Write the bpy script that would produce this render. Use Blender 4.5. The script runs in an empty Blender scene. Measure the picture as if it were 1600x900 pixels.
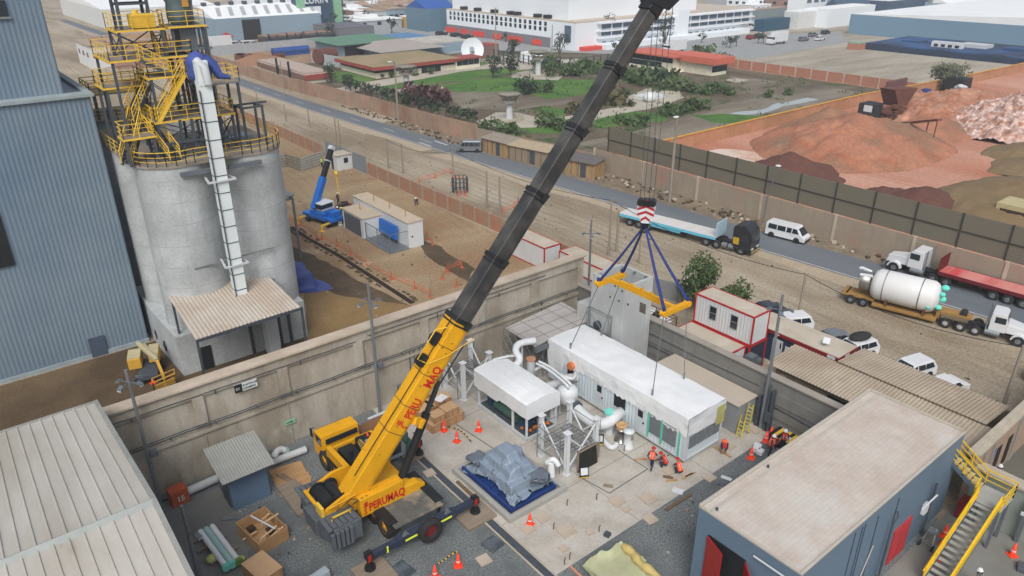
import bpy, bmesh, math, random
import numpy as np
from mathutils import Vector, Matrix, noise as mnoise
random.seed(7)
R = math.radians
S = bpy.context.scene
COL = S.collection
# ---------------- camera, world, sun, exposure ----------------
H = 32.0
FPX, TH, RO, AZ = 1150.3, R(25.05), R(0.2), R(51.45)
_F = Vector((0, math.cos(TH), -math.sin(TH))); _R = Vector((1, 0, 0)); _D = _F.cross(_R)
_R2 = _R * math.cos(RO) + _D * math.sin(RO); _D2 = -_R * math.sin(RO) + _D * math.cos(RO)
_A = Vector((math.sin(AZ), math.cos(AZ), 0)); _B = Vector((-math.cos(AZ), math.sin(AZ), 0)); _Z = Vector((0, 0, 1))
def _w(v): return Vector((v.dot(_A), v.dot(_B), v.dot(_Z)))
CF, CR, CD = _w(_F), _w(_R2), _w(_D2)
cam = bpy.data.cameras.new('camera'); co = bpy.data.objects.new('camera', cam); COL.objects.link(co)
m = Matrix((CR, -CD, -CF)).transposed().to_4x4(); m.translation = Vector((0, 0, H)); co.matrix_world = m
cam.sensor_width = 36; cam.lens = FPX / 1600 * 36; cam.clip_start = 0.5; cam.clip_end = 5000
S.camera = co
W = bpy.data.worlds.new("World"); S.world = W; W.use_nodes = True
nt = W.node_tree; bg = nt.nodes['Background']; sky = nt.nodes.new('ShaderNodeTexSky')
sky.sky_type = 'NISHITA'; sky.sun_disc = False; sky.sun_elevation = R(48); sky.sun_rotation = R(222)
sky.air_density = 1.0; sky.dust_density = 4.0; sky.ozone_density = 1.0
hs = nt.nodes.new('ShaderNodeHueSaturation'); hs.inputs['Saturation'].default_value = 0.5
nt.links.new(sky.outputs[0], hs.inputs['Color']); nt.links.new(hs.outputs[0], bg.inputs[0]); bg.inputs[1].default_value = 0.125
sl = bpy.data.lights.new('sun', 'SUN'); sl.energy = 1.5; sl.angle = R(28); sl.color = (1, .99, .975)
so = bpy.data.objects.new('sun', sl); COL.objects.link(so)
so.rotation_euler = Vector((math.sin(R(222)) * math.cos(R(48)), math.cos(R(222)) * math.cos(R(48)), math.sin(R(48)))).to_track_quat('Z', 'Y').to_euler()
so.location = (0, 0, 80)
S.view_settings.view_transform = 'Standard'; S.view_settings.look = 'None'
S.view_settings.exposure = 0.33; S.view_settings.gamma = 1
# ---------------- measuring the place from the photo ----------------
def ray(px, py): return CF * FPX + CR * (px - 800) + CD * (py - 450)
def G(px, py, z=0.0):
    r = ray(px, py); t = (z - H) / r.z; return Vector((r.x * t, r.y * t, z))
def OX(px, py, X):
    r = ray(px, py); t = X / r.x; return Vector((X, r.y * t, H + r.z * t))
def OY(px, py, Y):
    r = ray(px, py); t = Y / r.y; return Vector((r.x * t, Y, H + r.z * t))
def HT(px, py, ytop, z0=0.0):
    P = G(px, py, z0); lo, hi = z0, 90.0
    for _ in range(40):
        mz = (lo + hi) / 2; q = Vector((P.x, P.y, mz - H)); y = 450 + FPX * q.dot(CD) / q.dot(CF)
        if y > ytop: lo = mz
        else: hi = mz
    return lo - z0
# ---------------- materials ----------------
def lin(c):
    return tuple(((v / 255) / 12.92 if v / 255 <= .04045 else ((v / 255 + .055) / 1.055) ** 2.4) for v in c)
MATS = {}
def mat(name, rgb, k=.75, var=.12, sc=1.0, rough=.8, metal=0, bump=0, bsc=20, c2=None, stretch=(1, 1, 1), detail=6, c3=None, sc3=.15, rot=0, brick=None, fac2=(.4, .6), fac3=(.45, .62), stain=0, spec=.35, grain=None, tracks=0):
    if name in MATS: return MATS[name]
    M = bpy.data.materials.new(name); M.use_nodes = True; t = M.node_tree; n = t.nodes; L = t.links
    b = n['Principled BSDF']; b.inputs['Roughness'].default_value = rough; b.inputs['Metallic'].default_value = metal
    b.inputs['Specular IOR Level'].default_value = spec
    base = [v * k for v in lin(rgb)]
    tc = n.new('ShaderNodeTexCoord'); mp = n.new('ShaderNodeMapping'); L.new(tc.outputs['Object'], mp.inputs[0])
    tc_map = n.new('ShaderNodeMapping'); L.new(tc.outputs['Object'], tc_map.inputs[0]); mp.inputs['Scale'].default_value = stretch; mp.inputs['Rotation'].default_value = (0, 0, rot)
    def nz(s, d=detail, src=mp):
        x = n.new('ShaderNodeTexNoise'); x.inputs['Scale'].default_value = s; x.inputs['Detail'].default_value = d
        x.inputs['Roughness'].default_value = .62; L.new(src.outputs[0], x.inputs['Vector']); return x
    def rgbm(f, A, B, blend='MIX'):
        x = n.new('ShaderNodeMix'); x.data_type = 'RGBA'; x.blend_type = blend
        for s, v in ((0, f), (6, A), (7, B)):
            if isinstance(v, bpy.types.NodeSocket): L.new(v, x.inputs[s])
            elif s == 0: x.inputs[s].default_value = v
            else: x.inputs[s].default_value = tuple(v)[:3] + (1,)
        return x.outputs[2]
    def rng(s, a, b2, lo=0, hi=1):
        x = n.new('ShaderNodeMapRange'); x.inputs[1].default_value = a; x.inputs[2].default_value = b2
        x.inputs[3].default_value = lo; x.inputs[4].default_value = hi; L.new(s, x.inputs[0]); return x.outputs[0]
    N1 = nz(sc)
    colr = rgbm(rng(N1.outputs[0], .3, .7), [v * (1 - var) for v in base], [min(.95, v * (1 + var)) for v in base])
    if c2: colr = rgbm(rng(nz(sc * .45, 8).outputs[0], *fac2), colr, [v * k for v in lin(c2)])
    if c3: colr = rgbm(rng(nz(sc3, 8).outputs[0], *fac3), colr, [v * k for v in lin(c3)])
    if stain:
        m2 = n.new('ShaderNodeMapping'); L.new(tc.outputs['Object'], m2.inputs[0]); m2.inputs['Scale'].default_value = (1.3, 1.3, .12)
        s2 = nz(1.2, 6, m2); colr = rgbm(rng(s2.outputs[0], .5, .75, 0, stain), colr, [v * .55 for v in base])
    if grain:
        gz = nz(grain[0], 3, tc_map); colr = rgbm(1.0, colr, rgbm(rng(gz.outputs[0], .35, .65), (1 - grain[1],) * 3, (1 + grain[1] * .6,) * 3), 'MULTIPLY')
    if tracks:
        wv = n.new('ShaderNodeTexWave'); wv.wave_type = 'BANDS'; wv.inputs['Scale'].default_value = .16; wv.inputs['Distortion'].default_value = 14; wv.inputs['Detail'].default_value = 3; wv.inputs['Detail Scale'].default_value = .35
        m4 = n.new('ShaderNodeMapping'); L.new(tc.outputs['Object'], m4.inputs[0]); m4.inputs['Scale'].default_value = (1.6, .35, 1); m4.inputs['Rotation'].default_value = (0, 0, rot); L.new(m4.outputs[0], wv.inputs['Vector'])
        ms = nz(.06, 3, tc_map); a_ = n.new('ShaderNodeMath'); a_.operation = 'MULTIPLY'; L.new(rng(wv.outputs[1], .82, .97), a_.inputs[0]); L.new(rng(ms.outputs[0], .42, .6), a_.inputs[1]); b_ = n.new('ShaderNodeMath'); b_.operation = 'MULTIPLY'; b_.inputs[1].default_value = tracks; L.new(a_.outputs[0], b_.inputs[0])
        colr = rgbm(b_.outputs[0], colr, [v * .55 for v in base])
    if brick:
        bt = n.new('ShaderNodeTexBrick'); m3 = n.new('ShaderNodeMapping'); L.new(tc.outputs['Object'], m3.inputs[0])
        m3.inputs['Rotation'].default_value = brick[4] if len(brick) > 4 else (0, 0, 0)
        L.new(m3.outputs[0], bt.inputs['Vector']); bt.inputs['Scale'].default_value = 1
        bt.inputs['Brick Width'].default_value = brick[0]; bt.inputs['Row Height'].default_value = brick[1]
        bt.inputs['Mortar Size'].default_value = brick[2]; bt.offset = brick[5] if len(brick) > 5 else .5
        bt.inputs['Color1'].default_value = (1, 1, 1, 1); bt.inputs['Color2'].default_value = (.95, .94, .94, 1)
        bt.inputs['Mortar'].default_value = (brick[3],) * 3 + (1,)
        colr = rgbm(1.0, colr, bt.outputs['Color'], 'MULTIPLY')
    if isinstance(colr, bpy.types.NodeSocket): L.new(colr, b.inputs['Base Color'])
    if bump:
        bp = n.new('ShaderNodeBump'); bp.inputs['Strength'].default_value = min(1, bump); bp.inputs['Distance'].default_value = .05
        L.new(nz(bsc, 4).outputs[0], bp.inputs['Height']); L.new(bp.outputs[0], b.inputs['Normal'])
    MATS[name] = M; return M
# ---------------- mesh builder ----------------
class MB:
    def __init__(s, T=None):
        s.v = []; s.f = []; s.mi = []; s.sm = []; s.T = T; s.off = T.location.copy() if T else Vector((0, 0, 0)); s.cm = 0
    def add(s, vs, fs, sm=False):
        o = len(s.v); s.v += [Vector(x) for x in vs]; s.f += [tuple(o + i for i in f) for f in fs]
        s.mi += [s.cm] * len(fs); s.sm += [sm] * len(fs); return s
    def box(s, x0, y0, z0, x1, y1, z1):
        if x0 > x1: x0, x1 = x1, x0
        if y0 > y1: y0, y1 = y1, y0
        if z0 > z1: z0, z1 = z1, z0
        return s.add([(x0, y0, z0), (x1, y0, z0), (x1, y1, z0), (x0, y1, z0), (x0, y0, z1), (x1, y0, z1), (x1, y1, z1), (x0, y1, z1)],
                     [(0, 3, 2, 1), (4, 5, 6, 7), (0, 1, 5, 4), (1, 2, 6, 5), (2, 3, 7, 6), (3, 0, 4, 7)])
    def cb(s, c, d, rz=0, ry=0, rx=0):
        M = Matrix.Translation(Vector(c)) @ Matrix.Rotation(rz, 4, 'Z') @ Matrix.Rotation(ry, 4, 'Y') @ Matrix.Rotation(rx, 4, 'X')
        x, y, z = d[0] / 2, d[1] / 2, d[2] / 2
        return s.add([M @ Vector(p) for p in [(-x, -y, -z), (x, -y, -z), (x, y, -z), (-x, y, -z), (-x, -y, z), (x, -y, z), (x, y, z), (-x, y, z)]],
                     [(0, 3, 2, 1), (4, 5, 6, 7), (0, 1, 5, 4), (1, 2, 6, 5), (2, 3, 7, 6), (3, 0, 4, 7)])
    def prism(s, pts, z0, z1):
        n = len(pts); a = sum(pts[i][0] * pts[(i + 1) % n][1] - pts[(i + 1) % n][0] * pts[i][1] for i in range(n))
        if a < 0: pts = pts[::-1]
        return s.add([(p[0], p[1], z0) for p in pts] + [(p[0], p[1], z1) for p in pts],
                     [tuple(range(n))[::-1], tuple(range(n, 2 * n))] + [(i, (i + 1) % n, n + (i + 1) % n, n + i) for i in range(n)])
    def prof(s, pts, O, U, V, N):
        O, U, V, N = map(Vector, (O, U, V, N)); n = len(pts)
        a = [O + U * p[0] + V * p[1] for p in pts]; b = [p + N for p in a]
        return s.add(a + b, [tuple(range(n))[::-1], tuple(range(n, 2 * n))] + [(i, (i + 1) % n, n + (i + 1) % n, n + i) for i in range(n)])
    def cyl(s, p0, p1, r0, r1=None, n=12, cap=True, sm=True):
        p0, p1 = Vector(p0), Vector(p1); r1 = r0 if r1 is None else r1; d = (p1 - p0)
        if d.length < 1e-6: return s
        d.normalize(); a = d.orthogonal().normalized(); b = d.cross(a)
        vs = [p0 + (a * math.cos(2 * math.pi * i / n) + b * math.sin(2 * math.pi * i / n)) * r0 for i in range(n)] + \
             [p1 + (a * math.cos(2 * math.pi * i / n) + b * math.sin(2 * math.pi * i / n)) * r1 for i in range(n)]
        s.add(vs, [(i, (i + 1) % n, n + (i + 1) % n, n + i) for i in range(n)], sm)
        if cap: s.add(vs, [tuple(range(n))[::-1], tuple(range(n, 2 * n))])
        return s
    def tube(s, pts, r, n=6):
        pts = [Vector(p) for p in pts]; rs = r if isinstance(r, (list, tuple)) else [r] * len(pts); vs = []; pa = None
        for i, p in enumerate(pts):
            d = (pts[min(i + 1, len(pts) - 1)] - pts[max(i - 1, 0)]).normalized()
            if pa is None: pa = d.orthogonal().normalized()
            pa = (pa - d * pa.dot(d)); pa = pa.normalized() if pa.length > 1e-5 else d.orthogonal().normalized(); b = d.cross(pa)
            vs += [p + (pa * math.cos(2 * math.pi * k / n) + b * math.sin(2 * math.pi * k / n)) * rs[i] for k in range(n)]
        fs = []
        for i in range(len(pts) - 1):
            fs += [(i * n + k, i * n + (k + 1) % n, (i + 1) * n + (k + 1) % n, (i + 1) * n + k) for k in range(n)]
        s.add(vs, fs, True); e = (len(pts) - 1) * n
        s.add(vs, [tuple(range(n))[::-1], tuple(range(e, e + n))]); return s
    def bar(s, p0, p1, w, h=None, up=(0, 0, 1)):
        p0, p1 = Vector(p0), Vector(p1); h = h or w; d = (p1 - p0).normalized(); u = Vector(up)
        if abs(d.dot(u)) > .99: u = Vector((0, 1, 0))
        a = d.cross(u).normalized() * w / 2; b = a.cross(d).normalized() * h / 2
        return s.add([p0 - a - b, p0 + a - b, p0 + a + b, p0 - a + b, p1 - a - b, p1 + a - b, p1 + a + b, p1 - a + b],
                     [(0, 1, 2, 3), (7, 6, 5, 4), (0, 4, 5, 1), (1, 5, 6, 2), (2, 6, 7, 3), (3, 7, 4, 0)])
    def lathe(s, prof, c=(0, 0, 0), ax=(0, 0, 1), n=16, sm=True):
        c = Vector(c); d = Vector(ax).normalized(); a = d.orthogonal().normalized(); b = d.cross(a); vs = []
        for r, z in prof: vs += [c + d * z + (a * math.cos(2 * math.pi * i / n) + b * math.sin(2 * math.pi * i / n)) * max(r, .0005) for i in range(n)]
        return s.add(vs, [(j * n + i, j * n + (i + 1) % n, (j + 1) * n + (i + 1) % n, (j + 1) * n + i) for j in range(len(prof) - 1) for i in range(n)], sm)
    def ell(s, c, r, n=12, m_=8):
        c = Vector(c); vs = []
        for j in range(m_ + 1):
            t = math.pi * j / m_
            for i in range(n): vs.append(c + Vector((r[0] * math.sin(t) * math.cos(2 * math.pi * i / n), r[1] * math.sin(t) * math.sin(2 * math.pi * i / n), -r[2] * math.cos(t))))
        return s.add(vs, [(j * n + i, j * n + (i + 1) % n, (j + 1) * n + (i + 1) % n, (j + 1) * n + i) for j in range(m_) for i in range(n)], True)
    def quad(s, a, b, c, d): return s.add([a, b, c, d], [(0, 1, 2, 3)])
    def corr(s, a, b, c, d, pitch=.25, amp=.03, th=.02, trap=False):
        """ribbed sheet: ribs run from a->d, repeated along a->b"""
        a, b, c, d = map(Vector, (a, b, c, d)); n = max(2, int((b - a).length / pitch)); N = (b - a).cross(d - a).normalized(); vs = []; fs = []
        k = 4 if trap else 2; st = [0, 0, 1, 1] if trap else [0, 1]; fr = [0, .82, .86, .96] if trap == 2 else [j_ / k for j_ in range(k)]
        for i in range(n * k + 1):
            t = (i // k + fr[i % k]) / n; o = N * (amp * st[i % k])
            vs += [a.lerp(b, t) + o, d.lerp(c, t) + o, a.lerp(b, t) + o - N * th, d.lerp(c, t) + o - N * th]
        for i in range(n * k):
            q = i * 4; fs += [(q, q + 4, q + 5, q + 1), (q + 2, q + 3, q + 7, q + 6), (q, q + 2, q + 6, q + 4), (q + 1, q + 5, q + 7, q + 3)]
        fs += [(0, 1, 3, 2), (n * k * 4, n * k * 4 + 2, n * k * 4 + 3, n * k * 4 + 1)]
        return s.add(vs, fs)
    def build(s, name, mats, parent='T', bevel=0):
        if parent == 'T': parent = s.T
        off = s.off; me = bpy.data.meshes.new(name); me.from_pydata([v - off for v in s.v], [], s.f)
        for m_ in (mats if isinstance(mats, (list, tuple)) else [mats]): me.materials.append(m_)
        me.polygons.foreach_set('material_index', s.mi); me.polygons.foreach_set('use_smooth', s.sm); me.update()
        o = bpy.data.objects.new(name, me); COL.objects.link(o)
        if parent is not None: o.parent = parent
        if bevel:
            b = o.modifiers.new('bevel', 'BEVEL'); b.width = bevel; b.segments = 2; b.limit_method = 'ANGLE'; b.angle_limit = R(40)
        return o
def thing(name, label, cat, loc=(0, 0, 0), rz=0, group=None):
    o = bpy.data.objects.new(name, None); COL.objects.link(o); o.location = loc; o.rotation_euler = (0, 0, rz); o.empty_display_size = .3
    o['label'] = label; o['category'] = cat
    if group: o['group'] = group
    return o
def tag(o, label, cat, group=None):
    o['label'] = label; o['category'] = cat
    if group: o['group'] = group
    return o
def solo(name, mb, m_, label, cat, group=None, bevel=0):
    """one-mesh thing with its origin at its base"""
    n = len(mb.v); c = Vector((sum(v.x for v in mb.v) / n, sum(v.y for v in mb.v) / n, min(v.z for v in mb.v))); mb.off = c
    o = mb.build(name, m_, None, bevel); o.location = c; return tag(o, label, cat, group)
def struct(name, mb, m_):
    o = mb.build(name, m_, None); o['kind'] = 'structure'; return o
def dup(o, loc=None, rz=None, label=None, group=None, parent=None, sc=None):
    c = o.copy(); COL.objects.link(c)
    if parent: c.parent = parent
    for ch in o.children: dup(ch, parent=c)
    if loc is not None: c.location = loc
    if rz is not None: c.rotation_euler = (0, 0, rz)
    if sc: c.scale = (sc,) * 3
    if label: c['label'] = label
    if group: c['group'] = group
    return c
def text(s, T, origin, xdir, ydir, size, m_, name='lettering', th=.01, bold=.02, squeeze=1, align='LEFT'):
    cu = bpy.data.curves.new('t', 'FONT'); cu.body = s; cu.size = 1; cu.offset = bold; cu.align_x = align; cu.extrude = .02; cu.resolution_u = 2
    o = bpy.data.objects.new('t', cu); COL.objects.link(o); dg = bpy.context.evaluated_depsgraph_get(); dg.update()
    me = bpy.data.meshes.new_from_object(o.evaluated_get(dg)); bpy.data.objects.remove(o)
    X = Vector(xdir).normalized() * size * squeeze; Y = Vector(ydir).normalized() * size; N = X.cross(Y).normalized() * th * 25
    O = Vector(origin) - (T.location if T else Vector((0, 0, 0)))
    for v in me.vertices: v.co = O + X * v.co.x + Y * v.co.y + N * (v.co.z + .02)
    me.materials.clear(); me.materials.append(m_); me.update()
    o = bpy.data.objects.new(name, me); COL.objects.link(o)
    if T: o.parent = T
    return o
# ---------------- materials used across the place ----------------
sand = mat('sand', (164, 151, 130), k=.86, var=.2, sc=.25, c2=(140, 124, 102), stretch=(1.4, .4, 1), c3=(180, 168, 147), sc3=.05, bump=.5, bsc=3, rough=.95, grain=(4, .26), tracks=.6)
gravel = mat('gravel', (116, 121, 121), k=1.0, var=.6, sc=9, detail=3, grain=(24, .4), bump=1, bsc=18, rough=.95, c3=(98, 103, 104), sc3=.3)
slabm = mat('slab_concrete', (198, 192, 181), var=.05, sc=.8, c2=(184, 177, 165), c3=(207, 202, 193), sc3=.35, rough=.85, grain=(5, .08))
asphalt = mat('asphalt', (112, 119, 126), var=.06, sc=.5, stretch=(1, .1, 1), c3=(126, 131, 135), sc3=.1, rough=.85, grain=(9, .12))
conc = mat('wall_concrete', (166, 158, 144), k=1.02, var=.12, sc=.7, c2=(142, 133, 118), stain=.45, rough=.9, c3=(172, 165, 152), sc3=.5, stretch=(1, 1, .5), grain=(7, .1))
capm = mat('cap_concrete', (205, 190, 172), var=.1, sc=1, c2=(190, 174, 155), rough=.9)
whitep = mat('white_paint', (228, 232, 234), var=.07, sc=1.2, rough=.5, stain=.12, grain=(8, .06))
whited = mat('white_paint_dull', (208, 212, 214), var=.06, sc=.7, rough=.6, stain=.2)
steel = mat('grey_steel', (120, 128, 134), var=.1, sc=2, rough=.5, metal=.3)
dsteel = mat('dark_steel', (84, 92, 100), var=.15, sc=2, rough=.55, metal=.2)
galv = mat('galvanised', (150, 156, 160), var=.12, sc=2, rough=.45, metal=.5)
yel = mat('crane_yellow', (236, 172, 18), k=.8, var=.08, sc=.8, grain=(9, .04), rough=.5, stain=.2, c3=(200, 145, 20), sc3=1.1, fac3=(.6, .8))
syel = mat('safety_yellow', (222, 182, 62), k=.95, var=.1, sc=2, rough=.5)
black = mat('black_paint', (34, 36, 38), k=.9, var=.2, sc=1, rough=.5)
rubber = mat('rubber', (44, 44, 44), k=.9, var=.2, sc=3, rough=.85)
glass = mat('dark_glass', (38, 48, 56), k=.8, var=.1, sc=.5, rough=.12, spec=.7)
redp = mat('red_paint', (170, 38, 42), k=.9, var=.1, sc=1, rough=.5)
orange = mat('cone_orange', (238, 70, 38), k=1.05, var=.05, sc=1, rough=.5)
hiv = mat('vest_orange', (240, 92, 48), k=1.05, var=.1, sc=4, rough=.7)
lime = mat('vest_lime', (190, 220, 70), k=1, var=.1, sc=4, rough=.7)
navy = mat('navy_cloth', (40, 46, 66), k=1, var=.15, sc=4, rough=.85)
skin = mat('skin', (150, 104, 78), k=.9, var=.05, sc=4, rough=.6)
wood = mat('plywood', (196, 158, 112), k=.85, var=.12, sc=2, stretch=(.4, 3, 1), c2=(178, 138, 94), rough=.85)
oldwood = mat('weathered_wood', (142, 128, 112), k=.85, var=.2, sc=2.5, stretch=(.3, 3, 1), rough=.9)
leaf = mat('leaf', (66, 88, 48), k=.85, var=.45, sc=2.5, rough=.7, c2=(86, 104, 62))
dleaf = mat('dark_leaf', (48, 64, 46), k=.85, var=.45, sc=2, rough=.7)
bark = mat('bark', (96, 84, 72), k=.85, var=.2, sc=4, rough=.9)
# ---------------- ground, roads and yards ----------------
def jit(pts, step=2.0, amp=.5, seed=0):
    out = []; n = len(pts)
    for i in range(n):
        a, b = Vector(pts[i][:2]), Vector(pts[(i + 1) % n][:2]); k = max(1, int((b - a).length / step))
        for j in range(k):
            p = a.lerp(b, j / k); v = mnoise.noise_vector(Vector((p.x * .21 + seed, p.y * .21, seed))) * amp + mnoise.noise_vector(Vector((p.x * .9 + seed, p.y * .9, seed))) * amp * .4
            out.append((p.x + v.x, p.y + v.y))
    return out
from mathutils.geometry import tessellate_polygon
def sheet(name, pts, z, m_, kind='structure', **kw):
    P = [Vector((p[0], p[1], z)) for p in pts]; b = MB(); tr = tessellate_polygon([P])
    for t in tr:
        a, c, d = (P[i] for i in t)
        if (c - a).cross(d - a).z < 0: c, d = d, c
        b.add([a, c, d], [(0, 1, 2)])
    o = b.build(name, m_, None)
    if kind: o['kind'] = kind
    return o
def rect(x0, y0, x1, y1): return [(x0, y0), (x1, y0), (x1, y1), (x0, y1)]
def GP(*p): return [G(x, y) for x, y in p]
g = MB(); n = 24
for i in range(n):
    for j in range(n):
        x0 = -400 + i * 100; y0 = -600 + j * 100; g.quad((x0, y0, 0), (x0 + 100, y0, 0), (x0 + 100, y0 + 100, 0), (x0, y0 + 100, 0))
struct('ground', g, sand)
sheet('gravel_yard', rect(-12, -12, 42, 43.2), .004, gravel)
sheet('concrete_slab', rect(20.8, 22.35, 42, 43.2), .016, slabm)
darkc = mat('grey_paving', (132, 132, 128), var=.08, sc=.7, c2=(120, 121, 118), rough=.9)
sheet('paved_strip', [G(262, 800), G(352, 756), G(372, 775), G(395, 905), G(330, 935), G(240, 935)], .008, darkc)
sheet('paved_yard', rect(24, -12, 75, 10.9), .012, mat('yard_concrete', (142, 141, 134), var=.08, sc=.6, c2=(128, 127, 120), rough=.9))
# joints, drain
j = MB(); darkj = mat('joint', (120, 116, 108), rough=.9)
for a, b_ in ((G(905, 745), G(952, 771)), (G(952, 771), G(1012, 733)), (G(1012, 733), G(965, 703)), (G(700, 655), G(800, 720))):
    j.bar(a + Vector((0, 0, .019)), b_ + Vector((0, 0, .019)), .09, .004)
for x in (27.7, 34.8): j.box(x, 22.4, .0165, x + .03, 43, .019)
for y in (27.3, 32.6, 38): j.box(20.9, y, .0165, 41.9, y + .03, .0195)
struct('slab_joints', j, darkj)
d = MB(); d.box(20.35, 5, .01, 20.78, 37.1, .03); d2 = MB()
for y in np.arange(5.1, 37, .12): d.box(20.4, y, .03, 20.74, y + .05, .036)
struct('drain_grate', d, dsteel)
d = MB(); d.box(20.2, 5, .01, 20.3, 37.1, .05); d.box(20.84, 5, .01, 20.92, 37.1, .05); struct('drain_kerb', d, capm)
# paving slabs lying about the yard
k = 0
for px, py, w in ((964, 784, .85), (1013, 780, .9), (848, 810, .75), (885, 830, .95), (825, 828, .7), (881, 858, .5), (922, 832, .45), (978, 797, .45), (1016, 812, .75), (1108, 747, .75),
                  (756, 876, .75), (671, 740, .7), (1045, 736, .8), (1072, 741, .7), (1180, 672, .8), (1140, 698, .7)):
    p = G(px, py); b = MB(); b.cb((p.x, p.y, .06), (w, w, .08), rz=random.uniform(-.1, .1)); k += 1
    where = ['beside the centre joint of the pad', 'near the long timber on the pad', 'next to the blue skid kerb', 'largest in the front of the pad', 'closest to the floor drain', 'smallest, near the front edge of the pad',
             'small one right of the largest front slab', 'small one below the centre joint', 'on the gravel at the pad edge', 'on the gravel in front of the long roof', 'on the gravel below the dashed chain', 'by the drain under the crane deck',
             'beneath the crouching workers', 'under the module corner beside the timber', 'near the yellow ladders', 'beside the bending worker'][k - 1]
    solo('concrete_slab_cover', b, capm, 'small square concrete cover ' + where, 'paving slab', 'square concrete covers lying on the yard', bevel=.01)
# soils
brown = mat('brown_soil', (104, 86, 62), k=.62, var=.18, sc=.3, c2=(92, 74, 52), c3=(128, 106, 78), sc3=.12, bump=.6, bsc=3, rough=.95, grain=(6, .25))
field = mat('field_soil', (166, 146, 116), k=.92, var=.12, sc=.3, c2=(150, 128, 98), stretch=(.5, 1.3, 1), c3=(143, 112, 82), sc3=.07, bump=.5, bsc=3, rough=.95, rot=.5, grain=(4, .26), tracks=.5)
mud = mat('mud', (104, 88, 66), var=.25, sc=.6, c2=(86, 72, 54), rough=.95, bump=1, bsc=3, grain=(6,.25))
sheet('soil_lot', rect(-60, 43.6, 22.5, 64.9), .004, brown)
sheet('field_lot', jit(rect(22.5, 43.8, 51, 135), 3, .3), .008, field)
sheet('damp_soil', jit([G(455, 385), G(500, 400), G(560, 440), G(640, 478), G(520, 530), G(478, 460), G(440, 420)], 1.2, .8, 3), .012, mud)
sheet('dug_soil', jit([G(655, 375), G(690, 385), G(740, 420), G(735, 440), G(700, 425), G(665, 395)], 1, .6, 4), .014, mud)
sheet('wet_soil', jit([G(480, 440), G(520, 460), G(640, 478), G(500, 545), G(480, 535)], 1.2, .6, 5), .016, mat('olive_soil', (150, 122, 80), var=.12, sc=.5, rough=.95, grain=(6,.2)))
# trench with spoil edges
tr = MB(); A = [G(455, 355), G(480, 372), G(530, 400), G(580, 432), G(645, 474)]
for a, b_ in zip(A, A[1:]):
    tr.cm = 0; tr.bar(a + Vector((0, 0, .02)), b_ + Vector((0, 0, .02)), .55, .01)
    tr.cm = 1; dv = (b_ - a).normalized(); nn = Vector((-dv.y, dv.x, 0))
    for q in range(26):
        p = a.lerp(b_, random.random()) + nn * random.choice((-.55, .6)) * random.uniform(.85, 1.25); r = random.uniform(.1, .28); tr.ell(p, (r, r * 1.3, r * .55), 6, 4)
o = tr.build('trench', [mat('trench_dark', (48, 38, 30), var=.2, rough=.95), mud], None); o['kind'] = 'structure'
# road
def xr(y, T):
    for (a, b_), (c, d_) in zip(T, T[1:]):
        if a <= y <= c: return b_ + (d_ - b_) * (y - a) / (c - a)
    return T[0][1] if y < T[0][0] else T[-1][1]
NEAR = [(-80, 76), (17, 73.3), (33, 72), (47, 70.9), (64, 70), (89, 68.3), (102, 67.6), (151, 64.8), (179, 64.2), (420, 62)]
FAR = [(-80, 84.5), (20, 79.0), (36, 77.6), (48, 76.3), (73, 74.6), (96, 72.8), (129, 70.9), (163, 69.0), (204, 68.6), (420, 66.5)]
rd = MB(); ln = MB(); sh = MB(); ys = list(range(-80, 421, 5))
for a, b_ in zip(ys, ys[1:]):
    rd.quad((xr(a, NEAR), a, .03), (xr(a, FAR), a, .03), (xr(b_, FAR), b_, .03), (xr(b_, NEAR), b_, .03))
    ln.quad((xr(a, NEAR) + .25, a, .034), (xr(a, NEAR) + .42, a, .034), (xr(b_, NEAR) + .42, b_, .034), (xr(b_, NEAR) + .25, b_, .034))
    sh.quad((xr(a, NEAR) - 2.2 + math.sin(a) * .6, a, .01), (xr(a, NEAR) + .1, a, .01), (xr(b_, NEAR) + .1, b_, .01), (xr(b_, NEAR) - 2.2 + math.sin(b_) * .6, b_, .01))
for y in range(110, 300, 12):
    x = (xr(y, NEAR) + xr(y, FAR)) / 2; ln.box(x - .08, y, .032, x + .08, y + 4, .036)
ln.box(67.9, 108, .032, 68.3, 112, .036); ln.box(70.6, 107, .032, 71, 111, .036)
struct('road', rd, asphalt); struct('road_markings', ln, mat('road_white', (200, 200, 195), var=.25, sc=2)); struct('road_shoulder', sh, mat('shoulder', (188, 172, 148), var=.1, sc=.6, rough=.95, grain=(4,.15)))
sheet('verge', [(xr(y, FAR) - .05, y) for y in range(-60, 140, 10)] + [(84, y) for y in range(130, -70, -10)], .012, mat('verge_soil', (140, 126, 106), k=.9, var=.2, sc=.8, c2=(118, 106, 90), rough=.95, grain=(3, .25)))
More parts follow.
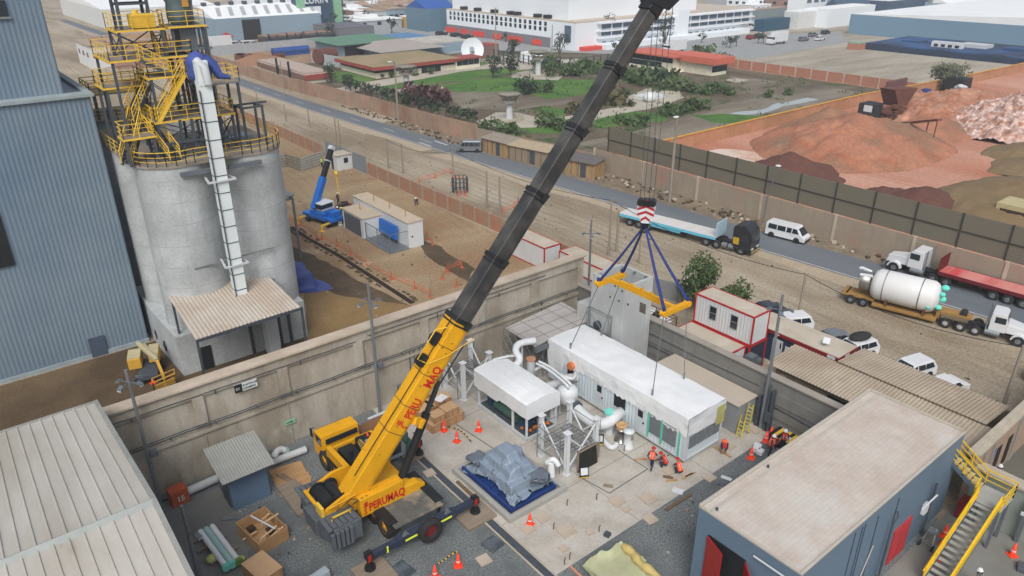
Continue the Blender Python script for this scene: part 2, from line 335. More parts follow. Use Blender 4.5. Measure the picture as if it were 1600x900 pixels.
# clay yard, back lots, park
clay = mat('clay_soil', (198, 144, 120), k=.8, var=.1, sc=.12, c2=(184, 118, 90), stretch=(1, .35, 1), c3=(206, 158, 136), sc3=.05, rot=.4, bump=.4, bsc=2, rough=.95, grain=(1.5, .14), tracks=.35)
sheet('clay_yard', [(80, -80), (420, -80), (420, 79), (96, 79), (82, 79)], .02, clay)
grey = mat('grey_soil', (126, 115, 99), var=.12, sc=.2, c2=(100, 89, 73), stretch=(.4, 1.4, 1), c3=(148, 139, 123), sc3=.06, rough=.95, grain=(2, .18))
weeds = mat('weedy_soil', (98, 86, 68), k=.85, var=.2, sc=.25, c2=(118, 108, 90), c3=(66, 84, 44), sc3=.11, fac3=(.52, .6), rough=.95, grain=(1.2, .35))
grass = mat('lawn', (78, 122, 44), k=.8, var=.18, sc=.5, c2=(66, 104, 42), c3=(100, 130, 60), sc3=.07, rough=.95, grain=(1.5, .25))
sheet('back_lot', [(183, 40), (420, 40), (420, 600), (183, 160)], .008, mat('dry_lot', (176, 166, 148), var=.14, sc=.2, c2=(156, 145, 127), stretch=(.3, 1.6, 1), c3=(190, 182, 166), sc3=.05, rough=.95, rot=-.25, grain=(1, .14), tracks=.5))
sheet('waste_ground', [(81, 79.5), (182.5, 79.5), (182.5, 215), (76, 215), (75, 112), (78, 100)], .008, weeds)
sheet('grey_ground', jit([G(1140, 118), G(1230, 128), G(1420, 155), G(1200, 192), G(1040, 235), G(960, 240), G(900, 225), G(1010, 200), G(1100, 170), G(1180, 150)], 4, 1.5, 8), .012, grey)
sheet('grey_ground', jit([G(690, 145), G(760, 140), G(880, 145), G(900, 160), G(800, 172), G(720, 168)], 4, 1.5, 9), .012, grey)
sheet('grey_ground', jit([G(640, 240), G(760, 215), G(990, 255), G(970, 270), G(860, 245)], 3, .8, 2), .0145, mat('verge2', (150, 136, 116), var=.15, sc=.5, rough=.95))
for q, z in (([(515, 113), (545, 113), (590, 122), (560, 135), (530, 128)], 1), ([(562, 133), (620, 120), (720, 110), (790, 100), (822, 110), (790, 118), (690, 130), (600, 140)], 2), ([(675, 135), (760, 122), (850, 118), (880, 124), (965, 125), (940, 145), (860, 155), (830, 148), (790, 143), (720, 145)], 3),
             ([(745, 98), (765, 98), (780, 104), (750, 108), (742, 104)], 1), ([(965, 100), (1000, 112), (1060, 118), (1045, 130), (980, 128), (930, 118)], 4), ([(930, 100), (880, 98), (850, 95), (990, 95)], 6), ([(920, 178), (970, 172), (1050, 180), (1040, 190), (980, 196), (930, 200)], 7), ([(1080, 180), (1130, 178), (1190, 182), (1170, 192), (1110, 192)], 8), ([(850, 165), (890, 172), (880, 182), (840, 178)], 3), ([(805, 185), (850, 190), (920, 200), (880, 210), (830, 208), (800, 200)], 4)):
    sheet('lawn', jit([G(*p) for p in q], 2.5, 1.2, z), .016 + z * .0005, grass)
plaza = mat('pale_paving', (196, 188, 172), var=.07, sc=.6, c2=(182, 173, 157), rough=.9)
for q in ([(800, 115), (840, 108), (880, 118), (872, 125), (830, 124), (800, 121)], [(745, 190), (775, 176), (810, 176), (850, 186), (900, 180), (960, 168), (985, 150), (1010, 138), (1060, 140), (1068, 152), (1040, 165), (960, 180), (890, 196), (830, 200), (760, 200)],
          [(668, 140), (690, 135), (700, 143), (660, 148), (640, 146), (625, 142)], [(520, 140), (560, 130), (720, 106), (780, 98), (730, 95), (790, 88), (830, 92), (905, 92), (900, 100), (850, 106), (810, 110), (800, 104), (720, 112), (580, 138), (545, 145)]):
    sheet('paved_walk', jit([G(*p) for p in q], 3, .5, 5), .026, plaza)
sheet('back_road', [G(700, 85), G(760, 78), G(1180, 92), G(1300, 70), G(1330, 66), G(1310, 50), G(1000, 60), G(600, 40), G(560, 55)], .03, mat('pale_road', (160, 162, 162), var=.08, sc=.3, rough=.9))
sheet('back_yard', [G(330, 45), G(560, 45), G(560, 95), G(430, 100), G(380, 92), G(340, 75)], .024, mat('yard_soil2', (168, 140, 112), var=.15, sc=.3, c2=(150, 124, 98), rough=.95))
sheet('stream', jit([G(1140, 178), G(1160, 174), G(1190, 172), G(1215, 162), G(1262, 152), G(1280, 156), G(1230, 166), G(1195, 176), G(1165, 180)], 2, .8, 2), .03, mat('milky_water', (176, 184, 186), var=.05, rough=.25))
sheet('white_dust', jit([G(1085, 240), G(1120, 232), G(1190, 238), G(1215, 250), G(1200, 262), G(1150, 258), G(1110, 250)], 1.5, 1.5, 3), .026, mat('white_dust', (226, 208, 196), var=.12, sc=.5, c2=(214, 170, 146), rough=.95))
sheet('concrete_pad', GP((1130, 125), (1150, 122), (1172, 125), (1150, 129)), .03, plaza)
# ---------------- the yard: walls, sheds, buildings ----------------
def rail(b, pts, h=1.05, step=1.4, r=.03, toe=True, closed=False):
    pts = [Vector(p) for p in pts]
    if closed: pts.append(pts[0])
    for a, c in zip(pts, pts[1:]):
        n = max(1, round((c - a).length / step)); up = Vector((0, 0, h))
        for i in range(n + 1): p = a.lerp(c, i / n); b.bar(p, p + up, r * 2)
        for f in (1, .66, .33): b.bar(a + up * f, c + up * f, r * 2 if f == 1 else r * 1.4)
        if toe: b.bar(a + Vector((0, 0, .1)), c + Vector((0, 0, .1)), .02, .15)
T = thing('precast_wall', 'tall beige precast concrete wall with recessed panels crossing behind the yellow crane', 'wall', (22, 43.5, 0))
b = MB(T); px = [3.2, 8.9, 14.5, 20.2, 25.8, 31.3, 36.9, 42.2]
b.box(2.6, 43.35, 0, 42.6, 43.75, 6.9)
b.box(2.6, 43.2, 0, 42.6, 43.36, 3.55); b.box(2.6, 43.17, 6.0, 42.6, 43.37, 6.9)
b.box(2.6, 43.05, 3.35, 42.6, 43.34, 3.6)
for x in px: b.box(x - .36, 43.14, 3.55, x + .36, 43.38, 6.05); b.box(x - .05, 43.12, 0, x + .05, 43.3, 3.34)
b.build('wall_panel', conc, bevel=.02)
b = MB(T); b.box(2.6, 42.95, 6.9, 42.7, 43.95, 7.08); b.build('cap', capm, bevel=.03)
b = MB(T)
for y, z in ((42.98, 3.95), (42.9, 4.02), (43.0, 4.1)): b.tube([(x, y, z + .03 * math.sin(x)) for x in np.arange(2.8, 42.5, 1)], .035, 5)
b.tube([(x, 43.12, 6.2 + .02 * math.sin(x * 2)) for x in np.arange(3, 20.5, 1)], .03, 5); b.tube([(x, 43.12, 6.35) for x in (21, 30, 38)], .03, 5)
for x in np.arange(4, 42, 2.8): b.box(x, 42.85, 3.88, x + .06, 43.2, 3.93)
for x in (5, 10, 15.8, 21.3, 27, 33): b.tube([(x, 43.1, 6.2), (x, 43.1, 5.9)], .04, 5)
for x, z0 in ((24.3, 1.2), (24.7, 0), (25.2, .4), (37.6, 0)): b.tube([(x, 43.1, z0), (x, 43.1, 3.9)], .04, 5)
b.build('cable_run', dsteel)
# signs on the wall
def sign(name, label, px0, px1, ztop, zbot, m_, y=43.1, cat='sign'):
    T = thing(name, label, cat, ((px0 + px1) / 2, y, zbot)); b = MB(T); b.box(px0, y - .03, zbot, px1, y, ztop); b.build('board', m_); return T
p0 = OY(364, 598, 43.1); p1 = OY(399, 590, 43.1)
T = sign('plant_sign', 'white and black plant name sign high on the precast wall', p0.x, p1.x + .05, 6.35 - .3, 5.45, whitep)
b = MB(T); b.box(p0.x, 43.04, 5.45, p0.x + .5, 43.069, 6.05); b.build('logo_panel', black)
text('PLANTA DE', T, (p0.x + .56, 43.06, 5.8), (1, 0, 0), (0, 0, 1), .19, mat('sign_green', (30, 70, 50)), 'lettering', squeeze=.95)
text('OXIGENO', T, (p0.x + .56, 43.06, 5.55), (1, 0, 0), (0, 0, 1), .19, mat('sign_green', (30, 70, 50)), 'lettering', squeeze=.95)
text('C·I', T, (p0.x + .07, 43.03, 5.66), (1, 0, 0), (0, 0, 1), .25, whitep, 'emblem', squeeze=.8)
gg = mat('exit_green', (150, 205, 170), var=.03)
T = sign('exit_sign', 'small pale green exit sign low on the precast wall beside the crane cab', 14.05, 14.85, 1.95, 1.6, gg)
b = MB(T); b.prof([(-.25, -.03), (.05, -.03), (.05, -.09), (.22, 0), (.05, .09), (.05, .03), (-.25, .03)], (14.45, 43.06, 1.77), (1, 0, 0), (0, 0, 1), (0, -.012, 0)); b.build('arrow', mat('arrow_green', (30, 90, 60)))
# cross wall on the right
T = thing('yard_wall', 'grey concrete wall running along the right edge of the yard below the red framed offices', 'wall', (42.2, 26, 0))
b = MB(T); b.box(42, 17.5, 0, 42.35, 43.3, 4.25)
for z in (.05, 1.2, 2.3): b.box(41.93, 17.5, z, 42.02, 43, z + .75 if z < 2 else z + .9)
b.build('wall_panel', mat('grey_wall', (128, 127, 122), k=.85, var=.1, sc=1, stain=.35, rough=.9)); b = MB(T); b.box(41.85, 17.5, 4.25, 42.5, 43.3, 4.35); b.build('cap', mat('cap_grey', (165, 158, 147)))
b = MB(T); b.tube([(41.9, 43, 2.1), (41.9, 34, 2.0), (41.9, 24, 2.15), (41.9, 18, 1.9)], .05, 5); b.tube([(41.88, 36, 3.1), (41.88, 30, 3.0), (41.88, 24, 3.2)], .03, 5); b.build('cable_run', dsteel)
# near left warehouse roof
T = thing('warehouse', 'big warehouse with a pale ribbed sheet roof in the lower left corner', 'warehouse', (-8, 30, 0))
X1 = 3.45; RY = 29.3; RZ = 10.15; EY = 42.6; EZ = 8.3
roofm = mat('pale_roof', (196, 192, 184), k=.8, var=.08, sc=.5, c2=(180, 174, 162), c3=(150, 144, 134), sc3=.9, fac3=(.66, .78), stretch=(1.2, .3, 1), rough=.6)
b = MB(T); b.corr((-28, RY, RZ), (X1, RY, RZ), (X1, EY, EZ), (-28, EY, EZ), .55, .06, .03, 2); b.corr((-28, 12, 8.05), (X1, 12, 8.05), (X1, RY, RZ), (-28, RY, RZ), .55, .06, .03, 2); b.build('roof', roofm)
b = MB(T); b.prof([(-.3, -.07), (0, .13), (.3, -.07)], (-28, RY, RZ + .02), (0, 1, 0), (0, 0, 1), (X1 + 28, 0, 0)); b.build('ridge_cap', mat('ridge', (170, 176, 172), rough=.5))
b = MB(T)
b.bar((X1, RY, RZ), (X1, EY, EZ), .2, .28); b.bar((X1, 12, 8.05), (X1, RY, RZ), .2, .28); b.bar((-28, EY + .05, EZ - .05), (X1, EY + .05, EZ - .05), .18, .2); b.build('verge_trim', mat('trim', (158, 160, 156)))
b = MB(T); b.prism(rect(-28, 12.4, 3.2, 42.3), 0, 8.0); b.prof([(12.4, 7.9), (RY, 9.95), (42.3, 8.1), (42.3, 7.9)], (3.2, 0, 0), (0, 1, 0), (0, 0, 1), (-.2, 0, 0)); b.build('wall', mat('warehouse_wall', (150, 152, 150), stain=.3))
# pump shed
T = thing('pump_shed', 'small blue grey shed with a corrugated lean-to roof beside the concrete wall', 'shed', (10, 39.9, 0))
blue = mat('shed_blue', (98, 122, 146), k=.85, var=.05, sc=.5, rough=.6)
b = MB(T); b.box(8.7, 38.75, 0, 11.05, 41.4, 2.55); b.build('wall', blue)
b = MB(T); b.corr((8.1, 37.75, 3.0), (11.35, 37.75, 3.0), (11.55, 41.6, 3.25), (8.25, 41.6, 3.25), .17, .035, .015); b.build('roof', mat('shed_roof', (168, 168, 163), k=.85, var=.08, sc=1, rough=.5, metal=.2))
b = MB(T); b.box(8.62, 39.2, .05, 8.7, 40.4, 2.2); b.build('door', dsteel)
# tall blue plant hall
T = thing('plant_hall', 'tall blue grey corrugated industrial hall filling the upper left', 'factory building', (-10, 75, 0))
hallm = mat('hall_blue', (102, 122, 140), k=.9, var=.06, sc=.15, c3=(122, 138, 150), sc3=.04, rough=.5, stain=.1)
b = MB(T); b.corr((-60, 65.2, .3), (10.5, 65.2, .3), (10.5, 65.2, 21.6), (-60, 65.2, 21.6), .33, .025, .02, True); b.corr((10.5, 65.2, .3), (10.5, 98, .3), (10.5, 98, 21.6), (10.5, 65.2, 21.6), .42, .07, .02, True)
b.box(-60, 65.3, 0, 10.4, 98, 21.5)
b.corr((-60, 66.4, 21.7), (9.0, 66.4, 21.7), (9.0, 66.4, 45), (-60, 66.4, 45), .33, .025, .02, True); b.box(-60, 66.5, 21.5, 8.95, 98, 45)
b.corr((9.0, 66.4, 21.7), (9.0, 98, 21.7), (9.0, 98, 45), (9.0, 66.4, 45), .42, .07, .02, True); b.build('wall', hallm)
b = MB(T); b.box(-60, 64.95, 21.5, 10.8, 66.5, 21.72); b.box(10.3, 66, 21.45, 10.8, 98, 21.75); b.box(-60, 65.05, .0, 10.55, 65.3, .35); b.build('ledge', mat('ledge', (160, 172, 176)))
b = MB(T); b.box(5.95, 65.02, 0, 7.2, 65.3, 1.8); b.build('door', mat('hall_door', (78, 92, 110)))
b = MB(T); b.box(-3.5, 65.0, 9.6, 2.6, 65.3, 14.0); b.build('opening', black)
b = MB(T); b.box(4, 66.25, 27.4, 6.8, 66.5, 28.5); b.build('window', glass); b = MB(T); b.box(3.9, 66.2, 27.25, 6.95, 66.48, 27.4); b.build('window_sill', galv)
# blue control building, lower right
T = thing('control_building', 'blue grey block building with a pale flat roof in the lower right', 'building', (34, 14, 0))
x0, x1, y0, y1, z = 25.75, 43.0, 11.2, 17.05, 5.85
cbm = mat('control_blue', (104, 124, 142), k=.85, var=.05, sc=.3, rough=.6, c3=(96, 116, 134), sc3=.15)
b = MB(T); b.box(x0 + .02, y0 + .02, 0, x1 - .02, y1 - .02, z); b.build('wall', cbm)
b = MB(T); b.box(x0 + .1, y0 + .1, z, x1 - .1, y1 - .1, z + .05)
b.build('roof', mat('brick_roof', (200, 191, 180), k=.88, var=.05, sc=1.2, c2=(190, 176, 164), c3=(202, 197, 190), sc3=.25, rough=.9, brick=(.5, .25, .012, .84)))
b = MB(T); b.box(x0, y1 - .16, z, x1, y1, z + .22); b.box(x0, y0, z, x1, y0 + .14, z + .12); b.box(x0, y0 + .15, z, x0 + .14, y1 - .17, z + .12); b.box(x1 - .12, y0 + .15, z, x1, y1 - .17, z + .2); b.box(x0 + .2, y1 - .75, z + .051, x1 - .2, y1 - .55, z + .09)
b.build('parapet', mat('parapet', (196, 188, 176), var=.08, sc=1, rough=.8), bevel=.015)
for px, py in ((1120, 797), (1200, 730)):
    p = G(px, py, z + .07); b = MB(T); b.cyl(p, p + Vector((0, 0, .14)), .07); b.build('vent_pipe', dsteel)
red = mat('door_red', (160, 28, 30), k=.9, var=.06, rough=.45)
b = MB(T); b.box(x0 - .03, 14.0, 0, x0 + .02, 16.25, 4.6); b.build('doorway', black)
b = MB(T); b.bar((x0 - .06, 16.25, 2.3), (x0 - .55, 15.0, 2.3), .07, 4.5); o = b.build('door', red)
b = MB(T); b.bar((x0 - .06, 14.0, 2.3), (x0 - .75, 13.2, 2.3), .07, 4.5); b.build('door', red)
b = MB(T); b.bar((x0 - .36, 15.6, 2.15), (x0 - .36, 15.6, 2.4), .08, .1); b.build('door_handle', black)
b = MB(T); b.bar((x0 - .12, 13.6, 5.3), (x0 - .12, 11.9, 5.3), .07, .06); b.build('strip_light', whitep)
b = MB(T)
for xx in (30.6, 31.3, 31.6, 33.0, 35.2): b.box(xx, y0 - .02, .5, xx + .05, y0 + .03, z - .3 if xx < 33 else z - .6)
b.build('wall_joint', mat('joint_blue', (70, 88, 104)))
b = MB(T); b.tube([(34.6, y0 - .25, 0), (34.6, y0 - .25, 4.0), (34.9, y0 - .3, 4.35), (35.2, y0 - .1, 4.4)], .06, 6); b.build('downpipe', dsteel); b = MB(T); b.tube([(39.9, y0 - .2, 0), (39.9, y0 - .2, 3.9)], .07, 6); b.build('downpipe', dsteel)
for i in range(2):
    b = MB(T); b.box(35.9 + i * 1.05, y0 - .05, 0, 36.9 + i * 1.05, y0 + .03, 2.5); b.build('door', mat('door_red_dull', (176, 52, 56), k=.9))
b = MB(T); b.bar((38.3, y0 - .3, 2.95), (40.2, y0 - .3, 2.95), .08, .06); b.box(39.2, y0 - .2, 1.9, 39.7, y0, 2.6); b.build('strip_light', whitep)
b = MB(T); b.bar((32.3, y0 - .06, .9), (33.2, y0 - .06, 3.2), .05, .05); b.build('conduit', mat('pale_conduit', (190, 190, 180)))
# grey flat-roofed block by the wall
T = thing('equipment_block', 'long low grey block with pale flat top between white module and yard wall', 'building', (40.7, 28, 0))
b = MB(T); b.box(39.6, 24.1, 0, 41.75, 31.6, 2.35); b.build('wall', mat('block_grey', (142, 145, 147), k=.9, var=.05, sc=.5, stain=.15)); b = MB(T); b.box(39.5, 24.0, 2.35, 41.8, 31.7, 2.43); b.build('roof', mat('block_top', (200, 188, 172), var=.06, sc=.5))
# white concrete silencer tower
tw = mat('tower_white', (192, 194, 193), k=.82, var=.08, sc=.8, stain=.2, rough=.8)
T = thing('concrete_tower', 'open topped pale concrete tower standing behind the white module', 'tower', (40.2, 36, 0))
a0, a1, c0, c1, hh = 38.55, 41.8, 34.5, 38.0, 8.15
b = MB(T); w_ = .22
b.prof([(c0, 0), (c1 + .45, 0), (c1, hh), (c0, hh)], (a0, 0, 0), (0, 1, 0), (0, 0, 1), (w_, 0, 0)); b.prof([(c0, 0), (c1 + .45, 0), (c1, hh), (c0, hh)], (a1 - w_, 0, 0), (0, 1, 0), (0, 0, 1), (w_, 0, 0))
b.box(a0 + w_, c0 + .002, 0, a1 - w_, c0 + w_, hh - .001); b.box(a0 + w_, c1 - w_, 0, a1 - w_, c1 - .002, hh - .001); b.build('wall', tw, bevel=.015)
b = MB(T); b.box(a0 + .23, c0 + .23, 5.2, a1 - .23, c1 - .23, 5.3); b.build('floor', mat('tower_in', (170, 172, 172)))
b = MB(T); b.box(a0 + .3, c1 - .9, 5.3, a0 + .5, c1 - .7, 8.6); b.build('post', tw)
b = MB(T); b.box(38.7, 38.46, 0, 41.4, 39.8, 4.9); b.build('annexe', tw)
q = OX(1004, 482, a0 - .01); b = MB(T); b.box(a0 - .02, q.y - .3, q.z - .38, a0 + .02, q.y + .3, q.z + .42); b.build('hatch', mat('hatch', (110, 104, 96)))
for px, py in ((961, 447), (953, 464), (981, 476), (967, 470), (972, 455)):
    q = OX(px, py, a0 - .01); b = MB(T); b.cyl(q, q + Vector((.03, 0, 0)), .09, n=8); b.build('lifting_hole', black)
q = OX(935, 507, a0 - .01); b = MB(T); b.cyl(q - Vector((.25, 0, 0)), q + Vector((.03, 0, 0)), .36, n=14); b.build('port', dsteel)
for y in (35.0, 36.2, 37.4): b = MB(T); b.cyl((a1 - .2, y, hh - .1), (a1 - .5, y, hh - .1), .08, n=8); b.build('lifting_eye', galv)
# scaffolding by the tower
def scaffold(name, label, x0, x1, y0, y1, z1, nx, ny, nz, deck=None, cat='scaffold', top=0):
    T = thing(name, label, cat, ((x0 + x1) / 2, (y0 + y1) / 2, 0)); b = MB(T)
    for i in range(nx + 1):
        for j in range(ny + 1):
            x = x0 + (x1 - x0) * i / nx; y = y0 + (y1 - y0) * j / ny; b.cyl((x, y, .016), (x, y, z1 + top), .035, n=6)
    b.build('standard', galv); b = MB(T)
    for k in range(1, nz + 1):
        z = z1 * k / nz
        for i in range(nx + 1): x = x0 + (x1 - x0) * i / nx; b.cyl((x, y0, z), (x, y1, z), .03, n=5)
        for j in range(ny + 1): y = y0 + (y1 - y0) * j / ny; b.cyl((x0, y, z + .06), (x1, y, z + .06), .03, n=5)
    b.build('ledger', galv); b = MB(T)
    for i in range(nx):
        xa = x0 + (x1 - x0) * i / nx; xb = x0 + (x1 - x0) * (i + 1) / nx
        for k in range(nz): b.cyl((xa, y0 - .04, z1 * k / nz), (xb, y0 - .04, z1 * (k + 1) / nz), .025, n=5)
    for j in range(ny):
        ya = y0 + (y1 - y0) * j / ny; yb = y0 + (y1 - y0) * (j + 1) / ny
        for k in range(nz): b.cyl((x0 - .04, ya, z1 * k / nz), (x0 - .04, yb, z1 * (k + 1) / nz), .025, n=5)
    b.build('brace', galv); return T
T = scaffold('scaffold', 'scaffold supported deck of pale boards tight against the precast wall corner', 32.9, 39.2, 38.6, 42.4, 3.3, 6, 3, 3)
bm_ = mat('deck_board', (198, 194, 190), var=.08, sc=.8, c2=(182, 177, 172), rough=.85, brick=(1.55, 1.28, .04, .45, (0, 0, 0), 0))
b = MB(T); b.prism([(32.7, 38.2), (39.4, 38.75), (39.6, 42.75), (32.8, 42.0)], 3.38, 3.5); b.build('deck', bm_); b = MB(T); b.box(32.6, 37.9, 3.0, 39.4, 38.15, 3.4); b.build('edge_beam', steel)
T = scaffold('scaffold', 'short scaffold frame standing in front of the concrete tower', 38.1, 38.45, 35.6, 38.0, 5.2, 1, 1, 3)
# ---------------- the lifted module ----------------
T = thing('module_building', 'long white wrapped modular equipment room hanging just above the pad from the crane', 'modular building', (36, 31, .3))
mx0, mx1, my0, my1, mz0, mz1 = 34.0, 37.85, 24.1, 38.0, .28, 3.75
wp = mat('module_panel', (196, 208, 214), k=.95, var=.04, sc=.6, rough=.5)
wrap = mat('wrap_white', (232, 234, 234), k=.9, var=.05, sc=.5, rough=.35, bump=.5, bsc=2.5, c2=(222, 225, 226), spec=.5)
b = MB(T); b.box(mx0 + .05, my0 + .05, mz0 + .15, mx1 - .05, my1 - .05, mz1 - .1)
b.corr((mx0 + .03, my1 - .1, mz0 + .15), (mx0 + .03, my0 + .1, mz0 + .15), (mx0 + .03, my0 + .1, mz1 - .2), (mx0 + .03, my1 - .1, mz1 - .2), .3, .025, .01, True); b.build('wall', wp)
b = MB(T); b.box(mx0, my0, mz0, mx1, my1, mz0 + .16)
for x in (mx0 + .12, mx1 - .12):
    for y in (my0 + .12, my1 - .12): b.box(x - .13, y - .13, mz0 + .16, x + .13, y + .13, mz1 - .3)
b.build('frame', mat('module_frame', (214, 220, 224)), bevel=.01)
b = MB(T); N = 60; vs = []; fs = []   # wrapping sheet draped over roof and upper walls
def drape(x, y, z, t): return Vector((x, y, z)) + Vector(mnoise.noise_vector(Vector((x * 1.1, y * 1.1, z * 1.6)))) * t
loop = [(mx0 - .03, 0), (mx0 - .04, .5), (mx0 - .04, 1.0), (mx0 - .04, 1.15)]
rows = []
for i in range(N + 1):
    y = my0 - .04 + (my1 - my0 + .08) * i / N; dz = 1.25 + .25 * mnoise.noise(Vector((y * .35, 2, 0))) + (.15 if i % 2 else 0) + (1.0 if y > 36.3 else 0) + (.2 if y < 26 else 0)
    q = []
    for f in (1, .66, .33): q.append(drape(mx0 - .07, y, mz1 - dz * f, .07))
    for k in range(9):
        u = k / 8; q.append(Vector((mx0 - .04 + (mx1 - mx0 + .08) * u, y, mz1 + .05 * math.sin(math.pi * u) + .05 * mnoise.noise(Vector((u * 5, y * .8, 1))))))
    for f in (.4, .9): q.append(drape(mx1 + .07, y, mz1 - f, .06))
    rows.append(q)
w = len(rows[0]); b.add([p for q in rows for p in q], [(i * w + j, (i + 1) * w + j, (i + 1) * w + j + 1, i * w + j + 1) for i in range(N) for j in range(w - 1)])
q = []; M2 = 12   # front flap
for i in range(M2 + 1):
    u = i / M2; x = mx0 - .05 + (mx1 - mx0 + .1) * u; ln_ = 1.35 if u < .55 else 1.35 + .5 * (u - .55) * 2
    if u > .93: ln_ = .7
    for f in (0, .33, .66, 1): q.append(drape(x, my0 - .09, mz1 + (.08 * math.sin(math.pi * u) if f == 0 else 0) - ln_ * f, .06))
b.add(q, [(i * 4 + j, i * 4 + j + 1, (i + 1) * 4 + j + 1, (i + 1) * 4 + j) for i in range(M2) for j in range(3)])
q = []
for i in range(M2 + 1):
    u = i / M2; x = mx0 - .05 + (mx1 - mx0 + .1) * u
    for f in (0, .5, 1): q.append(drape(x, my1 + .08, mz1 - 2 * f + (.08 * math.sin(math.pi * u) if f == 0 else 0), .05))
b.add(q, [(i * 3 + j, (i + 1) * 3 + j, (i + 1) * 3 + j + 1, i * 3 + j + 1) for i in range(M2) for j in range(2)], True)
b.build('wrapping', wrap)
b = MB(T); q = [drape(mx0 + 2.9 + .9 * u, my0 - .14, mz1 - .25 - 1.5 * v, .05) for u in (0, .5, 1) for v in (0, .5, 1)]
b.add(q, [(i * 3 + j, i * 3 + j + 1, (i + 1) * 3 + j + 1, (i + 1) * 3 + j) for i in range(2) for j in range(2)], True); b.build('torn_flap', mat('yellow_insulation', (196, 192, 120), var=.15, sc=2))
def mdoor(y, w=.95):
    b = MB(T); b.box(mx0 - .02, y, mz0 + .2, mx0 + .05, y + w, mz0 + 2.25); d = b.build('door', mat('door_white', (214, 222, 226)))
    b = MB(T); b.box(mx0 - .04, y + .25, mz0 + 1.45, mx0 - .015, y + .7, mz0 + 2.0); o = b.build('door_window', glass, T); 
    b = MB(T); b.box(mx0 - .08, y + .08, mz0 + 1.05, mx0 - .02, y + .2, mz0 + 1.15); b.build('door_handle', black)
mdoor(OX(940, 600, mx0).y - .3); mdoor(OX(1003, 650, mx0).y - .35)
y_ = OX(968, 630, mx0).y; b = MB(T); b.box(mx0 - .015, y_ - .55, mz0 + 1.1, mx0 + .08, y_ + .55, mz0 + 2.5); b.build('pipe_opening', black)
tealm = mat('protective_film', (96, 190, 160), k=.9, var=.1)
for y, w in ((OX(1025, 665, mx0).y, 1.15), (OX(1046, 680, mx0).y, 1.15)):
    b = MB(T); b.box(mx0 - .03, y - w / 2, mz0 + .75, mx0 + .03, y + w / 2, mz0 + 2.2); wd = b.build('window', mat('window_grey', (128, 136, 142), rough=.3))
    b = MB(T)
    for k in range(9): b.box(mx0 - .06, y - w / 2 + .08, mz0 + .85 + k * .145, mx0 - .03, y + w / 2 - .08, mz0 + .89 + k * .145)
    b.box(mx0 - .07, y - w / 2, mz0 + .72, mx0 - .03, y + w / 2, mz0 + .8); b.box(mx0 - .07, y - w / 2, mz0 + 2.15, mx0 - .03, y + w / 2, mz0 + 2.22)
    b.build('louvre', galv)
    b = MB(T); b.box(mx0 - .08, y + w / 2, mz0 + .3, mx0 - .02, y + w / 2 + .16, mz0 + 2.3); b.build('film_strip', tealm)
b = MB(T); b.box(mx0 - .08, my0 + .5, mz0 + .2, mx0 - .02, my0 + .62, mz0 + 2.3); b.build('film_strip', tealm)
for i in range(4):
    x = mx0 + .35 + i * .84; b = MB(T); b.box(x, my0 - .02, mz0 + .9, x + .74, my0 + .03, mz0 + 1.85); b.build('window', mat('window_grey', (128, 136, 142), rough=.3))
    b = MB(T)
    for k in range(6): b.box(x + .04, my0 - .05, mz0 + .96 + k * .15, x + .7, my0 - .02, mz0 + 1.0 + k * .15)
    b.build('louvre', galv)
b = MB(T); yy = OX(895, 578, mx0).y; b.cyl((mx0 - .05, yy, mz0 + 2.4), (mx0 - .35, yy, mz0 + 2.4), .32, n=14); b.build('pipe_flange', mat('orange_cap', (220, 130, 84)))
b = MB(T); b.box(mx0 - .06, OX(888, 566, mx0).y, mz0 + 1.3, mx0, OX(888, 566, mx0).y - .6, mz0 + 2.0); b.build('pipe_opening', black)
# spreader frame, slings, hook block
sp = thing('spreader_beam', 'yellow H shaped lifting spreader frame hanging level above the white module', 'lifting beam', (35.6, 30.4, 10.1))
sz = 10.1; E0 = G(952, 437, sz); E1 = G(1045, 487, sz); ex = (E0.x + E1.x) / 2; E0.x = E1.x = 35.3
b = MB(sp); b.bar((35.6, E0.y, sz), (35.6, E1.y, sz), .28, .34); b.bar((35.6, E0.y - 1, sz + .24), (35.6, E1.y + 1, sz + .24), .2, .1); b.build('main_beam', yel, bevel=.02)
ends = []
for y in (E0.y, E1.y):
    b = MB(sp); b.bar((34.3, y, sz), (36.9, y, sz), .36, .36); b.build('end_beam', yel, bevel=.03)
    for x in (34.4, 36.8):
        b = MB(sp); b.cyl((x, y - .2, sz + .02), (x, y + .2, sz + .02), .22, n=12); b.build('sling_lug', yel); ends.append((x, y))
b = MB(sp)
for t in (.35, .5, .65): y = E0.y + (E1.y - E0.y) * t; b.box(35.5, y - .06, sz + .28, 35.7, y + .06, sz + .42)
b.build('lug', yel)
HK = (35.5, 30.4)
slb = mat('sling_blue', (44, 54, 112), k=1, var=.15, sc=3, rough=.8)
hz = 15.1
ii = 0
for (x, y), nm in zip(ends, ('nearest the precast wall, left leg', 'nearest the precast wall, right leg', 'over the module front, left leg', 'over the module front, right leg')):
    b = MB(); p = Vector((x, y, sz + .15)); q = Vector((HK[0], HK[1], hz)); mid = p.lerp(q, .5) + Vector((0, 0, -.1)); b.tube([p, mid, q], .075, 6); b.tube([p + Vector((.16, 0, 0)), mid + Vector((.1, 0, 0)), q], .06, 6); b.cyl(p - Vector((0, 0, .15)), p + Vector((0, 0, .3)), .11, n=8)
    solo('lifting_sling', b, slb, 'dark blue textile sling from hook to spreader, ' + nm, 'sling', 'blue slings between the hook and the spreader')
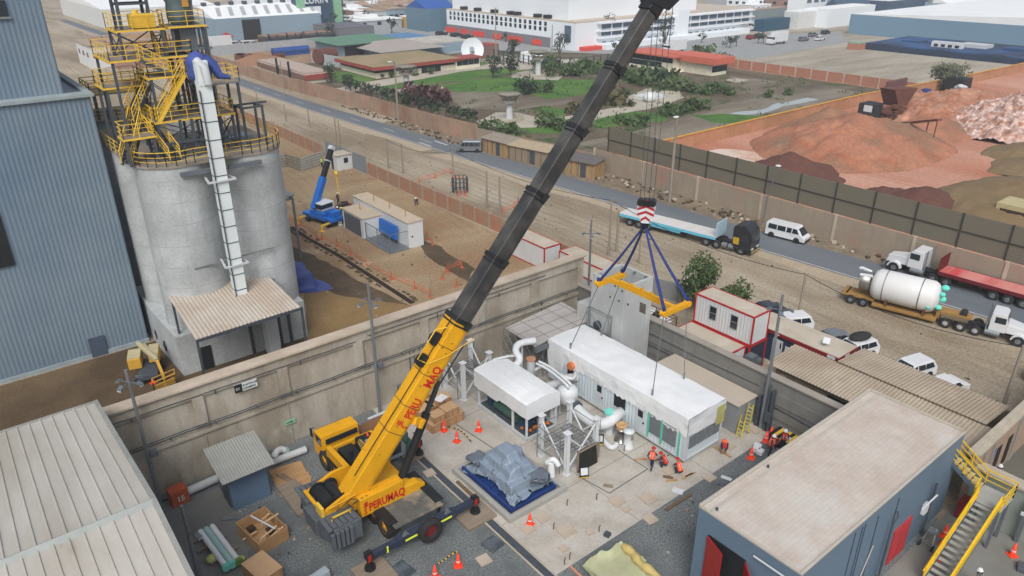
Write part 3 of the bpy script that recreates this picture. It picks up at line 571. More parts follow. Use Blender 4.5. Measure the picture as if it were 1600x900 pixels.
for (x, y), nm in zip(ends, ('module back left corner', 'module back right corner', 'module front left edge', 'module front right edge')):
    yy = my1 - 2.2 if y > 30 else my0 + 3.4; xx = mx0 + .25 if x < 35 else mx1 - .25
    b = MB(); b.tube([(x, y, sz - .2), (xx, yy, mz1 + .15)], .035, 6); b.cyl((xx, yy, mz1 + .05), (xx, yy, mz1 + .5), .07, n=8)
    solo('wire_sling', b, galv, 'thin steel wire sling down to the ' + nm, 'sling', 'wire slings between spreader and module')
# ---------------- the big mobile crane ----------------
_wh = {}
def wheel(T, c, r, w, hub, ax='x', name='wheel'):
    """wheel > tyre, rim ; c in T-local coordinates, axle along local x or y"""
    key = (round(r, 3), round(w, 3), hub.name)
    if key not in _wh:
        b = MB(); h = w / 2; b.lathe([(r * .58, -h * .8), (r * .9, -h), (r, -h * .7), (r, h * .7), (r * .9, h), (r * .58, h * .8), (r * .5, h * .3), (r * .5, -h * .3), (r * .58, -h * .8)], ax=(1, 0, 0), n=20)
        for i in range(20):
            a = 2 * math.pi * i / 20; b.cb((0, math.cos(a) * r, math.sin(a) * r), (w * .8, .05 * r, .05 * r), rx=a)
        t = b.build('tyre', rubber, None); b = MB(); b.lathe([(.001, -h * .45), (r * .2, -h * .5), (r * .3, -h * .2), (r * .5, -h * .25), (r * .6, -h * .85), (r * .6, h * .85), (r * .5, h * .25), (r * .3, h * .2), (r * .2, h * .5), (.001, h * .45)], ax=(1, 0, 0), n=16)
        b.cyl((-h * .75, 0, 0), (h * .75, 0, 0), r * .16, n=8)
        m_ = b.build('rim', hub, None); _wh[key] = (t.data, m_.data); bpy.data.objects.remove(t); bpy.data.objects.remove(m_)
    t, m_ = _wh[key]; W_ = bpy.data.objects.new(name, t); COL.objects.link(W_); W_.parent = T; W_.location = c
    if ax == 'y': W_.rotation_euler = (0, 0, math.pi / 2)
    o = bpy.data.objects.new('rim', m_); COL.objects.link(o); o.parent = W_; return W_
CR_ = thing('mobile_crane', 'huge yellow mobile crane with a long telescopic boom lifting the white module', 'crane', (16.7, 34, 0))
L0 = CR_.location
wmark = mat('crane_red', (196, 34, 28), k=.95, var=.04, rough=.5)
darkb = mat('outrigger_navy', (44, 52, 70), k=1, var=.15, sc=1.5, rough=.5)
b = MB(CR_); b.box(15.5, 29.8, .75, 17.95, 40.0, 1.3); b.box(15.75, 29.4, .6, 17.7, 36, .9); b.build('chassis', dsteel, bevel=.02)
b = MB(CR_); b.box(15.05, 29.75, 1.32, 18.35, 33.2, 1.42); b.box(15.05, 33.2, 1.32, 18.3, 37.3, 1.45); b.build('carrier_deck', mat('worn_deck', (92, 92, 88), k=.9, var=.3, sc=1.2, c2=(150, 138, 116), fac2=(.5, .62), rough=.8), bevel=.015)
for ya, yb in ((30.1, 33.4), (36.1, 38.2)):
    for x0_, x1_ in ((14.75, 15.4), (18.0, 18.6)): b = MB(CR_); b.box(x0_, ya, 1.453, x1_, yb, 1.52); b.build('mudguard', black)
for y in (31.0, 32.5, 37.4, 38.9):
    for x in (15.1, 18.25): wheel(CR_, Vector((x, y, .72)) - L0, .72, .52, yel)
wheel(CR_, Vector((16.75, 28.75, 1.05)) - L0, .75, .5, mat('hub_red', (120, 30, 36)), 'y', 'spare_wheel')
# engine deck + front cab
b = MB(CR_); b.off = b.off + Vector((.1, 1.95, 0)); b.box(15.0, 37.6, 1.46, 15.35, 40.3, 2.2); b.box(15.35, 40.15, 1.46, 18.4, 40.35, 2.0); b.box(18.2, 37.6, 1.46, 18.4, 40.1, 2.0); b.build('engine_cowl', yel, bevel=.02)
b = MB(CR_); b.off = b.off + Vector((.1, 1.95, 0)); b.box(15.36, 37.4, 1.46, 17.8, 40.85, 1.6); b.box(15.6, 38, 1.6, 16.6, 39.8, 2.1); b.cyl((15.8, 38.4, 2.1), (15.8, 38.4, 2.7), .22); b.box(16.9, 38.5, 1.6, 18.0, 39.9, 2.3); b.build('engine', black, bevel=.03)
b = MB(CR_); b.off = b.off + Vector((.1, 1.95, 0))
for i in range(6): b.tube([(16.6 + i * .05, 38.2 + i * .22, 2.2), (17.0, 38.3 + i * .22, 2.35), (17.4, 38.2 + i * .2, 2.15)], .05, 6)
b.build('hose_bundle', mat('hose', (180, 150, 80), var=.3, sc=5))
b = MB(CR_); b.off = b.off + Vector((.1, 1.95, 0)); b.prof([(40.9, .6), (42.4, .6), (42.5, 1.7), (42.15, 2.45), (41.1, 2.45)], (15.05, 0, 0), (0, 1, 0), (0, 0, 1), (2.75, 0, 0)); cabo = b.build('carrier_cab', yel, bevel=.05)
for nm, bx in (('side_window', (15.02, 41.1, 1.7, 15.06, 41.9, 2.3)), ('side_window', (17.79, 41.1, 1.7, 17.83, 41.9, 2.3)), ('rear_window', (15.3, 40.86, 1.9, 17.6, 40.93, 2.25))):
    b = MB(CR_); b.off = b.off + Vector((.1, 1.95, 0)); b.box(*bx); o = b.build(nm, glass, cabo)
b = MB(CR_); b.off = b.off + Vector((.1, 1.95, 0)); b.prof([(42.46, 1.75), (42.18, 2.38), (42.22, 2.4), (42.52, 1.78)], (15.25, 0, 0), (0, 1, 0), (0, 0, 1), (2.35, 0, 0)); b.build('windscreen', glass, cabo)
b = MB(CR_); b.off = b.off + Vector((.1, 1.95, 0)); b.bar((14.85, 42.1, 2.7), (14.85, 42.1, 2.1), .08, .25); b.bar((14.85, 42.1, 2.7), (15.1, 42, 2.75), .04); b.build('mirror', black, cabo)
# outriggers
for y, xa, xb in ((29.15, 12.95, 20.25), (36.2, 12.3, 20.6)):
    b = MB(CR_); b.box(14.7, y - .2, .78, 18.8, y + .2, 1.3); b.box(xa, y - .17, .84, 14.8, y + .17, 1.24); b.box(18.7, y - .17, .84, xb, y + .17, 1.24); b.build('outrigger_beam', darkb, bevel=.015)
    for x in (xa, xb):
        b = MB(CR_); b.cyl((x, y, .35), (x, y, 1.45), .15, n=10); b.cyl((x, y, .2), (x, y, .38), .34, .3, n=12); b.box(x - .2, y - .22, .9, x + .2, y + .22, 1.35); b.build('jack_leg', black)
        b = MB(CR_)
        for k in range(3): b.prof([(-.2, .0), (-.08, .0), (.08, .16), (-.04, .16)], (x, y - .225, .88 + k * .16), (1, 0, 0), (0, 0, 1), (0, -.012, 0))
        b.build('warning_stripe', wmark)
for x0_, x1_ in ((15.2, 16.0), (17.5, 18.4)):
    b = MB(CR_); b.box(x0_, 28.93, .95, x1_, 28.96, 1.08); b.build('reflective_strip', mat('strip_lime', (222, 232, 60), k=1))
b = MB(CR_); b.box(14.0, 28.96, .82, 14.1, 28.99, 1.27); b.build('reflective_strip', mat('strip_lime', (222, 232, 60)))
for x in (15.3, 18.2):
    b = MB(CR_); b.prof([(-.22, 0), (.22, 0), (0, .34)], (x, 29.0, 1.31), (1, 0, 0), (0, 0, 1), (0, .1, 0)); b.build('wheel_chock', galv)
# turntable and upper frame
b = MB(CR_); b.cyl((16.4, 33.8, 1.42), (16.4, 33.8, 1.66), 1.15, n=28); b.build('slew_ring', black)
b = MB(CR_)
b.prof([(11.9, 1.9), (14, 1.62), (17.6, 1.66), (17.6, 2.0), (15.6, 2.35), (14.6, 3.1), (13.6, 3.1), (11.9, 2.5)], (0, 32.35, 0), (1, 0, 0), (0, 0, 1), (0, .2, 0))
b.prof([(11.9, 1.9), (14, 1.62), (17.6, 1.66), (17.6, 2.0), (15.6, 2.35), (14.6, 3.1), (13.6, 3.1), (11.9, 2.5)], (0, 34.6, 0), (1, 0, 0), (0, 0, 1), (0, .2, 0))
b.box(12.0, 32.6, 1.9, 17.5, 34.6, 2.0); b.box(11.8, 32.3, 2.42, 12.0, 34.85, 2.58); b.build('upper_frame', yel, bevel=.03)
b = MB(CR_); b.box(13.95, 31.75, 1.42, 16.85, 32.3, 2.7); b.build('side_box', yel, bevel=.04)
b = MB(CR_); b.prof([(16.9, 1.25), (18.0, .95), (18.35, 1.1), (18.4, 1.7), (17.9, 2.05), (16.9, 2.1)], (0, 31.8, 0), (1, 0, 0), (0, 0, 1), (0, .55, 0)); b.build('side_box', yel, bevel=.06)
b = MB(CR_); b.bar((13.7, 32.3, 2.85), (16.8, 32.3, 2.72), .16, .1); b.bar((13.7, 32.3, 2.85), (12.9, 32.2, 2.55), .12, .1); b.tube([(12.2, 32.2, 2.75), (13, 32.1, 2.9), (14, 32.15, 2.95)], .05, 6); b.build('guard_rail', yel)
text('PERUMAQ', CR_, (14.45, 31.72, 1.7), (1, 0, 0), (0, 0, 1), .78, wmark, 'lettering', bold=.025, squeeze=.68)
text('S', CR_, (14.12, 31.72, 1.6), (1, 0, 0), (0, 0, 1), .6, wmark, 'lettering', bold=.02, squeeze=.7)
b = MB(CR_)
for k in range(3): b.prof([(0, .0), (.12, -.06), (.36, .02), (.24, .09)], (14.1, 31.74, 2.1 + k * .13), (1, 0, 0), (0, 0, 1), (0, -.012, 0))
b.build('stripe_emblem', wmark)
# hoist drums, hoses
for x, rr in ((12.55, .42), (13.3, .36)):
    b = MB(CR_); b.cyl((x, 32.75, 2.45), (x, 34.45, 2.45), rr, n=20); 
    for y in (32.7, 34.4): b.cyl((x, y, 2.45), (x, y + .08, 2.45), rr + .14, n=20)
    b.build('hoist_drum', black)
b = MB(CR_); random.seed(3)
for i in range(12):
    x = random.uniform(12, 14.5); y = random.uniform(32.0, 33.0); b.tube([(x, y, 2.4), (x + random.uniform(.2, .6), y - .2, 2.75), (x + random.uniform(.6, 1.1), y - .1, 2.3)], .035, 5)
b.build('hose_bundle', mat('hose2', (110, 92, 52), var=.3, sc=5))
b = MB(CR_); b.box(11.75, 32.25, 2.3, 11.95, 33.0, 2.9); b.box(12.05, 31.6, 2.5, 13.3, 31.68, 2.58); b.box(12.05, 31.6, 2.2, 12.12, 31.66, 2.58); b.box(13.2, 31.6, 2.2, 13.26, 31.66, 2.58); b.build('catwalk', syel)
# counterweight slabs: stepped front edge
cw = mat('counterweight', (104, 110, 116), k=.68, var=.14, sc=1.2, stain=.4, rough=.7)
b = MB(CR_)
for k in range(6):
    y0_ = 30.9 + k * .8; w_ = 1.9 - .55 * abs(k - 2.5) / 2.5; xx = 11.3 + .55 * abs(k - 2.5) / 2.5
    b.box(xx, y0_, .95 + .12 * (k % 2), 13.55, y0_ + .78, 2.25 if k not in (2, 3) else 2.05)
    b.box(xx - .06, y0_ + .3, 1.05, xx, y0_ + .38, 2.1)
for k in range(5): b.box(11.6 + .28 * k, 30.7, 1.0, 11.8 + .28 * k, 30.92, 2.15)
b.build('counterweight', cw, bevel=.02)
for s_ in (0, 1):
    b = MB(CR_)
    for k in range(6): b.box(11.55 + k * .32, 30.95 + s_ * 3.55 + (.1 if k % 2 else 0), 2.26, 11.8 + k * .32, 32.1 + s_ * 3.6 - .06 * k, 2.34)
    b.build('counterweight_slab', cw)
# operator cab on the far side
b = MB(CR_); b.prof([(16.6, 1.7), (18.9, 1.7), (19.0, 2.4), (18.5, 3.35), (16.6, 3.35)], (0, 35.0, 0), (1, 0, 0), (0, 0, 1), (0, 1.0, 0)); oc = b.build('operator_cab', mat('cab_grey', (150, 158, 162)), bevel=.04)
b = MB(CR_); b.box(16.8, 34.96, 2.05, 18.6, 35.0, 3.1); b.build('cab_window', glass, oc)
b = MB(CR_); b.box(18.9, 35.2, 1.5, 19.7, 36.3, 2.2); b.cyl((19.1, 35.4, 2.2), (19.6, 36.2, 2.3), .25); b.build('winch_unit', mat('machine_green', (70, 104, 92)))
# boom
F0 = G(569, 744, 3.4); TP = Vector((35.15, 30.55, 28.9)); bd = (TP - F0).normalized(); BL = (TP - F0).length
side = bd.cross(Vector((0, 0, 1))).normalized(); bup = side.cross(bd).normalized()    # side ~ -Y towards camera
def s_at(y):
    lo, hi = 0, 1
    for _ in range(40):
        m_ = (lo + hi) / 2; q = F0 + (TP - F0) * m_ - Vector((0, 0, H)); v = 450 + FPX * q.dot(CD) / q.dot(CF)
        if v > y: lo = m_
        else: hi = m_
    return lo
def boomsec(b, s0, s1, w, h):
    pts = []
    for i in range(10):
        a = math.pi + math.pi * i / 9; pts.append((math.cos(a) * w / 2, -h * .12 + math.sin(a) * h * .38))
    pts += [(w / 2, h * .475), (w * .475, h / 2), (-w * .475, h / 2), (-w / 2, h * .475)]
    O = F0 + bd * (BL * s0); b.prof(pts, O, side, bup, bd * (BL * (s1 - s0))); 
    for f in b.sm[-len(pts):]: pass
J = [s_at(y) for y in (500, 405, 303, 203, 107, 14)]
dk = mat('boom_dark', (84, 83, 80), k=.85, var=.22, sc=1.2, c2=(52, 52, 52), rough=.45, metal=0, stain=.2, spec=.4)
ws = [(1.26, 1.5), (1.06, 1.26), (.99, 1.18), (.93, 1.1), (.87, 1.03), (.82, .97)]
b = MB(CR_); boomsec(b, -.045, J[0], *ws[0]); bb = b.build('boom_base_section', yel, bevel=.03)
b = MB(CR_)
for f in (.1, .155, .22, .28): boomsec(b, f, f + .0015, ws[0][0] + .05, ws[0][1] + .05)
for k in range(14):
    s_ = random.uniform(.03, .32); h_ = random.uniform(-.5, .6); q = F0 + bd * BL * s_ + side * (ws[0][0] / 2 + .01) + bup * h_; b.cyl(q, q + side * .05, .035, n=6)
b.build('boom_joint', mat('boom_seam', (140, 110, 40)), bb)
for k in range(5):
    b = MB(CR_); boomsec(b, J[k] - .01, J[k + 1], *ws[k + 1]); o = b.build('boom_section', dk)
    b = MB(CR_); e = .008; boomsec(b, J[k] - e * .5, J[k] + e * .5, ws[k][0] + .14, ws[k][1] + .12); boomsec(b, J[k] - e * 1.4, J[k] - e * 1.0, ws[k][0] + .08, ws[k][1] + .06)
    for a_ in (-1, 1): q = F0 + bd * BL * J[k] + side * a_ * (ws[k][0] / 2 + .22); b.bar(q - bd * .3, q + bd * .2 + side * a_ * .12, .12, .3)
    b.build('boom_collar', black, o)
b = MB(CR_); boomsec(b, J[5] - .01, J[5] + .02, 1.0, 1.2); q = F0 + bd * BL * (J[5] + .02)
hd = Vector((bd.x, bd.y, 0)).normalized()
b.prof([(-.7, .7), (.3, .8), (1.2, .1), (1.3, -.6), (.8, -1.0), (-.2, -.7)], q - side * .5, bd, bup, side * .14); b.prof([(-.7, .7), (.3, .8), (1.2, .1), (1.3, -.6), (.8, -1.0), (-.2, -.7)], q + side * .4, bd, bup, side * .14)
for o_, r_ in (((.9, -.5), .42), ((.2, .6), .35), ((1.1, .1), .35)):
    c = q + bd * o_[0] + bup * o_[1]; b.cyl(c - side * .45, c + side * .45, r_, n=18)
b.build('boom_head', black)
# boom side lettering
q = F0 + bd * (BL * .135) + side * (ws[0][0] / 2 + .012) + bup * -.25
text('PERU', CR_, q, bd, bup, .8, wmark, 'lettering', bold=.03, squeeze=.72)
text('MAQ', CR_, q + bd * 2.15, bd, bup, .8, wmark, 'lettering', bold=.03, squeeze=.78)
text('S', CR_, q - bd * .65 - bup * .1, bd, bup, .55, wmark, 'lettering', bold=.02, squeeze=.7)
b = MB(CR_)
for k in range(3): b.prof([(0, .0), (.12, -.06), (.4, .02), (.28, .09)], q - bd * .6 + bup * (.38 + k * .15), bd, bup, side * .01)
b.build('stripe_emblem', wmark)
# lift cylinder
c0_ = OY(618, 770, 32.9); c1_ = OY(686, 595, 32.9); cm_ = c0_.lerp(c1_, .72)
b = MB(CR_); b.cyl(c0_, cm_, .26, n=16); b.cyl(c0_ - Vector((0, .5, 0)), c0_ + Vector((0, .5, 0)), .3, n=12); b.build('lift_cylinder', black); b = MB(CR_); b.cyl(cm_, c1_, .17, n=14); b.build('cylinder_rod', mat('rod', (90, 92, 94), metal=.7, rough=.25))
b = MB(CR_); bq = F0 + bd * BL * .135 + side * .4 - bup * .8; b.cb(bq, (.5, .4, .5), rz=.3, ry=.5); b.cb(bq + Vector((.3, -.1, -.3)), (.3, .25, .6), ry=.6); b.build('boom_bracket', yel, bevel=.03)
# hose reels on the upper side of the boom, near the top of the base section
for s_ in (.285, .24):
    q = F0 + bd * BL * s_ + bup * 1.0 + side * .2; b = MB(CR_); b.cyl(q - side * .12, q + side * .12, .42, n=20); b.cyl(q - side * .16, q + side * .16, .15, n=12); b.build('hose_reel', black)
b = MB(CR_); q = F0 + bd * BL * .24 + bup * .95
b.tube([q + side * .5, q + bup * .6 + side * .5, q + bup * .6 + side * .5 + bd * 2, q + side * .5 + bd * 2.4], .04, 5); b.tube([F0 + bd * BL * .32 + side * .9 - bup * .9, F0 + bd * BL * .27 + side * .86 + bup * .1, F0 + bd * BL * .24 + side * .86 + bup * 1.1], .03, 5); b.build('hose_guard', syel)
b = MB(CR_); b.tube([F0 + bd * BL * f + bup * (ws[0][1] / 2 + .12) + side * .3 for f in (.0, .15, .33)], .03, 5); b.tube([F0 + bd * BL * f - bup * (ws[0][1] / 2 + .02) + side * .55 for f in (.2, .3)], .05, 5); b.build('hydraulic_line', black)
# hook block with ropes
hx = HK[0]; hy = HK[1]
hb = thing('hook_block', 'red and white striped hook block carrying the blue slings', 'hook block', (hx, hy, 15.2))
b = MB(hb); fv = Vector((-.79, -.61, 0)); sv = Vector((.61, -.79, 0))
b.prof([(-.52, 1.55), (.52, 1.55), (.6, 1.1), (.5, .55), (.25, 0), (-.25, 0), (-.5, .55), (-.6, 1.1)], Vector((hx, hy, 15.3)) - fv * .22, sv, (0, 0, 1), fv * .44); b.build('cheek_plate', whitep, bevel=.02)
b = MB(hb)
for k in range(4):
    z_ = 15.42 + k * .38; b.prof([(-.55 + .12 * (k == 0) * 2, 0), (0, .22), (.55 - .12 * (k == 0) * 2, 0), (.55 - .12 * (k == 0) * 2, .17), (0, .39), (-.55 + .12 * (k == 0) * 2, .17)], Vector((hx, hy, z_)) + fv * .225, sv, (0, 0, 1), fv * .015)
b.build('warning_stripe', redp)
b = MB(hb)
for k in (-.4, -.13, .13, .4): c = Vector((hx, hy, 16.7)) + sv * k; b.cyl(c - fv * .3, c + fv * .3, .22, n=14)
b.build('sheave', black); b = MB(hb)
b.box(hx - .16, hy - .16, 14.95, hx + .16, hy + .16, 15.35); b.tube([(hx, hy, 15.0), (hx + .22, hy - .2, 14.8), (hx, hy, 14.6), (hx - .22, hy + .2, 14.75)], [.1, .1, .09, .05], 8); b.build('hook', black)
b = MB(); tz = (F0 + bd * BL * (J[5] + .02)).z
for i, (dx, dy) in enumerate(((-.5, .35), (-.2, .15), (.1, -.15), (.4, -.4))):
    for e_ in (0,): b.cyl((hx + dx * .75 + e_ * .3, hy + dy * .75 + e_, 16.85), (TP.x + .55 + dx * .9 + e_ * .3, TP.y - .1 + dy + e_, tz - .2), .02, n=5)
solo('hoist_rope', b, dsteel, 'thin dark hoist ropes running from the boom head down to the hook block', 'rope')
# timber mats under the jacks
def gmat(pts, lab, z1=.22):
    b = MB(); P = [G(*p) for p in pts]; b.prism([(p.x, p.y) for p in P], .005, z1); o = solo('timber_mat', b, oldwood, lab, 'timber mat', 'timber mats under the crane jacks', bevel=.02); return o
b = MB(); b.cb((20.1, 29.1, .1), (2.1, 2.0, .19)); solo('timber_mat', b, oldwood, 'timber mat under the right rear crane jack beside the floor drain', 'timber mat', 'timber mats under the crane jacks', bevel=.02)
b = MB(); b.cb((13.0, 28.8, .1), (1.9, 2.1, .19)); solo('timber_mat', b, oldwood, 'timber mat under the left rear crane jack at the bottom edge', 'timber mat', 'timber mats under the crane jacks', bevel=.02)
b = MB(); b.cb((12.2, 37.4, .1), (1.3, 3.4, .19)); solo('timber_mat', b, oldwood, 'long grey timber mat left of the crane behind the counterweight', 'timber mat', 'timber mats under the crane jacks', bevel=.02)
b = MB(); b.cb((20.1, 37.0, .12), (1.2, 2.4, .2)); solo('timber_mat', b, oldwood, 'timber mat on the far side of the crane near the cardboard boxes', 'timber mat', 'timber mats under the crane jacks', bevel=.02)
# ---------------- silo block with its steel towers ----------------
siloc = mat('silo_concrete', (188, 193, 194), k=.86, var=.16, sc=.5, grain=(6, .1), c2=(166, 170, 170), stain=.45, rough=.85, c3=(150, 152, 150), sc3=.35, fac3=(.62, .75), bump=.15, bsc=6)
SB = thing('silo_block', 'cluster of tall raw concrete silos with steel decks and yellow handrails on top', 'silos', (17, 62, 0))
ZS = 17.0; SC = [(14.2, 60.0), (19.8, 60.0), (14.0, 66.0), (19.6, 66.0)]; SR = 2.78
for (x, y) in SC:
    b = MB(SB); n = 56; b.cyl((x, y, 0), (x, y, ZS), SR, n=n); b.cm = 1
    for k in range(1, 9):
        z0 = 2 + k * 1.75; b.lathe([(SR + .002, z0), (SR + .012, z0 + .01), (SR + .012, z0 + .04), (SR + .002, z0 + .05)], (x, y, 0), n=n)
    b.build('silo', [siloc, mat('silo_seam', (172, 175, 174), var=.2, sc=1.5)])
b = MB(SB); b.box(16.2, 60.2, 0, 17.8, 66, ZS - .6); b.build('infill_wall', siloc)
b = MB(SB); b.prism([(11.15, 57.1), (22.0, 57.1), (22.3, 69.5), (11.05, 69.5), (10.95, 63)], 0, 3.6)
b.build('plinth', siloc, bevel=.03)
for px, py in ((245, 522), (262, 555)):
    q = OX(px, py, 11.05); b = MB(SB); b.prof([(-.35, 0), (0, .5), (.35, 0), (0, -.5)], (10.9, q.y - .3, max(1.2, q.z)), (0, 1, 0), (0, 0, 1), (.1, 0, 0)); b.build('diamond_opening', black)
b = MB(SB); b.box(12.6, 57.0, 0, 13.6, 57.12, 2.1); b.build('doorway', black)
for x in (16.9, 20.3): b = MB(SB); b.box(x, 56.98, 0, x + .25, 57.15, 3.5); b.build('pilaster', dsteel)
# top deck slab with rim and rail
deckm = mat('deck_grey', (170, 160, 146), var=.15, sc=.8, c2=(140, 130, 118), rough=.9)
def stadium(c0, c1, r, z, n=9):
    a = [(c0[0] + math.cos(t) * r, c0[1] + math.sin(t) * r, z) for t in np.linspace(math.pi, 1.5 * math.pi + .35, n)]
    b_ = [(c1[0] + math.cos(t) * r, c1[1] + math.sin(t) * r, z) for t in np.linspace(1.5 * math.pi - .35, 2 * math.pi, n)]
    return a + b_
rim = stadium(SC[0], SC[1], SR + .12, ZS) + [(SC[3][0] + SR + .12, SC[3][1] + 2, ZS), (SC[2][0] - SR - .12, SC[2][1] + 2, ZS)]
b = MB(SB); b.prism([(p[0], p[1]) for p in rim], ZS + .002, ZS + .16); b.build('top_deck', deckm)
b = MB(SB); rail(b, [(p[0], p[1], ZS + .17) for p in rim], closed=True, step=1.3, r=.026, toe=False); b.build('handrail', syel)
b = MB(SB); b.bar((13.9, 57.0, ZS - .5), (16.6, 57.0, ZS - .5), .3, .3); b.bar((17.4, 56.8, ZS - .5), (20.0, 56.8, ZS - .5), .3, .3); b.build('edge_beam', steel)
# loading canopy in front
b = MB(SB); A_, B_, C_, D_ = G(306, 531, 6), G(470, 480, 6), G(415, 426, 6.6), G(262, 463, 6.6)
b.corr(A_, B_, C_, D_, .3, .04, .015, True); b.build('canopy_roof', mat('canopy_sheet', (200, 192, 180), k=.8, var=.08, sc=.6, c2=(188, 172, 156), rough=.6))
for p, z in ((A_, 5.9), (B_, 5.9), (D_.lerp(A_, .15), 6.4), (C_.lerp(B_, .2), 6.4)): b = MB(SB); b.bar((p.x + .1, p.y + .15, 0), (p.x + .1, p.y + .15, z), .16); b.build('canopy_post', dsteel)
b = MB(SB); b.bar(A_ - Vector((0, 0, .14)), B_ - Vector((0, 0, .14)), .1, .2); b.build('canopy_beam', dsteel)
# bucket elevator casing
elm = mat('elevator_white', (214, 222, 222), k=.92, var=.05, sc=.6, rough=.5)
b = MB(SB); ey = 56.0; el0 = OY(376, 450, ey); ex_ = 16.0
def EX(py, y=ey):   # x of the casing on this plane
    return OY({0: 0}.get(py, 0) or 375, py, y).x
exc = OY(341, 262, ey).x; b.box(exc - .46, ey - .36, 5.9, exc + .46, ey + .36, 22.9); b.build('elevator_casing', elm)
b = MB(SB); b.box(exc - .5, ey - .48, 6.0, exc - .44, ey - .36, 22.6); 
for z in np.arange(6.8, 22.8, 1.35): b.box(exc - .49, ey - .39, z, exc + .49, ey + .39, z + .06)
b.build('elevator_flange', dsteel)
for z, x0_, x1_ in ((15.9, -1.0, 1.0), (9.0, -.9, .9)): b = MB(SB); b.bar((exc + x0_, ey - .45, z), (exc + x1_, ey - .45, z), .2, .12); b.bar((exc + x0_, ey - .45, z), (exc + x0_ + .3, 57.5, z), .15); b.bar((exc + x1_, ey - .45, z), (exc + x1_ - .3, 57.5, z), .15); b.build('elevator_bracket', whited)
b = MB(SB); b.tube([(13.6, 57.2, 8.9), (20.0, 56.9, 9.2)], .07, 6); b.build('tie_pipe', galv)
b = MB(SB); b.box(exc - .42, ey - .4, 22.9, exc + .42, ey + .6, 24.6); b.build('elevator_head', elm)
b = MB(SB); b.box(17.9, 55.6, .1, 18.9, 56.6, 4.2); b.lathe([(.2, 0), (.5, .6), (.5, 1.2)], (18.4, 56.1, 4.2), n=10); b.build('feed_chute', whited)
b = MB(SB); b.tube([(18.1, 55.5, 4.6), (18.2, 55.3, 4.0), (18.7, 55.3, 4.0), (18.8, 55.5, 4.7)], .1, 6); b.build('chute_hose', mat('hose_blue', (50, 80, 110)))
# steel tower decks
def deck(name, x0, x1, y0, y1, z, legs=True, z0=ZS + .16, sides='nsew', grate=deckm, brace=True):
    b = MB(SB); b.box(x0, y0, z - .06, x1, y1, z); b.build(name, grate)
    b = MB(SB); b.box(x0, y0 - .06, z - .12, x1, y0, z + .01); b.box(x0 - .06, y0 - .06, z - .16, x0, y1, z + .02); b.box(x1, y0 - .06, z - .16, x1 + .06, y1, z + .02); b.box(x0, y1, z - .16, x1, y1 + .06, z + .02); b.build('deck_edge', syel if name != 'slab_deck' else galv)
    b = MB(SB); c = [(x0, y0, z), (x1, y0, z), (x1, y1, z), (x0, y1, z)]
    for s_, i in (('s', 0), ('e', 1), ('n', 2), ('w', 3)):
        if s_ in sides: rail(b, [c[i], c[(i + 1) % 4]], step=1.1, r=.024, toe=False)
    b.build('handrail', syel)
    if legs:
        b = MB(SB); L = [(x0 + .15, y0 + .1), (x1 - .15, y0 + .1), (x1 - .15, y1 - .1), (x0 + .15, y1 - .1)]
        for x, y in L: b = MB(SB); b.bar((x, y, z0), (x, y, z - .06), .18); b.build('deck_column', dsteel)
        if brace:
            b = MB(SB)
            for i in range(4): p, q = L[i], L[(i + 1) % 4]; b.bar((p[0], p[1], z0), (q[0], q[1], z - .3), .07); b.bar((q[0], q[1], z0), (p[0], p[1], z - .3), .07)
            b.build('deck_brace', dsteel)
def stair(T, a, c, w, stringer, tread, railm, name='stair_flight', n=None, gap=True):
    a, c = Vector(a), Vector(c); d = c - a; hd_ = Vector((d.x, d.y, 0)).normalized(); sd = Vector((-hd_.y, hd_.x, 0)); n = n or max(3, int(abs(d.z) / .2))
    b = MB(T)
    for s_ in (-1, 1): b.bar(a + sd * w / 2 * s_, c + sd * w / 2 * s_, .06, .26)
    b.build(name, stringer); b = MB(T)
    for i in range(n):
        p = a.lerp(c, (i + .5) / n); x = hd_ * .13; y = sd * (w / 2 - .04); z = Vector((0, 0, .02)); b.add([p - x - y - z, p + x - y - z, p + x + y - z, p - x + y - z, p - x - y + z, p + x - y + z, p + x + y + z, p - x + y + z], [(0, 3, 2, 1), (4, 5, 6, 7), (0, 1, 5, 4), (1, 2, 6, 5), (2, 3, 7, 6), (3, 0, 4, 7)])
    b.build('treads', tread); b = MB(T)
    for s_ in (-1, 1): rail(b, [a + sd * w / 2 * s_, c + sd * w / 2 * s_], step=1.2, toe=False)
    b.build('stair_rail', railm)
deck('lower_deck', 13.5, 19.4, 59.5, 63.6, 20.0)
deck('middle_deck', 13.7, 17.2, 59.6, 62.6, 23.2, z0=20.0)
deck('slab_deck', 17.0, 19.9, 58.6, 61.2, 22.5, z0=20.0, brace=False)
deck('upper_deck', 11.5, 17.2, 60.2, 65.5, 24.5, brace=False)
deck('side_deck', 11.1, 14.0, 62.2, 65.2, 22.4, brace=False)
deck('top_platform', 12.4, 15.6, 60.4, 63.6, 26.5, z0=24.5)
deck('tank_platform', 16.0, 18.6, 60.4, 63.0, 26.55, legs=False)
b = MB(SB); b.box(16.8, 61, 24.9, 18.0, 62.4, 26.4); b.box(15.6, 60.6, 24.75, 18.9, 62.8, 24.9); b.build('tank_support', steel)
for x, y in ((16.2, 60.6), (18.4, 60.6), (16.2, 62.8), (18.4, 62.8)): b = MB(SB); b.bar((x, y, 20), (x, y, 26.5), .18); b.build('deck_column', dsteel)
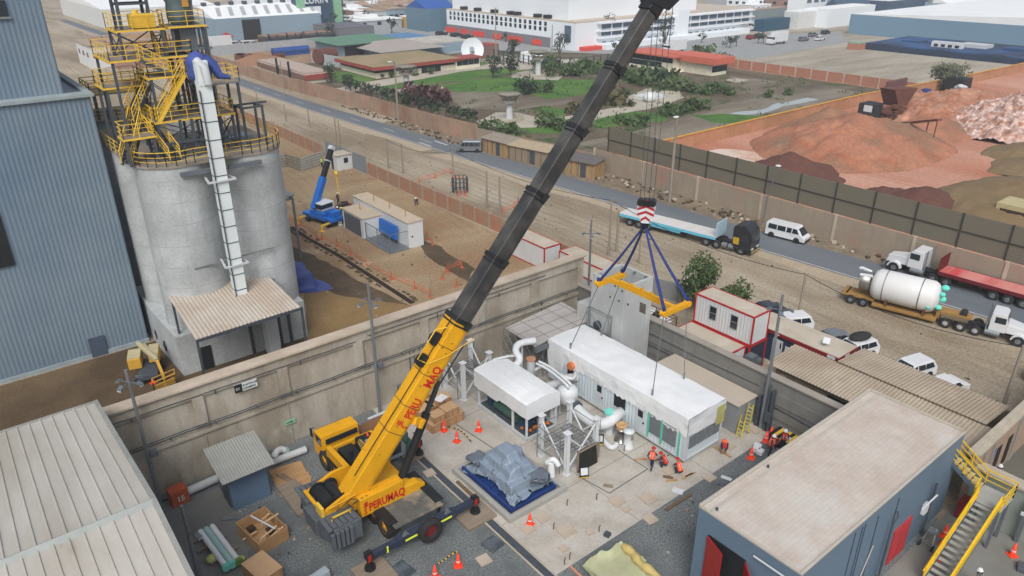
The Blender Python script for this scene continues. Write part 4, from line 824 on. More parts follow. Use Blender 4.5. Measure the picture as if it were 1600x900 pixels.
# tall head frame
b = MB(SB); fx0, fx1, fy0, fy1 = 12.9, 14.9, 61.0, 62.6
for x, y in ((fx0, fy0), (fx1, fy0), (fx1, fy1), (fx0, fy1)): b.bar((x, y, 26.5), (x, y, 31.5), .2)
for z in (28.2, 29.8): b.bar((fx0, fy0, z), (fx1, fy0, z), .14); b.bar((fx0, fy1, z), (fx1, fy1, z), .14); b.bar((fx0, fy0, z), (fx0, fy1, z), .14); b.bar((fx1, fy0, z), (fx1, fy1, z), .14)
b.box(fx0, fy0, 28.9, fx1, fy1, 29.0); b.build('head_frame', dsteel)
b = MB(SB); b.box(13.6, 60.6, 26.55, 15.2, 62.0, 27.5); b.cyl((14.0, 61.0, 27.5), (14.0, 61.0, 27.8), .2); b.build('screen_machine', syel, bevel=.05)
b = MB(SB); rows = []
for k in range(8):   # wrapped tank
    z = 26.6 + k * .3; q = []
    for i in range(20):
        a = 2 * math.pi * i / 20; r = .95 + (.08 if k > 5 else 0) - (.2 if k == 0 else 0) + .06 * mnoise.noise(Vector((math.cos(a) * 2, math.sin(a) * 2, k * .7))); q.append((17.3 + math.cos(a) * r, 61.7 + math.sin(a) * r, z))
    rows += q
b.add(rows, [(k * 20 + i, k * 20 + (i + 1) % 20, (k + 1) * 20 + (i + 1) % 20, (k + 1) * 20 + i) for k in range(7) for i in range(20)], True); b.add(rows[-20:], [tuple(range(20))])
b.build('wrapped_tank', mat('dark_wrap', (74, 96, 104), var=.3, sc=1.5, rough=.35, c2=(96, 112, 112), spec=.6)); b = MB(SB); b.cb((17.5, 60.74, 28.1), (.45, .1, .5)); b.build('warning_panel', mat('ochre_patch', (206, 150, 70)))
tarp_blue = mat('tarp_blue', (62, 78, 140), k=1, var=.2, sc=1.2, rough=.45, bump=.6, bsc=3)
def drape_sheet(cx, cy, sx, sy, blocks, z0=.02, nx=46, ny=46, over=1.0, rot=0, seed=1, iters=420, lift=.3):
    """let a loose sheet fall over solid blocks (x0,y0,x1,y1,top) and settle into folds; returns a mesh builder"""
    rg = np.random.RandomState(seed); u, v = np.meshgrid(np.linspace(-1, 1, nx), np.linspace(-1, 1, ny), indexing='ij'); ca, sa = math.cos(rot), math.sin(rot)
    X = np.stack([cx + (u * ca * sx - v * sa * sy) * .93, cy + (u * sa * sx + v * ca * sy) * .93, np.full_like(u, max(b[4] for b in blocks) + lift) + rg.rand(nx, ny) * .25], -1)
    X[..., :2] += rg.randn(nx, ny, 2) * .05; Pv = X.copy(); dx, dy = 2 * sx * over / (nx - 1), 2 * sy * over / (ny - 1); dd = math.hypot(dx, dy)
    def hf(x, y):
        h_ = np.full_like(x, z0)
        for (x0_, y0_, x1_, y1_, t) in blocks:
            e = np.minimum(np.minimum(x - x0_, x1_ - x), np.minimum(y - y0_, y1_ - y)); h_ = np.maximum(h_, z0 + (t - z0) * np.clip(e / .12 + 1, 0, 1))
        return h_
    def con(A, B, L):
        d_ = B - A; l_ = np.linalg.norm(d_, axis=-1, keepdims=True) + 1e-9; c = d_ * (1 - L / l_) * .48; return c
    for it in range(iters):
        V_ = (X - Pv) * .93; Pv = X.copy(); X = X + V_; X[..., 2] -= .006
        for _ in range(3):
            for o_ in (0, 1):
                c = con(X[o_:-1:2][:len(X[o_ + 1::2])], X[o_ + 1::2], dx); k = len(c); X[o_:o_ + 2 * k:2] += c; X[o_ + 1:o_ + 1 + 2 * k:2] -= c
                c = con(X[:, o_:-1:2], X[:, o_ + 1::2], dy); k = c.shape[1]; X[:, o_:o_ + 2 * k:2] += c; X[:, o_ + 1:o_ + 1 + 2 * k:2] -= c
            c = con(X[:-1, :-1], X[1:, 1:], dd) * .25; X[:-1, :-1] += c; X[1:, 1:] -= c; c = con(X[1:, :-1], X[:-1, 1:], dd) * .25; X[1:, :-1] += c; X[:-1, 1:] -= c
        h_ = hf(X[..., 0], X[..., 1]) + .03; lo = X[..., 2] < h_; X[..., 2] = np.where(lo, h_, X[..., 2]); Pv[..., 2] = np.where(lo, h_, Pv[..., 2])
        for a in (0, 1): Pv[..., a] = np.where(lo, X[..., a] * .6 + Pv[..., a] * .4, Pv[..., a])
    b = MB(); n = ny; b.add([tuple(map(float, p)) for p in X.reshape(-1, 3)], [(i * n + j, (i + 1) * n + j, (i + 1) * n + j + 1, i * n + j + 1) for i in range(nx - 1) for j in range(ny - 1)], True); return b
b = MB(SB); q = []
for i in range(9):
    for j in range(9):
        u = j / 8 * 2 * math.pi; r = [.5, .75, .85, .8, .8, .85, .8, .55, .1][i]; z = 23.0 + i * .27
        q.append((exc + .1 + math.cos(u) * r * (1 + .2 * mnoise.noise(Vector((u * 2, i, 0)))), ey + .9 + math.sin(u) * r * 1.1, z + .12 * mnoise.noise(Vector((u, i * .7, 3)))))
b.add(q, [(i * 9 + j, i * 9 + (j + 1), (i + 1) * 9 + (j + 1), (i + 1) * 9 + j) for i in range(8) for j in range(8)], True)
b.tube([(exc + .5, ey + .6, 24.6), (exc + 1.0, ey + .4, 24.2), (exc + 1.3, ey + .2, 23.4), (exc + 2.0, ey, 23.2)], [.4, .38, .3, .12], 8); b.build('blue_tarpaulin', tarp_blue)
b = MB(SB); b.tube([(exc - .2, ey + .1, 24.6), (exc + .1, ey - .5, 24.2), (exc + .2, ey - .45, 23.0)], .3, 8); b.build('chute_bend', whited)
stair(SB, (14.2, 58.6, ZS + .2), (13.2, 61.5, 20.0), .9, dsteel, dsteel, syel); stair(SB, (12.0, 60.8, 20.0), (14.0, 62.2, 22.4), .9, dsteel, dsteel, syel); stair(SB, (15.4, 60.0, 23.2), (13.4, 60.1, 24.5), .8, dsteel, dsteel, syel); stair(SB, (11.0, 59.5, 17.2), (12.6, 61, 20), .9, dsteel, dsteel, syel)
stair(SB, (15.5, 61.6, 24.5), (15.7, 63.2, 26.5), .8, syel, syel, syel); stair(SB, (13.8, 59.9, 20.0), (16.2, 59.8, 23.2), .8, syel, syel, syel)
deck('corner_landing', 11.0, 13.2, 58.9, 60.6, 19.2, brace=False)
b = MB(SB)
for x, y in ((17.0, 59.0), (17.8, 59.0), (16.0, 59.2), (15.2, 59.4), (18.2, 60.0)): b.bar((x, y, ZS), (x, y, 20), .2)
for x in (14.8, 15.9, 17.0, 18.0): b.bar((x, 59.2, ZS + .4), (x + .7, 59.2, ZS + 1.6), .14); b.bar((x + .7, 59.25, ZS + .4), (x, 59.25, ZS + 1.6), .14)
b.bar((13.5, 59.1, 18.4), (19, 59.1, 18.4), .16); b.build('under_frame', dsteel)
b = MB(SB)
for x, y in ((20.0, 59.3), (21.6, 59.3), (20.0, 60.9), (21.6, 60.9)): b.bar((x, y, ZS + .16), (x, y, 20.3), .16)
b.box(19.9, 59.2, 20.2, 21.7, 59.35, 20.35); b.box(19.9, 60.8, 20.2, 22.6, 60.95, 20.35); b.box(19.9, 59.35, 20.2, 20.05, 60.8, 20.35); b.box(21.55, 59.35, 20.2, 21.7, 60.8, 20.35); b.build('open_frame', dsteel)
b = MB(SB); b.box(18.9, 61.5, ZS + .17, 21.2, 63.2, ZS + .6); b.bar((19.2, 60.6, 17.3), (20.4, 60.0, 17.3), .25); b.build('stored_beams', galv)
b = MB(SB); b.box(18.0, 63.4, 21.5, 19.6, 65.4, 21.6); 
for x, y in ((18.1, 63.5), (19.5, 63.5), (18.1, 65.3), (19.5, 65.3)): b.bar((x, y, 17.2), (x, y, 26.0), .16)
b.box(17.9, 63.3, 26.0, 19.7, 65.5, 26.12); b.build('hoist_frame', galv)
# further silo group behind, with its own rails
S2 = thing('rear_silos', 'second pair of concrete silos with yellow railings behind the front silo block', 'silos', (14, 80, 0))
for x in (14.6, 20.4):
    b = MB(S2); b.cyl((x, 80, 0), (x, 80, 17.2), 3.3, n=40); b.build('silo', siloc)
    b = MB(S2); rail(b, [(x + 3.45 * math.cos(t), 80 + 3.45 * math.sin(t), 17.25) for t in np.linspace(math.pi * .9, math.pi * 2.1, 18)], step=1.3, r=.03, toe=False); b.build('handrail', syel)
    b = MB(S2); b.cyl((x, 80, 17.2), (x, 80, 17.32), 3.6, n=40); b.build('top_deck', deckm)
def deck2(x0, x1, y0, y1, z):
    b = MB(S2); b.box(x0, y0, z - .15, x1, y1, z); b.build('deck', deckm); b = MB(S2); rail(b, [(x0, y0, z), (x1, y0, z), (x1, y1, z), (x0, y1, z)], closed=True, step=1.2, r=.045); b.build('handrail', syel)
    for x in (x0 + .3, x1 - .3):
        for y in (y0 + .2, y1 - .2): b = MB(S2); b.bar((x, y, 17.3), (x, y, z), .25); b.build('deck_column', dsteel)
deck2(12.6, 17.5, 77.6, 81.5, 19.6)
# ---------------- things standing in the yard ----------------
SL = .016
# wrapped compressor skid
T = thing('compressor_skid', 'compressor on a low frame under a white wrapped canopy with curved top', 'compressor', (28.8, 35.7, SL))
b = MB(T)
for a, c in (((27.4, 32.8), (27.4, 38.6)), ((30.2, 32.8), (30.2, 38.6))): b.bar((a[0], a[1], .15), (c[0], c[1], .15), .18, .2)
for y in (32.8, 34.7, 36.6, 38.6): b.bar((27.5, y, .15), (30.1, y, .15), .18, .18)
b.build('base_frame', whited)
b = MB(T); b.box(27.55, 32.95, .2, 30.05, 38.45, .26); b.build('deck_plate', dsteel)
for x in (27.45, 30.15):
    for y in (32.85, 34.4, 38.5): b = MB(T); b.bar((x, y, .25), (x, y, 2.4), .13); b.build('post', whitep)
b = MB(T); n = 22; q = []
for i in range(n + 1):
    y = 32.55 + 6.2 * i / n; lo = 2.05 - .25 * (i > n * .5) + .12 * mnoise.noise(Vector((y * 1.3, 0, 4)))
    for u, z in ((0, lo), (.0, 2.7), (.0, 3.2), (.06, 3.28), (.35, 3.38), (.6, 3.38), (.94, 3.24), (1, 3.1), (1, 2.4), (1, lo)):
        v = mnoise.noise_vector(Vector((y * 1.2, u * 3, z))) * .04; q.append((27.2 + 3.1 * u + v.x, y + v.y, z + v.z))
b.add(q, [(i * 10 + j, (i + 1) * 10 + j, (i + 1) * 10 + j + 1, i * 10 + j + 1) for i in range(n) for j in range(9)])
for y in (32.55, 38.75):
    e = [(27.2, 2.0), (27.2, 3.2), (27.4, 3.28), (28.3, 3.38), (29.1, 3.38), (30.1, 3.24), (30.3, 3.1), (30.3, 2.0)]
    vs = [(x, y, z) for x, z in e]; b.add(vs, [tuple(range(8)) if y < 35 else tuple(range(8))[::-1]])
b.build('wrapping', wrap)
b = MB(T); b.cyl((28.0, 34.4, .9), (28.0, 36.9, .9), .42, n=16); b.cyl((29.1, 36.5, 1.1), (29.1, 38.0, 1.1), .5, n=16); b.box(28.4, 35.0, .26, 29.4, 36.2, 1.5); b.build('motor', mat('machine_green', (70, 104, 92)), bevel=.03)
b = MB(T); b.cyl((29.2, 33.4, .3), (29.2, 33.4, 1.7), .35, n=12); b.cyl((28.1, 37.8, .3), (28.1, 37.8, 1.5), .32, n=12); b.build('machine_blue', mat('machine_blue', (44, 74, 100))); b = MB(T); b.box(27.8, 33.5, .26, 28.6, 34.2, .9); b.build('machine_blue', mat('machine_blue', (44, 74, 100)), bevel=.02)
b = MB(T)
for i in range(14):
    x = random.uniform(27.7, 29.9); y = random.uniform(33.1, 38.2); b.tube([(x, y, .3), (x, y, random.uniform(.6, 1.9)), (x + random.uniform(-.6, .6), y + random.uniform(-.8, .8), random.uniform(.8, 1.9))], random.uniform(.03, .08), 6)
b.build('pipework', galv)
for i in range(7): b = MB(T); b.ell((random.uniform(27.8, 29.8), random.uniform(32.9, 33.8), .45), (.16, .14, .16), 8, 6); b.build('valve_wheel', mat('valve_orange', (196, 110, 40), var=.2))
# pipe racks
def rack(name, label, x0, y0, w, h, gz):
    T = thing(name, label, 'pipe rack', (x0 + w / 2, y0 + w / 2, SL)); C_ = [(x0, y0), (x0 + w, y0), (x0 + w, y0 + w), (x0, y0 + w)]
    for x, y in C_:
        b = MB(T); b.box(x - .14, y - .14, .03, x + .14, y - .11, h); b.box(x - .14, y + .11, .03, x + .14, y + .14, h); b.box(x - .02, y - .11, .03, x + .02, y + .11, h); b.box(x - .22, y - .22, SL, x + .22, y + .22, SL + .04); b.box(x - .24, y - .24, h, x + .24, y + .24, h + .05); b.build('column', whitep)
    for i in range(4):
        p, q = C_[i], C_[(i + 1) % 4]
        if i == 2: continue
        b = MB(T); b.bar((p[0], p[1], .25), (q[0], q[1], h - .3), .09); b.bar((q[0], q[1], .25), (p[0], p[1], h - .3), .09); b.build('brace', whitep)
    b = MB(T); z = gz
    for k in range(9): b.bar((x0 + .1, y0 + .1 + (w - .2) * k / 8, z), (x0 + w - .1, y0 + .1 + (w - .2) * k / 8, z), .07, .05)
    for k in (0, .33, .66, 1): b.bar((x0 + .1 + (w - .2) * k, y0 + .1, z + .05), (x0 + .1 + (w - .2) * k, y0 + w - .1, z + .05), .07, .07)
    for x, y in ((x0 - .35, y0 + .3), (x0 + w + .3, y0 - .1), (x0 - .35, y0 + w), (x0 + w + .3, y0 + w)): b.cyl((x, y, SL), (x, y, h - .1), .03, n=6)
    for z2 in (.9, 1.8, 2.6): b.cyl((x0 - .35, y0 + .3, z2), (x0 - .35, y0 + w, z2), .03, n=5); b.cyl((x0 + w + .3, y0 - .1, z2), (x0 + w + .3, y0 + w, z2), .03, n=5); b.cyl((x0 - .35, y0 + w, z2), (x0 + w + .3, y0 + w, z2), .03, n=5)
    b.build('working_platform', galv); return T
R1 = rack('pipe_rack', 'white braced steel column rack nearest the tarpaulin, with a dark panel leaning on it', 27.2, 28.4, 2.6, 3.3, 1.55)
R2 = rack('pipe_rack', 'white braced steel column rack behind the crane boom by the precast wall', 27.0, 39.9, 2.5, 3.3, 1.6)
b = MB(); b.cb((28.75, 28.05, .85), (1.7, .06, 1.6), rx=-.12); b.cm = 1; b.cb((28.75, 28.0, 1.66), (1.8, .1, .1)); b.cb((27.85, 28.0, .85), (.08, .1, 1.66)); b.cb((29.65, 28.0, .85), (.08, .1, 1.66))
solo('mesh_screen', b, [mat('black_mesh', (40, 42, 34), var=.3, sc=3), oldwood], 'dark timber framed mesh panel leaning on the front pipe rack', 'panel')
b = MB(); b.box(28.0, 28.6, .8, 29.6, 29.8, .95); b.box(27.9, 28.5, 1.6, 29.7, 30, 1.7)
T = thing('info_board', 'small white notice board with yellow foot in front of the dark panel', 'notice board', (27.75, 27.3, SL))
b = MB(T); b.cb((27.75, 27.3, .62), (.62, .04, .75), rz=-.5, rx=-.2); b.build('board', black); b = MB(T); b.cb((27.74, 27.27, .65), (.48, .04, .5), rz=-.5, rx=-.2); b.build('notice', whitep); b = MB(T); b.cb((27.75, 27.28, .2), (.6, .06, .14), rz=-.5); b.build('foot_strip', syel)
q = G(936, 697); T = thing('info_board', 'small notice board with yellow foot beside the bent white pipe piece', 'notice board', q)
b = MB(T); b.cb(q + Vector((0, 0, .62)), (.6, .04, .7), rz=-.7, rx=-.2); b.build('board', black); b = MB(T); b.cb(q + Vector((-.03, -.03, .66)), (.45, .04, .45), rz=-.7, rx=-.2); b.build('notice', whitep); b = MB(T); b.cb(q + Vector((0, -.03, .2)), (.55, .06, .14), rz=-.7); b.build('foot_strip', syel)
# pipework
orc = mat('orange_cap', (220, 130, 84)); teal = mat('teal_cap', (120, 205, 190), k=.9)
T = thing('swan_neck_pipe', 'white S bend pipe rising behind the wrapped compressor', 'pipe', (31, 39, SL))
b = MB(T); P_ = [G(775, 575, 2.6), G(803, 572, 2.9), G(812, 561, 3.3), G(806, 548, 3.8), G(812, 537, 4.1), G(836, 532, 4.1)]
def smooth(P, k=5):
    P = [Vector(p) for p in P]; out = []
    for i in range(len(P) - 1):
        p0 = P[max(i - 1, 0)]; p1 = P[i]; p2 = P[i + 1]; p3 = P[min(i + 2, len(P) - 1)]
        for j in range(k):
            t = j / k; out.append(.5 * ((2 * p1) + (p2 - p0) * t + (2 * p0 - 5 * p1 + 4 * p2 - p3) * t * t + (3 * p1 - p0 - 3 * p2 + p3) * t ** 3))
    return out + [P[-1]]
b.tube(smooth(P_), .27, 14); b.build('pipe', whitep)
b = MB(T); b.tube(smooth([G(770, 562, 3.4), G(800, 556, 3.4), G(812, 560, 3.2)]), .09, 8); b.tube([P_[-2] + Vector((.4, .2, 0)), P_[-2] + Vector((.4, .2, -4.1))], .08, 8); b.build('small_pipe', whitep)
q = G(829, 606, 0); T = thing('stub_pipe', 'white vertical pipe with pinkish wooden cap between compressor and module', 'pipe', q)
b = MB(T); b.cyl(q, q + Vector((0, 0, 2.6)), .33, n=16); b.build('pipe', whitep); b = MB(T); b.cyl(q + Vector((0, 0, 2.6)), q + Vector((0, 0, 2.7)), .4, n=16); b.build('cap', mat('pink_cap', (204, 150, 122)))
T = thing('pipe_bridge', 'thin white parallel pipes crossing from the compressor to the module', 'pipe', (32, 36, SL))
for i, o_ in enumerate((Vector((0, 0, 0)), Vector((.35, .1, 0)))):
    b = MB(T); b.tube(smooth([G(838, 568, 3) + o_, G(857, 578, 3) + o_, G(884, 600, 2.9) + o_, G(889, 608, 2.5) + o_]), .1, 8); b.build('pipe', whitep)
b = MB(T); b.tube(smooth([G(836, 578, 2.4), G(850, 572, 2.4), G(870, 583, 2.4), G(893, 592, 2.3), OX(900, 582, 34)]), .13, 8); b.build('pipe', whitep)
b = MB(T); b.tube(smooth([G(846, 606, 1.9), G(868, 600, 1.9), G(885, 591, 1.9), OX(902, 590, 34.1)]), .32, 12); b.build('header', mat('pale_header', (196, 198, 200)))
b = MB(T); b.cyl((33.0, 35.5, SL), (33.0, 35.5, 1.7), .08); b.build('support', galv)
q = G(887, 660, 0); q = G(886, 648, 0)
T = thing('pressure_vessel', 'round topped white pressure vessel between compressor and module', 'tank', q)
b = MB(T); b.lathe([(.0, 1.1), (.5, 1.15), (.78, 1.35), (.8, 2.0), (.76, 2.2), (.6, 2.42), (.3, 2.56), (0, 2.6)], (q.x, q.y, 0), n=24); b.build('shell', whitep)
for a in (0, 2.1, 4.2): b = MB(T); b.cyl((q.x + .6 * math.cos(a), q.y + .6 * math.sin(a), SL), (q.x + .6 * math.cos(a), q.y + .6 * math.sin(a), 1.3), .07); b.build('leg', whitep)
for i, (px, py, ln_, cap) in enumerate(((864, 640, 1.9, 1), (878, 630, 2.0, 0))):
    q = G(px, py + 18); T = thing('capped_pipe', ('upright white pipe with an orange crossed cap' if i == 0 else 'slanting white pipe with orange end cap beside the round vessel'), 'pipe', q)
    b = MB(T); d_ = Vector((0, 0, ln_)) if i == 0 else Vector((-.3, -.9, .5)); s_ = q if i == 0 else q + Vector((.3, .9, 1.3)); b.cyl(s_, s_ + d_, .32, n=16); b.build('pipe', whitep)
    b = MB(T); b.cyl(s_ + d_, s_ + d_ * 1.05, .36, n=16); b.build('cap', mat('orange_end', (214, 92, 40), k=.95))
    b = MB(T); b.cyl(s_ + d_ * .9, s_ + d_ * .94, .42, n=16); b.build('flange', galv)
    if i: b = MB(T); b.cyl(q + Vector((.3, .9, 0)), s_, .09); b.build('support', galv)
T = thing('elbow_pipe', 'fat white elbow pipe running into the dark opening of the module', 'pipe', (31, 30.5, SL))
b = MB(T); P_ = [G(900, 638, 1.5), G(915, 652, 1.3), G(932, 662, 1.2), G(950, 660, 1.25), OX(962, 650, 33.0), OX(972, 643, 34.3)]; b.tube(smooth(P_), .42, 16); b.build('pipe', whitep)
b = MB(T); d_ = (P_[1] - P_[0]).normalized(); b.cyl(P_[0] - d_ * .2, P_[0] + d_ * .1, .55, n=18); b.build('flange', dsteel)
q = G(951, 676, 0); b = MB(T); b.cyl((q.x, q.y, SL), (q.x, q.y, 1.75), .36, n=16); b.build('riser', whitep); b = MB(T); b.cyl((q.x, q.y, 1.75), (q.x, q.y, 1.84), .42, n=18); b.build('cap', teal)
q = G(963, 673, 0); b = MB(T); b.cyl(q, q + Vector((0, 0, 1.1)), .09); b.build('support', whitep)
q = G(981, 698, 0); T = thing('filter_housing', 'white upright cylinder standing on the pad beside the module door', 'cylinder', q)
b = MB(T); b.lathe([(.0, .0), (.4, 0), (.4, .06), (.33, .1), (.33, 1.25), (.4, 1.28), (.4, 1.4), (.0, 1.42)], q, n=18); b.build('shell', whitep); b = MB(T); b.box(q.x - .1, q.y - .34, .75, q.x + .12, q.y - .32, 1.05); b.build('label_plate', mat('paper_grey', (150, 148, 120)))
q = G(970, 688, 0); T = thing('flanged_spool', 'shiny metal flanged pipe spool standing beside the white cylinder', 'pipe', q)
b = MB(T); b.lathe([(.5, 0), (.5, .08), (.38, .1), (.38, 1.0), (.48, 1.02), (.48, 1.1), (.0, 1.12)], q, n=18); b.build('shell', mat('stainless', (160, 158, 154), metal=.7, rough=.3)); b = MB(T); b.lathe([(.4, 1.1), (.44, 1.35), (.3, 1.42), (0, 1.3)], q, n=9, sm=False); b.build('timber_cover', wood)
b = MB(); b.tube(smooth([G(937, 686, .3), G(944, 690, .25), G(951, 697, .22), G(958, 699, .2), G(963, 694, .22)]), .2, 12); solo('pipe_elbow', b, whitep, 'short bent white pipe piece lying on the pad', 'pipe')
# grey tarpaulin covered machine on a kerbed plinth
T = thing('covered_machine', 'machine under crumpled grey tarpaulins on a blue skid inside a concrete kerb', 'covered machine', (23.7, 30, SL))
b = MB(T)
for x0_, y0_, x1_, y1_ in ((21.35, 27.1, 26.1, 27.4), (21.35, 27.4, 21.65, 33.3), (25.8, 27.4, 26.1, 33.3), (21.65, 33.0, 25.8, 33.3)): b.box(x0_, y0_, SL, x1_, y1_, .38)
b.build('kerb', mat('kerb_grey', (176, 174, 168), var=.06), bevel=.02)
bl = mat('skid_blue', (36, 62, 120), k=.95, var=.1, rough=.5)
b = MB(T); b.box(21.9, 27.7, .12, 25.6, 32.8, .2)
for x in (21.95, 25.5): b.bar((x, 27.6, .35), (x, 32.9, .35), .14, .3)
for y in np.arange(27.7, 33, .85): b.bar((21.95, y, .3), (25.5, y, .3), .1, .2)
b.build('skid', bl)
ntp = mat('grey_tarp', (140, 156, 174), k=.8, var=.12, sc=1.5, rough=.34, c2=(134, 148, 162), c3=(104, 114, 124), sc3=.6, fac3=(.58, .7), spec=.6)
mb_ = [(22.15, 27.8, 25.45, 32.7, .62), (22.5, 28.4, 25.1, 32.2, 1.35), (22.9, 28.9, 24.6, 31.6, 1.9), (23.3, 29.8, 24.2, 31.0, 2.55), (24.3, 30.2, 24.9, 30.9, 2.1), (23.2, 28.9, 23.7, 29.4, 2.1)]
b = drape_sheet(23.85, 30.25, 2.3, 2.95, mb_, .34, 74, 84, 1.16, .1, 3, 480, .5); b.T = T; b.off = T.location.copy(); b.build('tarpaulin', ntp)
b = drape_sheet(22.6, 32.2, 1.05, 1.05, [(22.1, 31.7, 23.1, 32.6, 1.45)], .36, 26, 26, 1.02, .2, 7, 260); b.T = T; b.off = T.location.copy(); b.build('tarpaulin', mat('dark_tarp', (108, 118, 130), var=.15, sc=1.5, rough=.35, spec=.6))
b = drape_sheet(24.7, 28.3, 1.15, 1.0, [(24.1, 27.9, 25.2, 28.7, 1.4)], .36, 26, 26, 1.05, -.3, 12, 260); b.T = T; b.off = T.location.copy(); b.build('tarpaulin', mat('dark_tarp', (96, 106, 118)))
b = MB(T); b.cyl((26.0, 28.6, .4), (26.0, 28.6, 1.4), .3, .2, n=12); b.tube(smooth([(25.9, 28.9, 1.3), (26.1, 28.5, 1.7), (26.3, 28.2, 1.3)]), .18, 8); b.build('wrapped_valve', wrap)
# cardboard and timber boxes
carton = mat('crate_brown', (190, 150, 112), k=.85, var=.1, sc=1.5, rough=.85)
def crate(name, lab, c, d, rz, m_=carton, group=None, lid=True):
    T = thing(name, lab, 'crate', c, rz, group); b = MB(); b.cb((0, 0, d[2] / 2), (d[0], d[1], d[2])); b.build('box', m_, T, .01)
    b = MB()
    for x in (-d[0] * .42, 0, d[0] * .42): b.box(x - .05, -d[1] / 2 - .02, .06, x + .05, -d[1] / 2 - .001, d[2] - .02); 
    for y in (-d[1] * .42, d[1] * .42): b.box(-d[0] / 2 - .02, y - .05, .06, -d[0] / 2 - .001, y + .05, d[2] - .02)
    b.build('batten', mat('batten', (168, 128, 88), k=.85, var=.1, sc=3), T)
    if lid: b = MB(); b.box(-d[0] / 2 - .03, -d[1] / 2 - .03, d[2], d[0] / 2 + .03, d[1] / 2 + .03, d[2] + .03); b.build('lid', mat('crate_lid', (206, 168, 128), k=.85, var=.08, sc=2), T)
    return T
gp = 'timber crates stacked behind the crane boom'
z = SL
for px, py, z_, d, lab in ((683, 668, 0, (1.5, 1.0, .7), 'front left bottom timber crate behind the boom, with one box on top'), (706, 657, 0, (1.5, 1.1, .75), 'front right bottom timber crate behind the boom'), (662, 650, 0, (1.3, 1.0, .8), 'timber crate half hidden by the boom edge'),
                           (683, 655, .75, (1.0, .8, .5), 'small timber crate on top of the front left one'), (702, 646, .8, (1.1, .9, .6), 'timber crate carrying a white sheet, on top of the right one'), (682, 640, 0, (1.5, 1.2, .8), 'rear timber crate nearest the white rack'), (655, 632, 0, (1.4, 1.1, .9), 'rear timber crate close behind the yellow boom'), (690, 628, .85, (1.2, .9, .45), 'flat topmost timber crate at the back of the pile')):
    q = G(px, py, z_) if z_ else G(px, py, 0); q.z = z_ if z_ else SL; crate('timber_crate', lab, q, d, .05, group=gp)
b = MB(); q = G(689, 622, 1.35); b.cb(q, (.9, .7, .05), rz=.3); b.cb(q + Vector((.1, 0, .05)), (.5, .4, .08), rz=.4); solo('plastic_sheet', b, wrap, 'folded white sheet lying on the topmost crate', 'sheet')
# open crates, plywood and pipes at the lower left
def opencrate(lab, c, w, l, h, rz, seed):
    random.seed(seed); T = thing('open_crate', lab, 'crate', c, rz); b = MB(); t = .05
    b.box(-w / 2, -l / 2, 0, w / 2, l / 2, .08); b.box(-w / 2, -l / 2, .08, -w / 2 + t, l / 2, h); b.box(w / 2 - t, -l / 2, .08, w / 2, l / 2, h); b.box(-w / 2 + t, -l / 2, .08, w / 2 - t, -l / 2 + t, h); b.box(-w / 2 + t, l / 2 - t, .08, w / 2 - t, l / 2, h); b.build('box', wood, T)
    b = MB()
    for k in range(9):
        x = random.uniform(-w * .4, w * .4); y = random.uniform(-l * .4, l * .4); b.cb((x, y, random.uniform(.15, h)), (random.uniform(.4, w * .7), .1, .06), rz=random.uniform(-1.2, 1.2), ry=random.uniform(-.3, .3))
    b.build('timber_offcuts', mat('light_wood', (216, 184, 140), k=.85, var=.1, sc=3), T)
    b = MB(); b.cb((.1, 0, h + .12), (.1, l * .8, .05), rz=.2); b.build('white_strip', whitep, T)
    b = MB(); b.cb((-w * .2, l * .25, h * .5), (.4, .4, .2)); b.cb((w * .2, -l * .1, h * .4), (.4, .5, .25)); b.build('dark_contents', mat('dark_brown', (70, 52, 42)), T); return T
opencrate('open timber crate of offcuts, the larger of two at the left of the gravel', G(412, 838, .0) + Vector((0, 0, .01)), 1.9, 2.6, .9, .15, 4)
crate('plywood_crate', 'closed plywood crate with torn white wrap below the open crate', G(413, 905) + Vector((0, 0, .01)), (1.3, 1.9, 1.0), .2, wood)
b = MB()
for pts, z_ in (([(420, 735), (470, 720), (485, 750), (440, 778)], .03), ([(424, 742), (482, 738), (490, 765), (450, 782)], .06), ([(440, 755), (488, 745), (480, 775), (455, 790)], .09)):
    P = [G(*p) for p in pts]; b.prism([(p.x, p.y) for p in P], z_ - .02, z_)
solo('plywood_sheets', b, wood, 'loose pile of plywood sheets between the shed and the crane', 'plywood')
b = MB(); q = G(425, 733); 
for i in range(3): b.cb(q + Vector((.3 * i, -1.6 - .25 * i, .03 + .05 * i)), (.14, 2.2, .05), rz=.3)
solo('loose_plank', b, oldwood, 'narrow planks on the gravel beside the plywood sheets', 'planks')
T = thing('pipe_bundle', 'white wrapped pipes with teal and green capped ends on timbers', 'pipes', G(347, 850) + Vector((0, 0, .01)))
for i, (dx, m_) in enumerate(((-.35, wrap), (0, mat('teal_pipe', (176, 214, 208))), (.35, wrap))):
    b = MB(T); a = G(322, 826, .45) + Vector((dx, 0, 0)); c = G(362, 880, .45) + Vector((dx, 0, 0)); b.cyl(a, c, .17, n=12); b.build('pipe', m_)
    b = MB(T); b.cyl(c, c + (c - a).normalized() * .2, .24, n=12); b.build('end_cap', teal if i != 2 else mat('green_cap', (120, 150, 80)))
b = MB(T)
for px, py in ((330, 850), (350, 868), (322, 835)): q = G(px, py, .15); b.cb(q, (1.7, .14, .14), rz=.2)
b.build('timber', oldwood)
b = MB(T); q = G(333, 872, .2); b.ell(q, (.45, .35, .25), 10, 6); b.ell(G(372, 876, .2), (.45, .3, .22), 10, 6); b.build('plastic_bag', mat('pale_plastic', (196, 200, 120), var=.2, sc=3, rough=.3))
